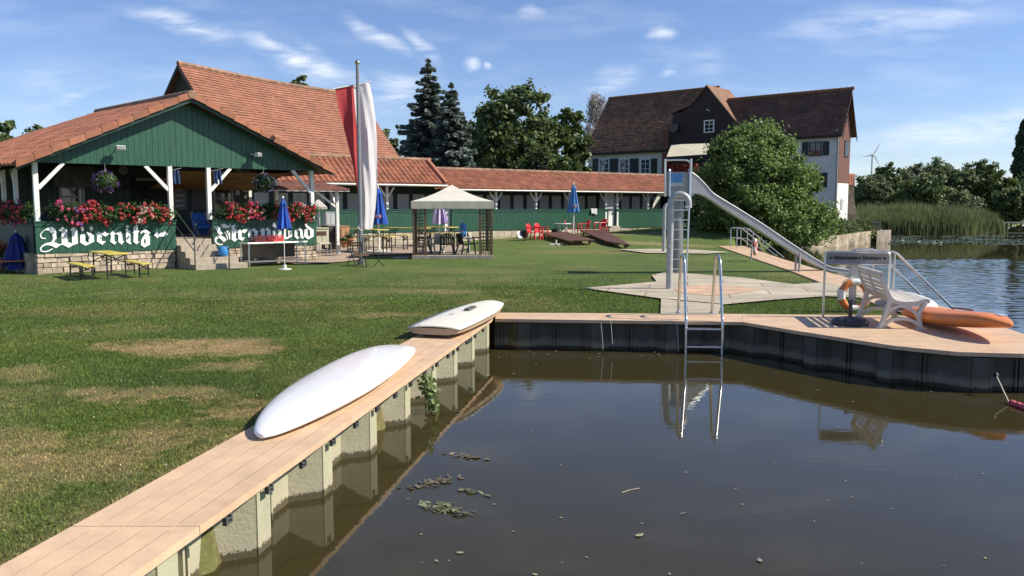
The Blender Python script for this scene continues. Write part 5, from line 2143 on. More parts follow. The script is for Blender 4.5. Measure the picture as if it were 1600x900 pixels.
# lily pads
n = 2600
lp = np.array([tuple(G(px, py, WATER_Z)[:2]) for px, py in zip(rg.uniform(1390, 1610, n), 368 + rg.beta(1.3, 2, n) * 16)])
keep = vnoise(lp[:, 0], lp[:, 1], 3.0, 51) + .5 * vnoise(lp[:, 0], lp[:, 1], .9, 52) > .62
lp = lp[keep]
mb = MB()
for (x, y) in lp:
    r = rg.uniform(.07, .16)
    a0 = rg.uniform(0, 6)
    mb.face([(x + r * math.cos(a0 + k * 1.05), y + r * math.sin(a0 + k * 1.05), WATER_Z + .006 + .02 * (k == 2)) for k in range(6)], rg.uniform(.7, 1.5))
o = mb.build('lily_pads', mat('lily pad', (.085, .11, .035), .35, .2, 1, tint=True, spec=.6))
tag(o, 'field of small water lily pads in front of the reeds', 'lily pads', None, 'stuff')
for i, (px, py) in enumerate([(1402, 378), (1421, 377), (1436, 377.6), (1447, 379), (1460, 378), (1410, 376), (1470, 379)]):
    p = G(px, py, WATER_Z + .05)
    o = leaves('water_lily', np.array([(0, 0, 0)] * 9) + rg.normal(0, .03, (9, 3)), .10, mat('white lily petals', (.7, .68, .5), .6, .1, 3, tint=True), None, i, 1.2, np.tile(np.array([0, 0, 1.0]), (9, 1)))
    o.location = p
    tag(o, 'pale water lily blossom among the lily pads before the reeds', 'water lily', 'water lily blossoms before the reeds')
# jetty, marker post and red roof far right
jt = thing('jetty', 'low pale wooden jetty at the water edge below the poplar', 'jetty', G(1568, 356, WATER_Z))
MB().box(0, 5, 0, 1.2, .45, .55).build('deck', mat('pale jetty wood', (.30, .29, .25), .8, .15, 4), jt)
for k in range(4):
    MB().box(.3 + k * 1.4, .42 + k * 1.4, .02, .14, -1, .448).build('leg', BARK, jt)
mp_ = thing('marker_post', 'thin white marker post standing in the reeds', 'post', A(1508, 345, 72))
MB().tube([(0, 0, -2), (0, 0, 1.05)], .05, 8).build('shaft', WHITE_PL, mp_, True)
MB().tube([(0, 0, 1.052), (0, 0, 1.12)], .06, 8).build('cap', GALV, mp_, True)
hs = thing('far_house', 'distant house with a red roof between the far bank trees', 'house', A(1568, 310, 150))
MB().box(-1.9, 1.9, 0, 5, -3.3, .6).build('wall', PLASTER, hs)
mb = MB()
mb.hexa([(-2.2, -.4, .4), (2.2, -.4, .4), (2.2, 5.4, .4), (-2.2, 5.4, .4), (-1.2, 2.3, 2.2), (1.2, 2.3, 2.2), (1.2, 2.7, 2.2), (-1.2, 2.7, 2.2)])
mb.build('roof', TILE, hs)

# wind turbine on the horizon
tb = thing('wind_turbine', 'white three bladed wind turbine on the horizon right of the mill', 'wind turbine', (A(1360, 323, 1500).x, 1500, 0))
hubz = A(1360, 243, 1500).z
TW = mat('turbine white', (.74, .76, .78), .5, .02, 5)
MB().tube([(0, 0, 0), (0, 0, hubz * .6), (0, 0, hubz)], [2.6, 2.0, 1.5], 12).build('tower', TW, tb, True)
MB().bar((0, -3, hubz + .6), (0, 8, hubz + .6), 3.4, 3.6).build('nacelle', TW, tb, bevel=.5)
MB().tube([(0, -5.6, hubz + .6), (0, -4.5, hubz + .6), (0, -3, hubz + .6)], [.3, 1.4, 1.7], 10).build('hub', TW, tb, True)
for a in (62, 188, 302):
    d = Vector((math.cos(R(a)), 0, math.sin(R(a))))
    pdir = Vector((-d.z, 0, d.x))
    c = Vector((0, -4.2, hubz + .6))
    mb = MB()
    pts = [(c + d * r + pdir * w) for r, w in ((1.2, .6), (5, 1.6), (14, .9), (23, .2))] + [(c + d * r + pdir * w) for r, w in ((23, 0), (14, -.5), (5, -.9), (1.2, -.6))]
    mb.prism(pts, (0, .5, 0))
    mb.build('blade', TW, tb)
# ------------------------------------------------------------------ furniture and things on the lawn
def beer_table(name, label, loc, deg, L, W, H, top=None, cat='table', group=None):
    """folding beer table or bench: board top, two folding steel leg frames"""
    t = thing(name, label, cat, loc, deg, group)
    mb = MB()
    mb.box(-L / 2, L / 2, -W / 2, W / 2, H - .028, H)
    mb.build('tabletop' if cat == 'table' else 'seat', top or YELLOW, t, bevel=.006)
    for s in (-1, 1):
        mb = MB()
        x = s * L * .36
        for yy in (-1, 1):
            mb.bar((x, yy * W * .42, H - .03), (x, yy * W * .42, 0), .028, .028)
        mb.bar((x, -W * .42, .08), (x, W * .42, .08), .022, .022)
        mb.bar((x - .012, -W * .40, H * .62), (x - .012, W * .40, H - .05), .02, .02)
        mb.bar((x + .012, W * .40, H * .62), (x + .012, -W * .40, H - .05), .02, .02)
        mb.bar((x, 0, H * .66), (x - s * L * .16, 0, H - .035), .018, .018)
        mb.build('leg_frame', IRON, t)
    return t


GBT = 'yellow beer tables and benches'
TB0 = Vector((-9.35, 19.2, -.03))
perp = Vector((.766, .643, 0))
beer_table('beer_table', 'yellow folding beer table in front of the left parapet lettering', TB0, -50, 1.62, .46, .585, group=GBT)
beer_table('beer_bench', 'yellow beer bench on the near left side of the front table', TB0 - perp * .60, -50, 1.55, .24, .335, cat='bench', group=GBT)
beer_table('beer_bench', 'yellow beer bench on the right side of the front table by the steps', TB0 + perp * .60, -50, 1.55, .24, .335, cat='bench', group=GBT)
# rows on the patio: (pixel of left/right end, y, depth)
for name, lab, x0, y0, D0, x1, y1, D1, W, cat in [
        ('beer_table', 'yellow beer table right of the wooden box, behind the flagpole', 543, 356, 30.2, 599, 359.5, 28.6, .5, 'table'),
        ('beer_bench', 'yellow bench at the left behind the flagpole, under the nearer table', 543, 369, 29.6, 572, 371, 28.8, .25, 'bench'),
        ('beer_bench', 'yellow bench in front of the blue parasol pole', 566, 367, 30.0, 615, 370, 28.6, .25, 'bench'),
        ('beer_table', 'long yellow beer table right of the blue parasol, running behind the gazebo', 604, 355, 32.2, 668, 356, 31.4, .5, 'table'),
        ('beer_bench', 'yellow bench right of the blue parasol in front of the long table', 594, 365, 31.0, 640, 368.5, 30.0, .25, 'bench'),
        ('beer_table', 'yellow beer table seen through the gazebo under the purple parasol', 668, 353.5, 33.6, 710, 355, 32.6, .5, 'table'),
        ('beer_bench', 'yellow bench seen through the gazebo in front of the far table', 664, 364.5, 32.4, 722, 363.5, 32.2, .25, 'bench')]:
    a, b = A(x0, y0, D0), A(x1, y1, D1)
    c = (a + b) / 2
    g = max(float(gz(c.x, c.y)) + .034, 0)
    L = (Vector((b.x, b.y)) - Vector((a.x, a.y))).length
    beer_table(name, lab, (c.x, c.y, g), math.degrees(math.atan2(b.y - a.y, b.x - a.x)), L, W, c.z - g, cat=cat, group=GBT)


def closed_parasol(label, loc, H, r, zc, m, base=None, pole=WHITE_PL, seed=1, stripes=None, emblem=False, group='closed parasols', pole_r=.022):
    """folded parasol: fluted cloth bundle on a pole; zc is the height of the cloth's lower edge"""
    t = thing('parasol', label, 'parasol', loc, 0, group)
    MB().tube([(0, 0, 0), (0, 0, H)], pole_r, 10).build('pole', pole, t, True)
    L = H - zc
    prof = [(r * .97, zc + .02), (r, zc), (r * .93, zc + L * .10), (r * .80, zc + L * .28), (r * .62, zc + L * .5), (r * .46, zc + L * .68), (r * .40, zc + L * .80), (r * .44, zc + L * .82), (r * .30, zc + L * .90), (r * .12, zc + L * .97), (.012, H + .0)]
    mb = MB()
    q = random.Random(seed)
    seg = 64
    vs, fs = [], []
    offs = [q.uniform(-.02, .05) for _ in range(8)]
    for i, (rr, z) in enumerate(prof):
        for k in range(seg):
            a = 2 * math.pi * k / seg
            fl = .30 * math.cos(8 * a + .5 * math.sin(3 * z)) * (1 if i < 8 else .4) + .1 * math.sin(3 * a + seed)
            f = rr * (1 + fl * .75)
            dz = offs[int(k / seg * 8) % 8] * (1 if i < 2 else 0)
            vs.append((f * math.cos(a), f * math.sin(a), z + dz))
    skip = set()
    for i in range(len(prof) - 1):
        for k in range(seg):
            fs.append((i * seg + k, i * seg + (k + 1) % seg, (i + 1) * seg + (k + 1) % seg, (i + 1) * seg + k))
    if stripes is None:
        mb.add(vs, fs)
        cl = mb.build('canopy', m, t, True)
    else:
        A_, B_ = [], []
        for j, f in enumerate(fs):
            k = j % seg
            (A_ if (k // 4) % 2 else B_).append(f)
        mb.add(vs, A_)
        cl = mb.build('canopy', m, t, True)
        MB().add(vs, B_).build('pale_panels', stripes, cl, True)
    MB().lathe([(.005, H - .01), (.03, H + .01), (.02, H + .05), (.004, H + .07)], 10).build('finial', WHITE_PL, t, True)
    if emblem:
        mb = MB()
        for a0 in (-1.75, -1.2):
            z = zc + L * .22
            c = Vector((math.cos(a0) * r * .96, math.sin(a0) * r * .96, z))
            u = Vector((-math.sin(a0), math.cos(a0), 0))
            mb.prism([c + u * (.05 * math.cos(k * .7)) + Vector((0, 0, .07 * math.sin(k * .7))) for k in range(9)], Vector((math.cos(a0), math.sin(a0), 0)) * .02)
        mb.build('emblem', mat('red white emblem', (.55, .25, .25), .7, .3, 20), cl)
    if base:
        base(t)
    return t


def disc_base(r, h, m):
    def f(t):
        MB().lathe([(r, 0), (r, h * .6), (r * .9, h), (.05, h * 1.1), (.045, h + .10), (.03, h + .10)], 24).build('base', m, t, True)
    return f


CONC_W = mat('white concrete base', (.70, .68, .62), .8, .08, 5)
p = GG(445, 421)
closed_parasol('small closed blue parasol with a white disc base on the lawn by the stainless table', p, A(448, 310, p.y).z + .03, .17, A(449, 357, p.y).z, BLUE, disc_base(.17, .022, WHITE_PL), WHITE_PL, 1, emblem=False, pole_r=.011)
p = Vector((A(592, 383, 29.6).x, 29.6, float(gz(-4.7, 29.6)) + .03))
closed_parasol('closed blue parasol with round emblem on a wide white base, right of the flag', p, A(597, 293, p.y).z, .27, A(596, 351, p.y).z, BLUE, disc_base(.46, .05, CONC_W), WHITE_PL, 2, emblem=True, pole_r=.035)
p = Vector((A(687, 383, 32.8).x, 32.8, float(gz(-2.8, 32.8))))
closed_parasol('closed purple and white striped parasol behind the gazebo', p, 2.0, .28, A(687, 350, p.y).z, PURPLE, disc_base(.3, .05, CONC_W), WHITE_PL, 3, stripes=mat('lilac white cloth', (.62, .55, .68), .7, .1, 4, trans=.15))
p = GG(896, 366)
p = Vector((A(896, 366, 37.6).x, 37.6, float(gz(2.8, 37.6))))
closed_parasol('closed light blue parasol beside the round table and red chairs', p, A(894, 296, p.y).z, .235, A(896, 341, p.y).z, BLUE_L, disc_base(.3, .06, CONC_W), WHITE_PL, 4, emblem=True, pole_r=.03)
p = Vector((A(28, 424, 20.6).x, 20.6, -.03))
closed_parasol('dark blue closed parasol in the shade left of the pavilion', p, 1.0, .32, .1, mat('navy parasol cloth', (.015, .035, .22), .7, .2, 4), None, WHITE_PL, 5)
# table, chair and pots in the shade at the left picture edge
t = beer_table('garden_table', 'orange topped garden table in the shade at the left picture edge', (A(2, 425, 20.3).x, 20.3, -.03), 30, 1.1, .6, .32, mat('orange wood', (.45, .16, .06), .5, .1, 5))
tp = thing('flower_pot', 'pot of orange flowers standing in the shade at the left picture edge', 'flower pot', (A(2, 400, 21.2).x, 21.2, .0))
MB().lathe([(.06, .0), (.1, .2), (.11, .28)], 14).build('pot', mat('terracotta', (.42, .16, .08), .8, .15, 6), tp, True)
MB().tube([(0, 0, .2), (0, 0, .5)], .01, 6).build('stem', BARK, tp)
rg = np.random.default_rng(3)
leaves('blossoms', rg.normal(0, .09, (160, 3)) + np.array([0, 0, .58]), .05, mat('orange petals', (.62, .16, .06), .6, .2, 3, tint=True), tp, 3, 1.1)
leaves('foliage', rg.normal(0, .1, (200, 3)) + np.array([0, 0, .45]), .05, LEAF_G, tp, 4, 1.4)

# stainless table with crates by the right parapet
p0, p1 = PF.t(373, -.55), PF.t(466, -.55)
tb_ = thing('stainless_table', 'stainless steel catering table with lower shelf in front of the right parapet', 'table', PF.w((p0 + p1) / 2, -.75, -.03), 41.5)
hl = (p1 - p0) / 2
HT = PF.tz(420, 378, -.75)[1] + .03
MB().box(-hl, hl, -.3, .3, HT - .04, HT).build('tabletop', STEEL, tb_, bevel=.005)
MB().box(-hl + .04, hl - .04, -.26, .26, .12, .145).build('shelf', STEEL, tb_)
for sx in (-1, 1):
    for sy in (-1, 1):
        MB().tube([(sx * (hl - .05), sy * .26, 0), (sx * (hl - .05), sy * .26, HT - .04)], .02, 8).build('leg', STEEL, tb_, True)
MB().box(-hl + .1, hl - .1, .28, .295, .2, HT - .06).build('back_panel', mat('brown board panel', (.10, .075, .05), .7, .25, 3), tb_)


def crate(label, px, m, seed):
    t = thing('crate', label, 'crate', PF.w(PF.t(px, -.75), -.72, HT - .03 + .002), 41.5, 'red crates on the stainless table')
    w, d, h, k = .27, .19, .17, .018
    mb = MB()
    mb.box(-w, w, -d, d, 0, .015)
    for z0, z1 in ((.016, .06), (.085, .115), (.14, h)):
        mb.box(-w, w, -d, -d + k, z0, z1)
        mb.box(-w, w, d - k, d, z0, z1)
        mb.box(-w, -w + k, -d + k, d - k, z0, z1)
        mb.box(w - k, w, -d + k, d - k, z0, z1)
    for x in (-w, -w / 3, w / 3, w - k):
        mb.box(x, x + k, -d + .002, -d + k - .002, .016, h - .002)
        mb.box(x, x + k, d - k + .002, d - .002, .016, h - .002)
    mb.build('body', m, t)
    MB().box(-.06, .06, -d - .008, -d + .002, .118, .138).build('handle', BLACK, t)
    return t


crate('dark red crate, left of the two on the stainless table', 408, mat('dark red plastic', (.14, .02, .025), .5, .2, 5), 1)
crate('bright red crate, right of the two on the stainless table', 424, RED, 2)
# blue and white waste bin stand beside the steps
p = GG(350, 418)
bn = thing('litter_bin', 'blue and white drum shaped stand with dark foot beside the steps', 'bin', p, 30)
zz = A(350, 385, p.y).z + .03
MB().box(-.1, .12, -.1, .1, 0, .05).build('foot', BLACK, bn)
MB().lathe([(.05, .05), (.05, .28), (.07, .3)], 14).build('pedestal', mat('pale blue plastic', (.55, .68, .80), .4, .1, 5), bn, True)
MB().lathe([(.07, .301), (.12, .36), (.125, .5), (.1, zz)], 16, sx=1.2).build('drum', mat('bright blue plastic', (.05, .28, .66), .4, .1, 5), bn, True)

# stack of blue chairs inside the pavilion entrance
for k in range(3):
    t_ = PF.t(312 + 4 * k, 1.6)
    c = thing('stacked_chair', ('upper' if k == 2 else 'middle' if k == 1 else 'lower') + ' blue folding chair leaning in the pavilion entrance', 'chair', PF.w(t_, 1.6 + .12 * k, FLOOR_Z + .03 * k), 41.5, 'blue folding chairs in the pavilion')
    bl = mat('blue chair cloth', (.03, .14, .42), .6, .2, 6)
    MB().hexa([(-.2, -.02, .05), (.2, -.02, .05), (.2, .02, .05), (-.2, .02, .05), (-.2, .18, .62), (.2, .18, .62), (.2, .21, .62), (-.2, .21, .62)]).build('backrest', bl, c)
    MB().box(-.21, .21, -.32, .0, .24, .28).build('seat', bl, c)
    for s in (-1, 1):
        MB().tube([(s * .21, -.34, 0), (s * .21, .22, .68)], .012, 6).build('leg', GALV, c)
        MB().tube([(s * .23, .12, 0), (s * .23, -.3, .36)], .012, 6).build('leg', GALV, c)

# ---- between pavilion and flag: small red brown roof, barbecue, cabinets
OR = thing('canopy_roof', 'small sloping reddish brown roof on a white post beside the pavilion', 'shelter', (A(528, 391, 27.5).x, 27.5, .05), 36)
zt = A(528, 297, 27.5).z - .05
MB().box(-.05, .05, -.05, .05, 0, zt).build('post', WHITE, OR, bevel=.005)
MB().bar((-.05, 0, zt - .55), (-.75, 0, zt - .03), .06, .06, (0, 1, 0)).build('brace', WHITE, OR)
MB().bar((0, .05, zt - .55), (0, .5, zt - .03), .06, .06, (1, 0, 0)).build('brace', WHITE, OR)
o = tile_roof('roof', mat('red brown shingle', (.22, .09, .065), .85, .15, 4, tint=True), OR, (-2.4, -.35, zt + .02), (2.7, 0, 0), (0, 2.4, .30), .3, .3, .012, .012, 4, 71)
MB().bar((-2.4, -.3, zt - .02), (.3, -.3, zt - .02), .06, .07).build('beam', WHITE, OR)


def cabinet(name, label, cat, x0, x1, y0, y1, D, deg, m, depth=.5, top=None, legs=False):
    p = A((x0 + x1) / 2, y1, D)
    g = p.z
    t = thing(name, label, cat, (p.x, D, g), deg)
    w = (x1 - x0) / FPX * D / 2
    h = A((x0 + x1) / 2, y0, D).z - g
    z0 = .12 if legs else 0
    MB().box(-w, w, 0, depth, z0, h - .03).build('body', m, t, bevel=.006)
    MB().box(-w - .015, w + .015, -.02, depth + .01, h - .028, h).build('top', top or m, t)
    MB().box(-w + .04, -.012, -.012, -.001, z0 + .05, h - .1).build('door', m, t)
    MB().box(.012, w - .04, -.012, -.001, z0 + .05, h - .1).build('door', m, t)
    if legs:
        for sx in (-1, 1):
            MB().box(sx * (w - .04) - .02, sx * (w - .04) + .02, .02, .06, 0, z0).build('leg', m, t)
            MB().box(sx * (w - .04) - .02, sx * (w - .04) + .02, depth - .06, depth - .02, 0, z0).build('leg', m, t)
    return t


CREAM_M = mat('cream enamel', (.66, .63, .46), .5, .08, 4)
cabinet('sideboard', 'cream enamel cupboard beside the right end of the pavilion', 'cupboard', 493, 514, 356, 388, 26.2, 20, CREAM_M, .5, None, True)
cabinet('counter', 'dark grey outdoor counter beside the white canopy post', 'counter', 513, 533, 352, 390, 28.6, 36, mat('dark counter', (.05, .045, .042), .6, .2, 6), .6, mat('grey counter top', (.30, .28, .26), .6, .1, 5))
cabinet('wooden_box', 'light wooden box right of the white canopy post', 'box', 532, 547, 353, 376, 28.4, 36, mat('light pine boards', (.46, .25, .12), .6, .15, 4, streak=(1, 1, 6)), .5)
cabinet('grey_locker', 'light grey locker against the green wall, left of the flagpole', 'locker', 509, 524, 331, 353, 31.4, 36, mat('grey locker paint', (.42, .44, .44), .5, .06, 4), .3)
gr = thing('barbecue', 'stainless barbecue with a pointed hood and flue beside the pavilion', 'barbecue', (A(499, 390, 28.8).x, 28.8, .1), 10)
MB().box(-.3, .3, -.2, .3, .3, .75).build('firebox', IRON, gr)
for sx in (-1, 1):
    for yy in (-.17, .27):
        MB().box(sx * .27 - .02, sx * .27 + .02, yy - .02, yy + .02, 0, .3).build('leg', IRON, gr)
zt = A(499, 318, 28.8).z - .1
MB().tube([(0, .05, .752), (0, .05, zt - .2)], .06, 12).build('flue', STEEL, gr, True)
MB().hexa([(-.28, -.15, zt - .2), (.28, -.15, zt - .2), (.28, .25, zt - .2), (-.28, .25, zt - .2), (-.28, -.15, zt - .11), (.28, -.15, zt - .11), (.28, .25, zt - .11), (-.28, .25, zt - .11)]).hexa([(-.27, -.14, zt - .109), (.27, -.14, zt - .109), (.27, .24, zt - .109), (-.27, .24, zt - .109), (-.03, .0, zt + .13), (.03, .0, zt + .13), (.03, .1, zt + .13), (-.03, .1, zt + .13)]).build('hood', WHITE_PL, gr)
TERRA = mat('terracotta', (.42, .16, .08), .8, .15, 6)
for i, (x, y, D, s, lab) in enumerate([(546, 381, 27.3, 1.1, 'larger terracotta pot in front of the wooden box'), (537, 383, 27.0, .8, 'smaller terracotta pot with a dry plant by the white post')]):
    p = A(x, y, D)
    t = thing('flower_pot', lab, 'flower pot', p, 0, 'terracotta pots by the canopy post')
    MB().lathe([(.08 * s, -.08), (.14 * s, .12 * s), (.16 * s, .12 * s), (.16 * s, .17 * s), (.13 * s, .17 * s)], 16).build('pot', TERRA, t, True)
    leaves('foliage', np.random.default_rng(i).normal(0, .08, (120, 3)) + np.array([0, 0, .2 * s]), .05, LEAF_G, t, i, 1.6)
sc = thing('side_chair', 'thin grey metal chair with pale seat by the corner of the pavilion', 'chair', A(506, 400, 25.0), 30)
MB().box(-.17, .17, -.17, .17, .38, .405).build('seat', CREAM_M, sc)
for sx in (-1, 1):
    MB().tube([(sx * .17, -.17, 0), (sx * .17, -.17, .40)], .011, 6).build('leg', GALV, sc)
    MB().tube([(sx * .17, .17, 0), (sx * .17, .18, .40), (sx * .16, .24, .75)], .011, 6).build('leg', GALV, sc)
MB().box(-.16, .16, .205, .225, .6, .74).build('backrest', BROWNWOOD, sc)

# ---- flagpole with the hanging red and white banner
fp_ = GG(564, 414)
fl = thing('flagpole', 'tall grey metal flagpole with a ball on top in the middle of the lawn', 'flagpole', fp_)
D_ = fp_.y
zt = A(556, 101, D_).z - fp_.z
lx = A(556, 101, D_).x + .0 - fp_.x
lean = lambda z: (lx * .10 + 0) * z / zt
MB().tube([(0, 0, 0), (lean(zt), 0, zt)], [.062, .042], 12).build('pole', STEEL_M, fl, True)
MB().lathe([(.01, -.075), (.055, -.05), (.075, 0), (.055, .05), (.01, .075)], 16, (lean(zt), 0, zt + .06)).build('ball', STEEL, fl, True)
MB().box(-.09, .09, -.09, .09, 0, .12).tube([(.07, -.02, .1), (.07, -.02, .8)], .025, 8).build('base', STEEL_M, fl)
MB().tube([(.055, -.02, .9), (lean(zt) + .05, -.02, zt - .05)], .006, 5).build('halyard', WHITE_PL, fl)
MB().tube([(.06, -.03, .95), (.0, -.09, 1.0), (-.06, -.06, 1.08), (0, -.07, 1.14)], .012, 6).build('cleat', WHITE_PL, fl)
bn = thing('banner', 'long red and white banner hanging from a crossbar on the flagpole', 'flag', fp_)


def L_(px, py, dy=0):
    p = A(px, py, D_ + .17 + dy + (px - 563) / FPX * D_ * .55 * 1.0)
    return p - fp_


a, b = L_(520.5, 138.8), L_(579, 128.2)
MB().tube([a, b], .016, 8).build('crossbar', WHITE_PL, bn, True)
for c in (a, b):
    MB().lathe([(.005, -.03), (.03, 0), (.005, .03)], 10, tuple(c)).build('bar_end', WHITE_PL, bn, True)
MB().tube([b, (lean(zt) + .05, -.03, zt - .35)], .004, 5).tube([a, (lean(zt) - .03, -.03, zt - .35)], .004, 5).build('cord', WHITE_PL, bn)
rows = [(0, 523.5, 552, 577), (.12, 528, 554, 583), (.25, 535, 556.5, 587), (.4, 543, 559, 589), (.55, 551, 561, 589.5), (.7, 556.5, 562.5, 589.5), (.85, 561, 563.5, 587), (1, 563, 564.5, 582)]
NR, NC = 48, 13
vr, vw = [], []
for i in range(NR + 1):
    v = i / NR
    xl, xm, xr = (np.interp(v, [r[0] for r in rows], [r[k] for r in rows]) for k in (1, 2, 3))
    ytop = lambda x: 138.3 - (x - 523) * .185
    for j in range(NC + 1):
        u = j / NC
        px = xl + (xm - xl) * u
        py = ytop(523 + 29 * u) + v * (352 - 136) + (1 - u) * -4 * v
        fold = .05 * math.sin(u * 6 + v * 4) * min(1, v * 4) + .05 * math.sin(u * math.pi) * float(sm(np.array((v - .25) / .6)))
        vr.append(L_(px, py, float(fold) + .03))
        px = xm + (xr - xm) * u
        py = ytop(552 + 25 * u) + v * (352 - 131) + 6 * v * math.sin(u * 2.2) + 3 * v * u
        fold = (.10 * math.sin(u * 5.2 + v * 2.6 + .6) + .035 * math.sin(u * 14 - v * 7)) * (.25 + .75 * min(1, v * 3)) - .05 * v + .02 * math.sin(v * 17 + u * 5)
        if u < .5:
            fold += .14 * (1 - 2 * u) * float(sm(np.array((v - .45) / .5))) * math.sin(v * 30) * .25
        vw.append(L_(px, py, float(fold) + .03))
fs = [(i * (NC + 1) + j, i * (NC + 1) + j + 1, (i + 1) * (NC + 1) + j + 1, (i + 1) * (NC + 1) + j) for i in range(NR) for j in range(NC)]
MB().add(vr, fs).build('red_half', mat('red banner cloth', (.52, .055, .06), .75, .08, 3, trans=.3), bn, True)
MB().add(vw, fs).build('white_half', mat('white banner cloth', (.74, .70, .71), .75, .03, 3, trans=.3), bn, True)

# folding chair and table at the flagpole
fc = thing('folding_chair', 'folding garden chair with dark brown slats beside the flagpole', 'chair', GG(557, 416), 12, None)
hz = lambda py: A(557, py, fc.location.y).z - fc.location.z
for k in range(2):
    MB().box(-.16, .14, .19, .215, hz(385.5) + .07 * k, hz(385.5) + .05 + .07 * k).build('back_slat', BROWNWOOD, fc)
for k in range(5):
    MB().box(-.06, .34, -.2 + .075 * k, -.14 + .075 * k, .29, .31).build('seat_slat', mat('sunlit brown slat', (.24, .11, .06), .5, .15, 6), fc)
for s in (-1, 1):
    x = s * .15
    MB().tube([(x - .01, .2, hz(378)), (x - .0, .18, .42), (x + .04, .05, .26), (x + .1, -.22, .14), (x + .12, -.28, 0)], .012, 6).build('leg', IRON, fc)
    MB().tube([(x - .1, .26, 0), (x - .07, .18, .12), (x + .0, .05, .24), (x + .12, -.18, .30)], .012, 6).build('leg', IRON, fc)
ft = thing('folding_table', 'small folding metal table with thin legs right of the flagpole', 'table', GG(592, 417), 8)
MB().tube([(.16 * math.cos(a), .14 * math.sin(a), .40) for a in np.linspace(0, 6.283, 20, endpoint=False)], .009, 6, closed=True).build('rim', IRON, ft, True)
MB().lathe([(.15, .392), (.15, .40)], 20, sy=.88).build('tabletop', mat('grey mesh top', (.18, .2, .2), .5, .15, 8), ft)
for s in (-1, 1):
    MB().tube([(s * .13, -.1, .39), (s * .03, 0, .2), (-s * .15, .1, 0)], .009, 6).build('leg', IRON, ft)
    MB().tube([(s * .13, .1, .39), (s * .03, 0, .2), (-s * .15, -.1, 0)], .009, 6).build('leg', IRON, ft)
sl = thing('slab', 'grey stepping slab lying in the grass left of the gazebo', 'slab', GG(626, 404), 8)
MB().box(-.24, .24, -.15, .15, 0, .05).build('block', mat('blue grey slab', (.25, .27, .30), .8, .1, 5), sl, bevel=.01)

# ---- gazebo
GF = Frame(-3.05, 25.75, 5, -.03)
W_ = 2.42
gz_ = thing('gazebo', 'small gazebo with a cream tent roof, brown posts and lattice sides', 'gazebo', GF.o, 5)
MB().box(-.06, W_ + .06, -.08, W_ + .06, 0, .12).build('floor', STEP, gz_, bevel=.01)
EH = GF.tz(700, 324, 0)[1]
TH = A(702, 288.5, 25.75 + 1.2).z + .03
for (x, y) in ((0, 0), (.36, 0), (W_ - .36, 0), (W_, 0), (0, W_), (W_, W_), (0, .4), (W_, .4), (0, W_ - .4), (W_, W_ - .4)):
    MB().box(x - .036, x + .036, y - .036, y + .036, .122, EH).build('post', LATT if y == 0 else mat('dark brown post', (.045, .03, .022), .6, .2, 6), gz_)
mb = MB()
for a, b in (((0, 0), (W_, 0)), ((W_, 0), (W_, W_)), ((W_, W_), (0, W_)), ((0, W_), (0, 0))):
    mb.bar((*a, EH - .03), (*b, EH - .03), .05, .05)
mb.build('beam', BROWNWOOD, gz_)


def lattice(a, b, m):
    a, b = Vector((*a, 0)), Vector((*b, 0))
    mb = MB()
    for k in range(1, 4):
        c = a.lerp(b, k / 4)
        mb.bar((c.x, c.y, .16), (c.x, c.y, EH - .08), .024, .02)
    n = 13
    for k in range(n + 1):
        z = .18 + (EH - .28) * k / n
        mb.bar((a.x, a.y + .022, z), (b.x, b.y + .022, z), .02, .03)
    mb.build('lattice', m, gz_)


lattice((.03, 0), (.33, 0), LATT)
lattice((W_ - .33, 0), (W_ - .03, 0), LATT)
for a, b in (((0, .03), (0, .37)), ((W_, .03), (W_, .37)), ((0, W_ - .37), (0, W_ - .03)), ((W_, W_ - .37), (W_, W_ - .03))):
    lattice(a, b, BROWNWOOD)
# canopy: sagging pyramid with valance
ap = (W_ / 2, W_ / 2, TH)
o_ = .07
cn = [(-o_, -o_), (W_ + o_, -o_), (W_ + o_, W_ + o_), (-o_, W_ + o_)]
ZE = GF.tz(700, 314.5, -.07)[1]
mb = MB()
N_ = 10
for k in range(4):
    a, b = cn[k], cn[(k + 1) % 4]
    vs, fs = [], []
    for i in range(N_ + 1):
        f = i / N_
        for j in range(N_ + 1):
            g = j / N_
            x = (a[0] + (b[0] - a[0]) * g) * (1 - f) + ap[0] * f
            y = (a[1] + (b[1] - a[1]) * g) * (1 - f) + ap[1] * f
            z = ZE * (1 - f) + ap[2] * f - .06 * math.sin(math.pi * f) * (1 - .3 * math.sin(math.pi * g)) - .02 * math.sin(math.pi * g) * math.sin(math.pi * f)
            vs.append((x, y, z))
    for i in range(N_):
        for j in range(N_):
            q_ = i * (N_ + 1) + j
            fs.append((q_, q_ + 1, q_ + N_ + 2, q_ + N_ + 1))
    mb.add(vs, fs)
mb.build('canopy', CREAM, gz_, True)
mb = MB()
for k in range(4):
    a, b = Vector((*cn[k], 0)), Vector((*cn[(k + 1) % 4], 0))
    vs, fs = [], []
    n = 24
    for j in range(n + 1):
        c = a.lerp(b, j / n)
        w = .006 * math.sin(j * 1.9 + k)
        nn = Vector(((b - a).y, -(b - a).x, 0)).normalized()
        vs += [tuple(c + Vector((0, 0, ZE + .004)) + nn * .004), tuple(c + nn * (.012 + w) + Vector((0, 0, EH - .035 - .012 * abs(math.sin(j * .9)))))]
    for j in range(n):
        fs.append((2 * j, 2 * j + 2, 2 * j + 3, 2 * j + 1))
    mb.add(vs, fs)
mb.build('valance', mat('cream valance cloth', (.58, .54, .44), .8, .06, 3, trans=.15), gz_, True)


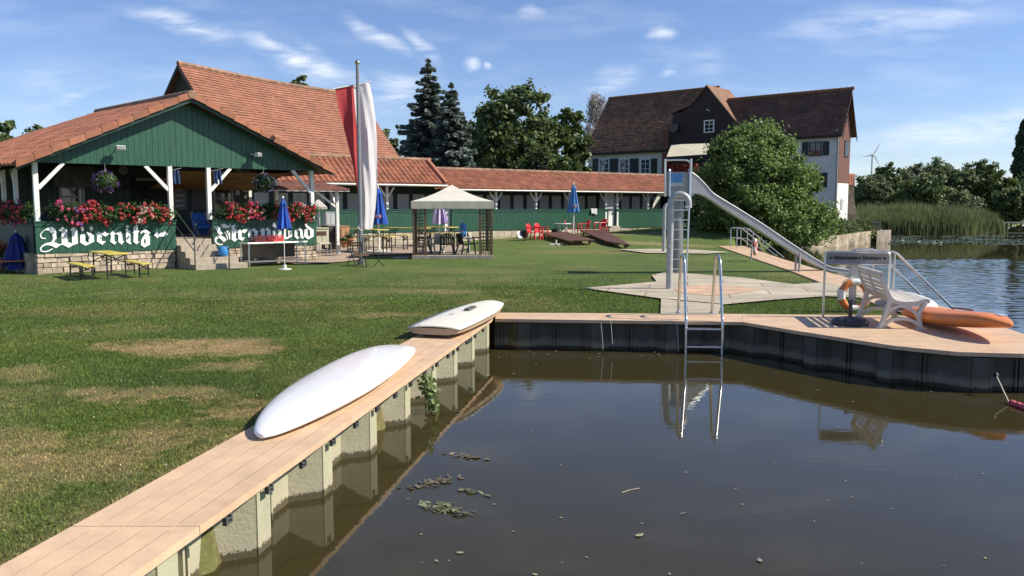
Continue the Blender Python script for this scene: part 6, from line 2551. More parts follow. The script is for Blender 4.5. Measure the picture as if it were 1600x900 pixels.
def armchair(label, loc, deg, s, m, group, name='garden_chair'):
    """moulded plastic armchair; faces local -y"""
    t = thing(name, label, 'chair', loc, deg, group)
    t.scale = (s, s, s)
    mb = MB()
    mb.hexa([(-.23, -.24, .40), (.23, -.24, .40), (.20, .22, .385), (-.20, .22, .385), (-.24, -.25, .43), (.24, -.25, .43), (.21, .22, .41), (-.21, .22, .41)])
    mb.build('seat', m, t, bevel=.012)
    mb = MB()
    n = 7
    for k in range(n):
        x = -.20 + .40 * k / (n - 1)
        top = .83 - .10 * (abs(x) / .2) ** 2
        mb.hexa([(x - .028, .20, .40), (x + .028, .20, .40), (x + .028, .225, .40), (x - .028, .225, .40), (x * 1.1 - .032, .30, top), (x * 1.1 + .032, .30, top), (x * 1.1 + .032, .325, top), (x * 1.1 - .032, .325, top)])
    arc = [(-.25 * math.cos(a), .30 + .005, .70 + .145 * math.sin(a)) for a in np.linspace(.1, math.pi - .1, 9)]
    mb.tube(arc, .026, 6)
    mb.build('backrest', m, t)
    for sx in (-1, 1):
        MB().hexa([(sx * .30 - .03, -.30, 0), (sx * .30 + .03, -.30, 0), (sx * .30 + .03, -.26, 0), (sx * .30 - .03, -.26, 0), (sx * .25 - .03, -.25, .62), (sx * .25 + .03, -.25, .62), (sx * .25 + .03, -.2, .62), (sx * .25 - .03, -.2, .62)]).build('leg', m, t)
        MB().hexa([(sx * .28 - .03, .33, 0), (sx * .28 + .03, .33, 0), (sx * .28 + .03, .37, 0), (sx * .28 - .03, .37, 0), (sx * .22 - .03, .2, .42), (sx * .22 + .03, .2, .42), (sx * .22 + .03, .25, .42), (sx * .22 - .03, .25, .42)]).build('leg', m, t)
        MB().tube([(sx * .25, -.26, .63), (sx * .27, 0, .645), (sx * .26, .22, .66), (sx * .245, .30, .72)], .026, 6).build('armrest', m, t, True)
    return t


GBK = 'black chairs in the gazebo'
for lab, px, y, deg in [('black garden chair in the middle of the gazebo, back to the lawn', 698, .55, 182), ('black garden chair on the right of the gazebo, turned sideways', 728, .55, 120), ('black garden chair at the right back post of the gazebo', 742, 1.25, 90), ('black garden chair half hidden by the left lattice', 660, 1.1, -80)]:
    armchair(lab, GF.w(GF.t(px, y), y, .122), deg, .78, BLACK, GBK)
armchair('pale grey garden chair at the left inside the gazebo', GF.w(GF.t(675, .8), .8, .122), -120, .78, mat('pale grey plastic', (.42, .42, .40), .5, .1, 5), 'pale chair in the gazebo')
gt = thing('gazebo_table', 'white garden table between the black chairs in the gazebo', 'table', GF.w(1.35, 1.35, .122), 5)
MB().box(-.5, .5, -.35, .35, .50, .53).build('tabletop', WHITE_PL, gt, bevel=.008)
for sx in (-1, 1):
    for sy in (-1, 1):
        MB().tube([(sx * .42, sy * .28, 0), (sx * .40, sy * .26, .50)], .022, 8).build('leg', WHITE_PL, gt, True)
bb = thing('blue_bin', 'bright blue bin with domed lid standing on the gazebo table', 'bin', GF.w(GF.t(723.5, 1.35), 1.35, .122 + .532))
zt = .46
BB = mat('bright blue bin', (.04, .24, .60), .35, .1, 5)
MB().lathe([(.085, 0), (.095, .04), (.112, zt - .17), (.112, zt - .14)], 20).build('drum', BB, bb, True)
MB().lathe([(.122, zt - .138), (.126, zt - .10), (.115, zt - .065), (.07, zt - .015), (.02, zt)], 20).build('lid', BB, bb, True)
MB().box(-.035, .035, -.118, -.10, .12, .2).build('label', mat('pale sticker', (.5, .6, .68), .5, .1, 8), bb)

# ---- red chairs and round white table by the cabin wall
GRC = 'red plastic garden chairs by the cabin wall'
for lab, px, py, D, deg in [('red plastic chair, leftmost of the pair nearest the gazebo', 833, 368, 36.0, 60), ('red plastic chair, right one of the left pair', 846, 366.5, 36.3, 55), ('red plastic chair half hidden behind the blue parasol', 891, 364, 38.6, 85), ('red plastic chair just right of the blue parasol, facing the table', 912, 363.5, 38.4, -75), ('red plastic chair farthest right, near the cabin steps', 938, 363, 39.0, -60)]:
    x = A(px, py, D).x
    armchair(lab, (x, D, float(gz(x, D))), deg, .82, RED, GRC)
x = A(879, 366, 38.3).x
rt = thing('round_table', 'round white garden table between the red chairs', 'table', (x, 38.3, float(gz(x, 38.3))))
hz_ = A(879, 349, 38.3).z - rt.location.z
MB().lathe([(.40, hz_ - .03), (.41, hz_ - .015), (.40, hz_)], 28).build('tabletop', WHITE_PL, rt, True)
for k in range(4):
    a = k * 1.57 + .6
    MB().tube([(.22 * math.cos(a), .22 * math.sin(a), hz_ - .03), (.30 * math.cos(a), .30 * math.sin(a), 0)], .02, 6).build('leg', WHITE_PL, rt, True)
# dark pots and a white stand at the wall
for i, (px, py, D, m, lab) in enumerate([(820, 364, 38.2, BLACK, 'black plant pot at the foot of the cabin wall'), (868, 364, 38.4, mat('dark green watering can', (.03, .05, .035), .5, .2, 5), 'dark green watering can by the round white table')]):
    x = A(px, py, D).x
    t = thing('pot' if i == 0 else 'watering_can', lab, 'pot' if i == 0 else 'watering can', (x, D, float(gz(x, D))))
    MB().lathe([(.13, 0), (.19, .22), (.2, .32), (.17, .33)], 16).build('body', m, t, True)
    if i:
        MB().tube([(.15, 0, .1), (.3, 0, .3), (.36, 0, .34)], .03, 8).build('spout', m, t, True)
        MB().tube([(-.1, 0, .32), (0, 0, .46), (.1, 0, .32)], .018, 8).build('handle', m, t, True)
    else:
        MB().lathe([(.165, .30), (.02, .305)], 16).build('soil', BARK, t)
x = A(814, 366, 38.0).x
ws = thing('white_board', 'small white board leaning against the foot of the cabin wall', 'board', (x, 38.0, float(gz(x, 38.0))), 36)
MB().hexa([(-.13, 0, 0), (.13, 0, 0), (.13, .03, 0), (-.13, .03, 0), (-.1, .14, .30), (.1, .14, .30), (.1, .17, .30), (-.1, .17, .30)]).build('board', WHITE_PL, ws)
MB().box(-.02, .02, .18, .3, 0, .02).build('strut', GALV, ws)


def sunbed(label, pts, lift, group):
    """slatted wooden lying platform given by four picture corners on the lawn"""
    w = [GG(x, y) for x, y in pts]
    t = thing('sunbed', label, 'sunbed', w[0], 0, group)
    l = [v - w[0] for v in w]
    for v, h in zip(l, lift):
        v.z += h
    mb = MB()
    n = 9
    for k in range(n):
        f0, f1 = k / n + .006, (k + 1) / n - .006
        a0, a1, b0, b1 = l[0].lerp(l[3], f0), l[0].lerp(l[3], f1), l[1].lerp(l[2], f0), l[1].lerp(l[2], f1)
        d = Vector((0, 0, .035))
        mb.hexa([a0, b0, b1, a1, a0 + d, b0 + d, b1 + d, a1 + d], .85 + .3 * rnd.random())
    mb.build('slats', mat('brown sunbed slats', (.14, .066, .042), .6, .2, 4, tint=True, spec=.35), t)
    for f in (.12, .5, .88):
        a, b = l[0].lerp(l[1], f), l[3].lerp(l[2], f)
        MB().bar(a - Vector((0, 0, .03)), b - Vector((0, 0, .03)), .05, .055).build('crossbeam', BROWNWOOD, t)
    for f, g in ((.12, .08), (.12, .92), (.88, .08), (.88, .92)):
        a = l[0].lerp(l[1], f).lerp(l[3].lerp(l[2], f), g)
        zz = float(gz(w[0].x + a.x, w[0].y + a.y)) - w[0].z
        MB().box(a.x - .04, a.x + .04, a.y - .04, a.y + .04, zz, max(zz + .03, a.z - .06)).build('leg', BROWNWOOD, t)
    return t


GSB = 'brown sunbeds on the lawn'
sunbed('brown slatted sunbed on the left, beside the small white parasol foot', [(842, 371), (886, 370), (930, 379), (888, 383)], (.2, .2, .17, .17), GSB)
sunbed('brown slatted sunbed on the right, farther from the gazebo', [(904, 367.5), (945, 366.5), (986, 375.5), (948, 378.5)], (.22, .22, .14, .14), GSB)
p = GG(869, 382)
pf = thing('parasol_stand', 'empty white cross shaped parasol foot in front of the left sunbed', 'parasol stand', p, 15)
MB().box(-.28, .28, -.05, .05, 0, .05).box(-.05, .05, -.28, -.051, 0, .05).box(-.05, .05, .051, .28, 0, .05).build('foot', WHITE_PL, pf, bevel=.008)
MB().tube([(0, 0, .05), (0, 0, .2)], .03, 10).build('socket', WHITE_PL, pf, True)
# ------------------------------------------------------------------ boards lying on the boardwalk
def hull(name, length, width, thick, rocker, m, parent=None, tail=.35, nose=.0, deck=.62, seed=1, flat=0.0, pw=.62, nl=44, nc=20, pw2=None):
    """surfboard shape along local y (tail at 0): lofted rounded sections; rocker(f) lifts the keel"""
    vs, fs = [], []
    for i in range(nl + 1):
        f = .5 - .5 * math.cos(math.pi * i / nl)
        w = width / 2 * (max(0.0, math.sin(math.pi * min(1, max(0, f * (1 - tail * .5) + tail * .5 * (1 if tail else 0))))) ** pw if tail else math.sin(math.pi * f) ** (pw if f < .5 else pw2 or pw))
        w = max(w, .012)
        th = thick * (1 - .80 * abs(2 * f - 1) ** 4)
        z = rocker(f)
        for k in range(nc):
            a = 2 * math.pi * k / nc
            cx, cz = math.cos(a), math.sin(a)
            x = w * math.copysign(abs(cx) ** .75, cx)
            zz = math.copysign(abs(cz) ** .8, cz)
            zz = zz * th * (deck if zz > 0 else 1 - deck)
            if zz > 0:
                zz *= 1 - flat * (1 - abs(cx))
            vs.append((x, f * length, z + th * (1 - deck) + zz))
    for i in range(nl):
        for k in range(nc):
            fs.append((i * nc + k, i * nc + (k + 1) % nc, (i + 1) * nc + (k + 1) % nc, (i + 1) * nc + k))
    fs.append(tuple(range(nc)))
    fs.append(tuple(nl * nc + k for k in range(nc))[::-1])
    o = MB().add(vs, fs).build(name, m, parent, True)
    return o


BOARDW = mat('white board gel coat', (.80, .80, .80), .25, .02, 3, coat=.3, dirt=((.68, .67, .64), 5, .35))
b1 = thing('windsurf_board', 'long pure white windsurf board lying on the left boardwalk edge', 'windsurf board', (-1.715, 5.55, .004), -8.2)
hull('hull', 3.56, .70, .15, lambda f: .01 * (1 - f) ** 2 + .03 * f * f + .006, BOARDW, b1, tail=.0, pw=.50, pw2=.34)
mb = MB()
for k, (x, y) in enumerate([(.0, 2.15), (.05, 2.27), (-.05, 1.72)]):
    MB().box(x - .014, x + .008, y - .003, y + .003, .14, .1565).build('scuff', mat('grey scuff', (.45, .44, .42), .6, .1, 5), b1)
b2 = thing('dinghy_board', 'cream sailing board with a dark slot and shade-tinted hull on the boardwalk corner', 'sailing board', (-.96, 10.02, .005), -15)
vs, fs = [], []
nl, nc = 30, 9
prof2 = []
for i in range(nl + 1):
    f = i / nl
    w = .36 * (1 - abs(1.28 * f - .42) ** 2.6 * (1.0 if f < .33 else .82)) ** .8 if f < .97 else .16
    w = max(w, .10)
    keel = .006 + .07 * max(0, (f - .6) / .4) ** 2 + .03 * max(0, (.25 - f) / .25) ** 2
    sheer = .118 + .045 * f
    prof2.append((w, keel, sheer, f * 2.48))
for (w, keel, sheer, y) in prof2:
    for k in range(nc):
        a = -math.pi / 2 + math.pi * k / (nc - 1)
        x = w * math.copysign(abs(math.sin(a)) ** .55, math.sin(a)) * .985
        vs.append((x, y, keel + (sheer - keel) * (1 - math.cos(a) ** .6 if abs(math.cos(a)) > 1e-6 else 1)))
for i in range(nl):
    for k in range(nc - 1):
        fs.append((i * nc + k, i * nc + k + 1, (i + 1) * nc + k + 1, (i + 1) * nc + k))
fs.append(tuple(range(nc))[::-1])
fs.append(tuple(nl * nc + k for k in range(nc)))
MB().add(vs, fs).build('hull', mat('shade-tinted hull', (.50, .36, .24), .5, .08, 4), b2, True)  # shading of the side and the deck's reflection are put into this brown
vs, fs = [], []
for (w, keel, sheer, y) in prof2:
    for k in range(7):
        u = k / 6 * 2 - 1
        vs.append((u * (w + .012), y, sheer + .028 * (1 - u * u) + .002))
for i in range(nl):
    for k in range(6):
        fs.append((i * 7 + k, i * 7 + k + 1, (i + 1) * 7 + k + 1, (i + 1) * 7 + k))
o = MB().add(vs, fs).build('deck', mat('cream deck', (.74, .71, .60), .45, .03, 3, dirt=((.6, .56, .46), 3, .3)), b2, True)
so = o.modifiers.new('thickness', 'SOLIDIFY')
so.thickness = .014
MB().box(-.035, .035, 1.3, 1.65, .16, .2045).build('slot', mat('dark slot', (.10, .10, .10), .6, .2, 12), b2)
MB().box(-.13, -.11, .95, 1.08, .14, .172).box(-.08, -.06, .92, 1.0, .14, .174).build('fitting', GALV, b2)
MB().lathe([(.02, 0), (.02, .012)], 10, (-.2, .06, .128)).build('drain_plug', BLACK, b2)

# orange kayak board on the platform and the white board behind it
ky = thing('kayak_board', 'orange paddle board with a raised nose lying on the platform behind the bench', 'paddle board', (5.72, 12.0, .01), 182)
ORANGE = mat('orange polyethylene', (.66, .20, .045), .45, .08, 3, dirt=((.55, .22, .09), 5, .4))
hull('hull', 2.45, .62, .21, lambda f: .02 + .17 * max(0, (f - .35) / .65) ** 1.6, ORANGE, ky, tail=.0, pw=.60, deck=.52, flat=.1)
MB().tube([(-.03, 1.15, .262), (-.02, 1.4, .285), (-.02, 1.65, .292)], .012, 6).build('strap', mat('dark orange strap', (.30, .08, .025), .6, .15, 8), ky, True)
MB().box(-.14, -.05, 2.05, 2.17, .262, .30).build('sticker', mat('pale sticker', (.5, .6, .68), .5, .1, 8), ky)
wb = thing('white_board', 'white surfboard lying behind the orange board at the river edge', 'surfboard', (6.22, 12.15, .01), -9)
hull('hull', 2.2, .56, .15, lambda f: .02 + .03 * f, BOARDW, wb, tail=0, pw=.6)
MB().box(-.015, .015, .2, .4, .15, .20).build('fin_box', GALV, wb)

# ---- white plastic park bench seen from behind
bn = thing('park_bench', 'white slatted plastic park bench on the platform, facing the river', 'bench', (4.88, 10.86, .0), -9)
PLW = mat('weathered white plastic', (.66, .62, .56), .5, .06, 5, dirt=((.45, .40, .33), 5, .45))
# local: x forward (towards the river), y along the bench
def ribbon(mb, pts, y, w=.05, t=.035):
    """flat curved frame: pts in (x, z), rectangular section"""
    for i in range(len(pts) - 1):
        mb.bar((pts[i][0], y, pts[i][1]), (pts[i + 1][0], y, pts[i + 1][1]), t, w, (0, 1, 0))
    return mb


def curve(p, n=8):
    """Catmull-Rom through p"""
    out = []
    for i in range(len(p) - 1):
        p0, p1, p2, p3 = (Vector(p[max(i - 1, 0)]), Vector(p[i]), Vector(p[i + 1]), Vector(p[min(i + 2, len(p) - 1)]))
        for k in range(n):
            t = k / n
            out.append(.5 * ((2 * p1) + (p2 - p0) * t + (2 * p0 - 5 * p1 + 4 * p2 - p3) * t * t + (3 * p1 - p0 - 3 * p2 + p3) * t ** 3))
    return out + [Vector(p[-1])]


BLN = 1.12
back_c = curve([(-.035, .72), (.0, .60), (.055, .48), (.10, .40), (.16, .355)], 6)
seat_c = curve([(.16, .355), (.28, .335), (.42, .345), (.53, .375), (.575, .365)], 6)


def plate(outline, y, t=.04):
    return MB().prism([(x, y - t / 2, z) for x, z in outline], (0, t, 0))


for y in (.0, BLN):
    mb = MB()
    yy = y
    ribbon(mb, back_c, yy, .06, .05)
    ribbon(mb, seat_c, yy, .055, .05)
    # rear leg, front leg, arches
    ribbon(mb, curve([(-.02, .0), (.03, .12), (.06, .24), (.10, .385)], 5), yy, .075, .046)
    ribbon(mb, curve([(.50, .0), (.47, .10), (.46, .20), (.53, .355)], 5), yy, .07, .046)
    ribbon(mb, curve([(.04, .03), (.10, .10), (.25, .135), (.40, .10), (.49, .02)], 6), yy, .045, .042)
    ribbon(mb, curve([(.06, .20), (.14, .275), (.25, .30), (.38, .25), (.47, .15)], 6), yy, .05, .042)
    mb.box(-.06, .045, yy - .024, yy + .024, -.0, .022)
    mb.box(.44, .56, yy - .024, yy + .024, -.0, .022)
    mb.build('side_frame', PLW, bn)
mb = MB()
ribbon(mb, back_c, BLN * .5, .05, .045)
ribbon(mb, seat_c, BLN * .5, .045, .045)
mb.build('middle_rib', PLW, bn)
mb = MB()
for i in (0, 3, 6, 9, 12, 15, 18, 21):
    if i < len(back_c):
        p = back_c[i]
        d = (back_c[min(i + 1, len(back_c) - 1)] - back_c[max(i - 1, 0)]).normalized()
        if i == 0:
            mb.bar((p.x, -.03, p.y), (p.x, BLN + .03, p.y), .03, .055)
        else:
            mb.add([], [])
            up = Vector((d.x, 0, d.y))
            mb.bar((p.x + .006, -.0, p.y), (p.x + .006, BLN, p.y), .016, .042, up)
mb.build('backrest', PLW, bn)
mb = MB()
for i in (2, 5, 8, 11, 14, 17, 20, 23):
    if i < len(seat_c):
        p = seat_c[i]
        d = (seat_c[min(i + 1, len(seat_c) - 1)] - seat_c[max(i - 1, 0)]).normalized()
        mb.bar((p.x, -.01, p.y + .018), (p.x, BLN + .01, p.y + .018), .018, .048, Vector((d.x, 0, d.y)))
mb.build('seat', PLW, bn)

# ---- black parasol stand with its short tube
ps = thing('parasol_stand', 'empty black domed parasol stand with a short tube on the deck, striped by sunlight', 'parasol stand', G(1328, 507), 20)
PSB = mat('dark rubber grey', (.045, .047, .05), .5, .15, 8)
MB().lathe([(.235, 0), (.245, .02), (.24, .05), (.20, .085), (.10, .105), (.04, .11)], 28).build('dome', PSB, ps, True)
MB().tube([(0, 0, .105), (.0, 0, .30)], .026, 10).build('tube', PSB, ps, True)
MB().lathe([(.028, .28), (.037, .29), (.037, .33), (.028, .335)], 12).bar((.03, 0, .31), (.09, 0, .31), .014).build('clamp', PSB, ps)

# ---- sign frame
sa, sb = G(1286, 495), G(1386.5, 497.5)
sg = thing('sign', 'steel framed swimming zone sign with two legs on the back boardwalk', 'sign', sa, math.degrees(math.atan2(sb.y - sa.y, sb.x - sa.x)))
SW = (Vector((sb.x - sa.x, sb.y - sa.y))).length
zt = A(1330, 394, sa.y - .1).z
zb = A(1330, 412.5, sa.y - .1).z
r_ = .055
pts = [(0, 0, 0)]
for k in range(7):
    a = math.pi - k * math.pi / 12
    pts.append((r_ + r_ * math.cos(a), 0, zt - r_ + r_ * math.sin(a)))
for k in range(7):
    a = math.pi / 2 - k * math.pi / 12
    pts.append((SW - r_ + r_ * math.cos(a), 0, zt - r_ + r_ * math.sin(a)))
pts.append((SW, 0, 0))
MB().tube(pts, .017, 10).build('frame', STEEL, sg, True)
MB().tube([(0, 0, zb), (SW, 0, zb)], .012, 8).build('crossbar', STEEL, sg, True)
mb = MB()
o_ = [(p[0], p[2]) for p in pts[1:-1]]
mb.prism([(.012, -.004, zb)] + [(min(max(x, .012), SW - .012), -.004, min(z, zt - .01)) for x, z in o_] + [(SW - .012, -.004, zb)], (0, .008, 0))
pnl = mb.build('panel', mat('sign panel', (.27, .265, .25), .5, .08, 4), sg)
fc_ = bpy.data.curves.new('words', 'FONT')
fc_.body = 'Nichtschwimmer Schwimmer'
fc_.size = .092
fc_.align_x = 'CENTER'
fc_.align_y = 'CENTER'
fc_.extrude = .001
fc_.offset = .003
tmp = bpy.data.objects.new('words', fc_)
C.objects.link(tmp)
bpy.context.view_layer.update()
me = bpy.data.meshes.new_from_object(tmp)
bpy.data.objects.remove(tmp)
wx = [v.co.x for v in me.vertices]
ww = max(wx) - min(wx)
k = SW * .745 / ww
tm = bpy.data.objects.new('lettering', me)
INK = mat('black sign ink', (.008, .008, .008), .5, .05, 5)
me.materials.clear()
me.materials.append(INK)
link(tm, sg)
tm.location = (SW / 2, -.0065, (zt + zb) / 2 + .002)
tm.rotation_euler = (math.pi / 2, 0, 0)
tm.scale = (k, k * 1.45, 1)
zc = (zt + zb) / 2
for s, x0, nm in ((-1, .075, 'arrow'), (1, SW - .075, 'arrow')):
    x = x0
    MB().prism([(x + s * .03, -.0065, zc), (x - s * .004, -.0065, zc + .026), (x - s * .004, -.0065, zc + .009), (x - s * .026, -.0065, zc + .009), (x - s * .026, -.0065, zc - .009), (x - s * .004, -.0065, zc - .009), (x - s * .004, -.0065, zc - .026)], (0, .002, 0)).build(nm, INK, sg)


# ---- lifebuoys
def lifebuoy(label, c, deg, Rr, r, tilt=0, orange=ORANGE):
    t = thing('lifebuoy', label, 'lifebuoy', c, deg)
    segs = [(0, 'white'), (1, 'orange')] * 4
    start = R(-22 + tilt)
    for k in range(8):
        a0 = start + k * math.pi / 4
        w = (math.pi / 4)
        wide = w * 1.42 if k % 2 else w * .58
    a = start
    for k in range(8):
        wide = math.pi / 2 * (.44 if k % 2 == 0 else .56)
        pts = [(Rr * math.cos(a + wide * j / 8), 0, Rr * math.sin(a + wide * j / 8)) for j in range(9)]
        MB().tube(pts, r, 12).build('white_band' if k % 2 == 0 else 'orange_band', WHITE_PL if k % 2 == 0 else orange, t, True)
        a += wide
    pts = []
    for j in range(64):
        b = start + 2 * math.pi * j / 64
        q = Rr + r * (1.05 + .32 * abs(math.sin(2 * (b - start) + .35)))
        pts.append((q * math.cos(b), .02 * math.sin(j), q * math.sin(b)))
    MB().tube(pts, .006, 5, closed=True).build('rope', mat('pale rope', (.6, .55, .42), .8, .1, 20), t, True)
    return t


ph = thing('lifebuoy_post', 'grey steel post behind the sign that carries the orange and white lifebuoy', 'post', G(1331, 484))
zt2 = A(1331, 412, ph.location.y).z
MB().box(-.05, .05, -.02, .02, 0, zt2).build('upright', GALV, ph)
MB().bar((0, -.02, .74), (0, -.14, .70), .03, .03).build('hook', GALV, ph)
p = A(1335, 461, ph.location.y - .10)
lifebuoy('large orange and white lifebuoy hanging behind the white bench', p, 4, .205, .055)
q_ = GG(1173, 408)
p2 = thing('lifebuoy_post', 'leaning grey post with the far lifebuoy beside the riverside path', 'post', q_)
tp = A(1177, 363, q_.y) - q_
MB().tube([(0, 0, 0), (tp.x, 0, tp.z)], .022, 8).build('upright', GALV, p2, True)
MB().tube([(tp.x * .75, 0, tp.z * .75), (tp.x * .75 + .02, -.1, tp.z * .78)], .015, 6).build('hook', GALV, p2)
p = A(1180, 386, q_.y - .12)
lifebuoy('far red and white lifebuoy beside the riverside path', p, 68, .20, .05, 20, mat('red band', (.5, .05, .05), .5, .1, 5))


# ---- stair railings into the river
def river_railing(label, x0, y0s, xe, ze, zt_, mids):
    t = thing('stair_railing', label, 'railing', (x0, y0s[0], 0))
    for y in y0s:
        y -= y0s[0]
        pts = [(0, y, 0), (0, y, zt_ - .06), (.02, y, zt_ - .015), (.07, y, zt_), (.36, y, zt_), (.44, y, zt_ - .03), (xe - x0, y, ze)]
        MB().tube(pts, .021, 8).build('handrail', STEEL, t, True)
        for f in mids:
            MB().tube([(0, y, zt_ * f), (.40, y, zt_ * f), (xe - x0, y, ze - zt_ * (1 - f))], .016, 8).build('mid_rail', STEEL, t, True)
        MB().tube([(.40, y, -.6), (.40, y, zt_ - .02)], .018, 8).build('post', STEEL, t, True)
    mb = MB()
    for k in range(5):
        mb.box(.42 + k * .26, .66 + k * .26, y0s[0] - y0s[0], y0s[-1] - y0s[0], -.04 - .2 * k - .04, -.04 - .2 * k)
    mb.build('stairs', mat('concrete underwater stair', (.3, .28, .24), .9, .15, 4), t)
    return t


river_railing('steel handrails of the river stairs behind the bench', 6.42, (14.75, 15.6), 8.12, -.42, .80, ())
river_railing('steel handrails of the far river stairs beside the riverside path', 8.62, (31.8, 32.7), 10.45, -.35, .78, (.5,))

# ---- pool ladder
lx0, lx1 = G(1068, 500).x, G(1123.5, 500).x
ld = thing('pool_ladder', 'stainless pool ladder hooked over the back boardwalk into the pond', 'ladder', (2.44, 11.56, 0), -4)
LW = .50
zt = A(1068, 404, 11.6).z
zt = .90
for x in (0, LW):
    pts = [(x + .01, .84, 0), (x + .01, .84, .08), (x - .0, .60, zt - .12), (x, .50, zt - .02), (x, .38, zt), (x, .26, zt - .05), (x, .19, zt - .16), (x, -.02, .12), (x, -.07, 0), (x, -.09, -.3), (x, -.09, -1.1)]
    MB().tube([tuple(v) for v in curve(pts, 4)], .021, 10).build('side_rail', STEEL, ld, True)
    MB().lathe([(.045, 0), (.045, .012), (.024, .03)], 14, (x + .01, .84, .001)).build('flange', STEEL, ld, True)
for z in (-.11, -.36, -.62):
    MB().box(.0, LW, -.135, -.055, z, z + .025).build('rung', STEEL, ld, bevel=.005)

# ---- shower posts with swan neck
def shower(label, base, H, r, rr, deg):
    t = thing('shower_post', label, 'shower', base, deg, 'swan neck shower posts')
    pts = [(0, 0, 0), (0, 0, H - rr)]
    for k in range(1, 13):
        a = math.pi - k * math.pi / 12 * 1.02
        pts.append((rr + rr * math.cos(a), 0, H - rr + rr * math.sin(a)))
    pts.append((2 * rr - .004, 0, H - rr - .05))
    MB().tube(pts, r, 14).build('pipe', GALV, t, True)
    MB().lathe([(r * 1.15, 0), (r * 1.15, .04), (r * .7, .05)], 14, (2 * rr - .004, 0, H - rr - .09)).build('shower_head', STEEL, t, True)
    MB().lathe([(r * 1.5, 0), (r * 1.5, .015), (r, .03)], 16, (0, 0, .0)).build('flange', GALV, t, True)
    MB().tube([(0, -r, .86), (0, -r - .05, .86)], .028, 10).build('push_button', STEEL, t, True)
    return t


b = G(1045.5, 453, -.02)
shower('grey swan neck shower post on the paving in front of the slide', b, A(1045, 303.5, b.y).z + .02, .062, .17, -8)
b = GG(1037, 394)
shower('second swan neck shower post on the rear paving, half hidden by the first', b, A(1040, 319, b.y).z - b.z, .062, .17, 20)

# ---- the water slide
sl = thing('water_slide', 'grey steel water slide with ladder and chute running into the river', 'slide', (4.05, 20.4, -.03))
ox, oy = 4.05, 20.4


def SP(px, py, D):
    p = A(px, py, D)
    return Vector((p.x - ox, D - oy, p.z + .03))


MB().tube([(0, 0, 0), (0, 0, SP(1057, 302, 20.4).z)], .155, 20).lathe([(.24, 0), (.24, .02), (.16, .03)], 20).build('pillar', STEEL_M, sl, True)
fz = SP(1057, 302.5, 20.3).z
MB().box(SP(1039, 300, 20.2).x, SP(1083, 300, 20.2).x, -.32, .32, fz - .05, fz).build('platform', STEEL_M, sl)
for yy in (-.30, .30):
    mb = MB()
    xs = [SP(px, 300, oy + yy).x for px in (1039.5, 1081)]
    zz = [SP(1050, 268.5, oy + yy).z]
    mb.box(xs[0], xs[1], yy - .012, yy + .012, fz, zz[0])
    mb.build('side_panel', STEEL_M, sl)
# painted notice on the front panel
a, b = SP(1047, 291, oy - .32), SP(1068, 270.5, oy - .32)
nt_ = MB().box(a.x, b.x, -.325, -.316, a.z, b.z).build('notice', mat('notice board white', (.5, .53, .55), .5, .06, 5), sl)
a2, b2 = SP(1047.5, 285.5, oy - .32), SP(1066.5, 271, oy - .32)
MB().box(a2.x, b2.x, -.33, -.3255, a2.z, b2.z).build('picture', mat('notice blue', (.035, .17, .40), .4, .35, 9, col2=(.12, .32, .52)), nt_)
# guard frames
for yy in (-.36, .36):
    pa, pb, pc = SP(1039.5, 304, oy + yy), SP(1039.5, 248.5, oy + yy), SP(1080, 248, oy + yy)
    mb = MB()
    mb.tube([(pa.x, yy, pa.z - .05), (pb.x, yy, pb.z)], .026, 8)
    mb.tube([(pc.x, yy, fz - .28), (pc.x, yy, pc.z)], .026, 8)
    mb.tube([tuple(v) for v in curve([(pb.x, yy, pb.z - .03), (pc.x - .2, yy, pc.z - .03), (pc.x - .06, yy, pc.z - .06), (pc.x, yy, pc.z - .14)], 5)], .022, 8)
    mb.build('guard_rail', STEEL, sl, True)
# ladder
for px0, px1 in ((1047, 1050), (1078, 1072.5)):
    tp, bt_ = SP(px0, 268, oy - .4), SP(px1, 428, 19.9)
    pts = curve([(bt_.x, bt_.y, 0), (tp.x, -.42, fz - .05), (tp.x, -.36, tp.z), (tp.x, -.3, tp.z + .03)], 6)
    MB().tube([tuple(v) for v in pts], .022, 8).build('ladder_rail', STEEL, sl, True)
for k in range(8):
    f = (k + .6) / 8.2
    y = (19.9 - oy) * (1 - f) + (-.42) * f
    z = (fz - .02) * f
    x0 = SP(1050, 400, 19.9).x * (1 - f) + SP(1047, 300, 20).x * f
    x1 = SP(1072.5, 400, 19.9).x * (1 - f) + SP(1078, 300, 20).x * f
    MB().box(x0, x1, y - .04, y + .04, z - .012, z + .012).build('rung', STEEL, sl)
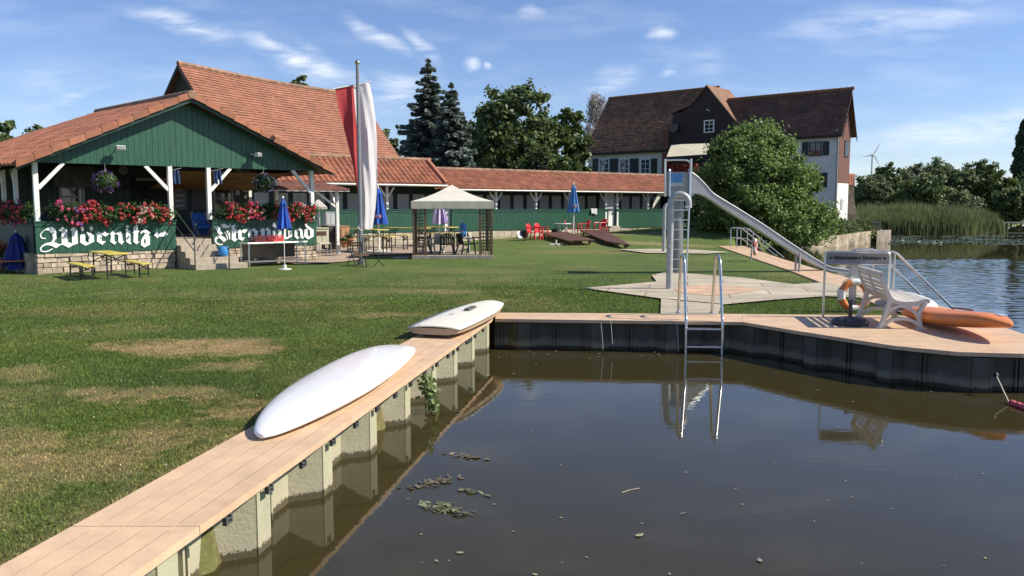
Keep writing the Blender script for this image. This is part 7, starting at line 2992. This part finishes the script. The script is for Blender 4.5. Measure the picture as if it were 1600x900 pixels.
# chute: U section following the photographed profile
topP = [(1080, 268.5), (1090, 276), (1103, 289), (1112, 299.5), (1122, 307), (1150, 324), (1190, 349), (1230, 376), (1262, 397), (1285, 411), (1300, 417.5), (1328, 422)]
botP = [(1080, 302.5), (1094, 303), (1108, 309), (1120, 316.5), (1132, 324.5), (1158, 341), (1194, 364.5), (1230, 388), (1260, 406), (1282, 418.5), (1298, 424), (1327, 427.5)]
Dch = lambda px: 20.3 + (px - 1080) / 250 * .75
hw_ = .17
tops = [SP(x, y, Dch(x) - hw_) for x, y in topP]
bots = [SP(x, y, Dch(x) - hw_) for x, y in botP]
for i in range(len(tops)):                       # cross-sections stand square to the run
    bots[i].x = .25 * tops[i].x + .75 * bots[i].x
ct = curve([tuple(v) for v in tops], 5)
cb = curve([tuple(v) for v in bots], 5)
mb = MB()
vs = []
for t_, b_ in zip(ct, cb):
    fl = b_.z + (t_.z - b_.z) * .18
    fx_ = b_.x + (t_.x - b_.x) * .18
    vs += [(t_.x, t_.y, t_.z), (b_.x, b_.y, b_.z), (fx_, b_.y + .012, fl), (fx_, b_.y + 2 * hw_ - .012, fl), (b_.x, b_.y + 2 * hw_, b_.z), (t_.x, t_.y + 2 * hw_, t_.z), (t_.x, t_.y + 2 * hw_ - .02, t_.z), (t_.x, t_.y + .02, t_.z)]
fs = []
for i in range(len(ct) - 1):
    a, b = i * 8, (i + 1) * 8
    for p, q_ in ((0, 1), (4, 5), (5, 6), (7, 0), (2, 3)):
        fs.append((a + p, a + q_, b + q_, b + p))
    fs.append((a + 6, a + 3, b + 3, b + 6))
    fs.append((a + 2, a + 7, b + 7, b + 2))
    fs.append((a + 1, a + 4, b + 4, b + 1))
mb.add(vs, fs)
mb.build('chute', mat('satin steel chute', (.40, .405, .41), .4, .08, 2, metal=.4), sl)
for off in (0, 2 * hw_):
    MB().tube([(v.x, v.y + off, v.z) for v in ct], .015, 8).build('chute_rim', STEEL, sl, True)
for px in (1243, 1249):
    k = 0 if px == 1243 else 1
    b_ = SP(px, 421, 20.75 + k * -.35)
    MB().tube([(b_.x, b_.y, 0.03), (b_.x, b_.y, SP(px, 394, 20.75).z)], .03, 8).build('support', GALV, sl, True)

# ---- rope with red floats
an = A(1548, 583, 9.0)
rp = thing('float_line', 'thin rope with red floats tied to the sheet piles at the right', 'float line', (an.x, 8.9, an.z))
e = G(1576, 628, WATER_Z + .02) - rp.location
far_e = G(1640, 650, WATER_Z + .02) - rp.location
MB().tube([(0, 0, 0), tuple(e), tuple(e + (far_e - e) * 1.0)], .006, 5).build('rope', mat('pale rope', (.6, .55, .42), .8, .1, 20), rp, True)
MB().lathe([(.012, -.03), (.03, 0), (.012, .03)], 10).build('cleat', BLACK, rp, True)
FL = mat('faded red float', (.62, .10, .13), .5, .15, 8)
d = (far_e - e).normalized()
for k in range(7):
    c0 = e + d * (.02 + k * .085)
    mb = MB().tube([c0, c0 + d * .02, c0 + d * .06, c0 + d * .08], [.02, .034, .034, .02], 12)
    mb.build('float', FL, rp, True)

# ---- plant growing out of the sheet piles
cp = thing('wall_plant', 'small green plant hanging from the sheet pile wall below the left boardwalk', 'plant', (deck_x(8.15) + .02, 8.15, -.06))
rg = np.random.default_rng(9)
n = 150
f = rg.uniform(0, 1, n)
pts = np.stack([.04 + .05 * rg.normal(size=n) * .8 + .03 * f, rg.normal(0, .09, n), -.02 - .34 * f + rg.normal(0, .02, n)], 1)
leaves('foliage', pts, .05, leafmat('pale wall plant leaf', (.17, .22, .08), (.10, .14, .05)), cp, 3, 1.4, np.tile(np.array([.9, -.3, .3]), (n, 1)))
mb = MB()
for k in range(5):
    mb.tube([(0, (k - 2) * .03, 0), (.04, (k - 2) * .05, -.15), (.05, (k - 2) * .06, -.33)], .004, 5)
mb.build('stem', mat('plant stem', (.10, .12, .04), .7, .2, 5), cp)


# ---- floating leaves and weed on the pond
def weed(label, px, py, n, sx, sy, m, seed):
    p = G(px, py, WATER_Z + .004)
    rg = np.random.default_rng(seed)
    c = np.stack([rg.normal(0, sx, n) , rg.normal(0, sy, n), rg.uniform(.001, .006, n)], 1)
    c[:, 1] += c[:, 0] * rg.choice([-.6, .6, .2])
    o = leaves('water_weed', c, .03, m, None, seed, 2.4, np.tile(np.array([0, 0, 6.0]), (n, 1)))
    o.location = p
    return tag(o, label, 'water weed', 'weed clumps on the pond')


WEED = mat('floating weed', (.14, .15, .075), .6, .25, 6, tint=True)
WEED_B = mat('browning weed', (.15, .125, .085), .6, .25, 6, tint=True)
weed('brownish weed clump on the pond, farthest of the four from the viewer', 732, 713, 34, .075, .035, WEED_B, 1)
weed('stringy brown weed clump floating second from the far end', 678, 754, 46, .10, .035, WEED_B, 2)
weed('small bright green weed clump right of the stringy one', 737, 769, 18, .035, .02, WEED, 3)
weed('largest green and brown weed clump nearest to the left boardwalk', 697, 795, 52, .085, .05, WEED, 4)
LF = [mat('yellowed floating leaf', (.33, .31, .17), .6, .2, 6), mat('grey floating leaf', (.24, .24, .20), .6, .2, 6)]
rg = np.random.default_rng(12)
spots = [(999, 837, 1.4), (1187, 876, 1.1), (719, 864, 1.0), (772, 788, .6), (876, 727, .5), (1065, 803, .6), (1003, 818, .5), (1069, 801, .5), (836, 898, .8), (682, 877, .8), (877, 809, .6), (637, 780, .5), (658, 835, .5), (1046, 897, .6), (892, 668, .5), (841, 646, .5), (785, 641, .5), (807, 667, .5), (831, 674, .4), (1120, 640, .6), (1216, 625, .7), (1278, 610, .7), (1332, 628, .6), (1455, 612, .7), (1180, 655, .4), (1386, 652, .5), (1312, 667, .5), (1554, 699, .6), (1321, 752, .5), (1272, 815, .5), (1160, 788, .5), (985, 625, .5), (960, 612, .4)]
for k in range(26):
    spots.append((rg.uniform(640, 1590), rg.uniform(600, 895), rg.uniform(.25, .6)))
for k in range(20):
    spots.append((rg.uniform(760, 1110), rg.uniform(549, 600) if rg.random() < .3 else rg.uniform(548, 562), rg.uniform(.5, 1.1)))
protos = []
for m in LF:
    mb = MB()
    o0 = [(-.03, 0), (-.015, .014), (.008, .016), (.03, 0), (.008, -.015), (-.015, -.013)]
    mb.face([(x, y, .003 + .004 * abs(x) / .03) for x, y in o0])
    protos.append(mb.build('floating_leaf', m))
for k, (px, py, s) in enumerate(spots):
    p = G(px, py, WATER_Z + .003)
    o = protos[k % 2] if k < 2 else protos[k % 2].copy()
    if k >= 2:
        C.objects.link(o)
    o.location = p
    o.rotation_euler = (0, 0, rg.uniform(0, 6.28))
    o.scale = (s * .85,) * 3
    tag(o, 'small dead leaf floating on the dark pond water', 'leaf', 'leaves floating on the pond')
p = G(985, 766, WATER_Z + .006)
o = MB().tube([(-.07, -.05, 0), (0, .005, .002), (.075, .045, 0)], .003, 5).build('twig', mat('pale straw', (.45, .40, .28), .8, .1, 6))
o.location = p
tag(o, 'thin pale twig floating in the middle of the pond', 'twig')

# thin cords hanging from the back boardwalk in front of the sheet piles
for x, y0, y1, lab in [(939, 511, 546, 'thin pale cord hanging left of the next one below the back boardwalk'), (953.5, 500, 538, 'short pale cord hanging second from left below the back boardwalk'), (1057, 504, 550, 'pale cord hanging just left of the pool ladder')]:
    a = A(x, y0, 11.52)
    b = A(x + 3.5, y1, 11.5)
    o = MB().tube([(0, 0, .06), (.004, -.004, 0), tuple((b - a) * .5 + Vector((.004, 0, 0))), tuple(b - a)], .0035, 5).build('cord', mat('pale cord', (.6, .6, .55), .8, .1, 30), None, True)
    o.location = a
    tag(o, lab, 'cord')
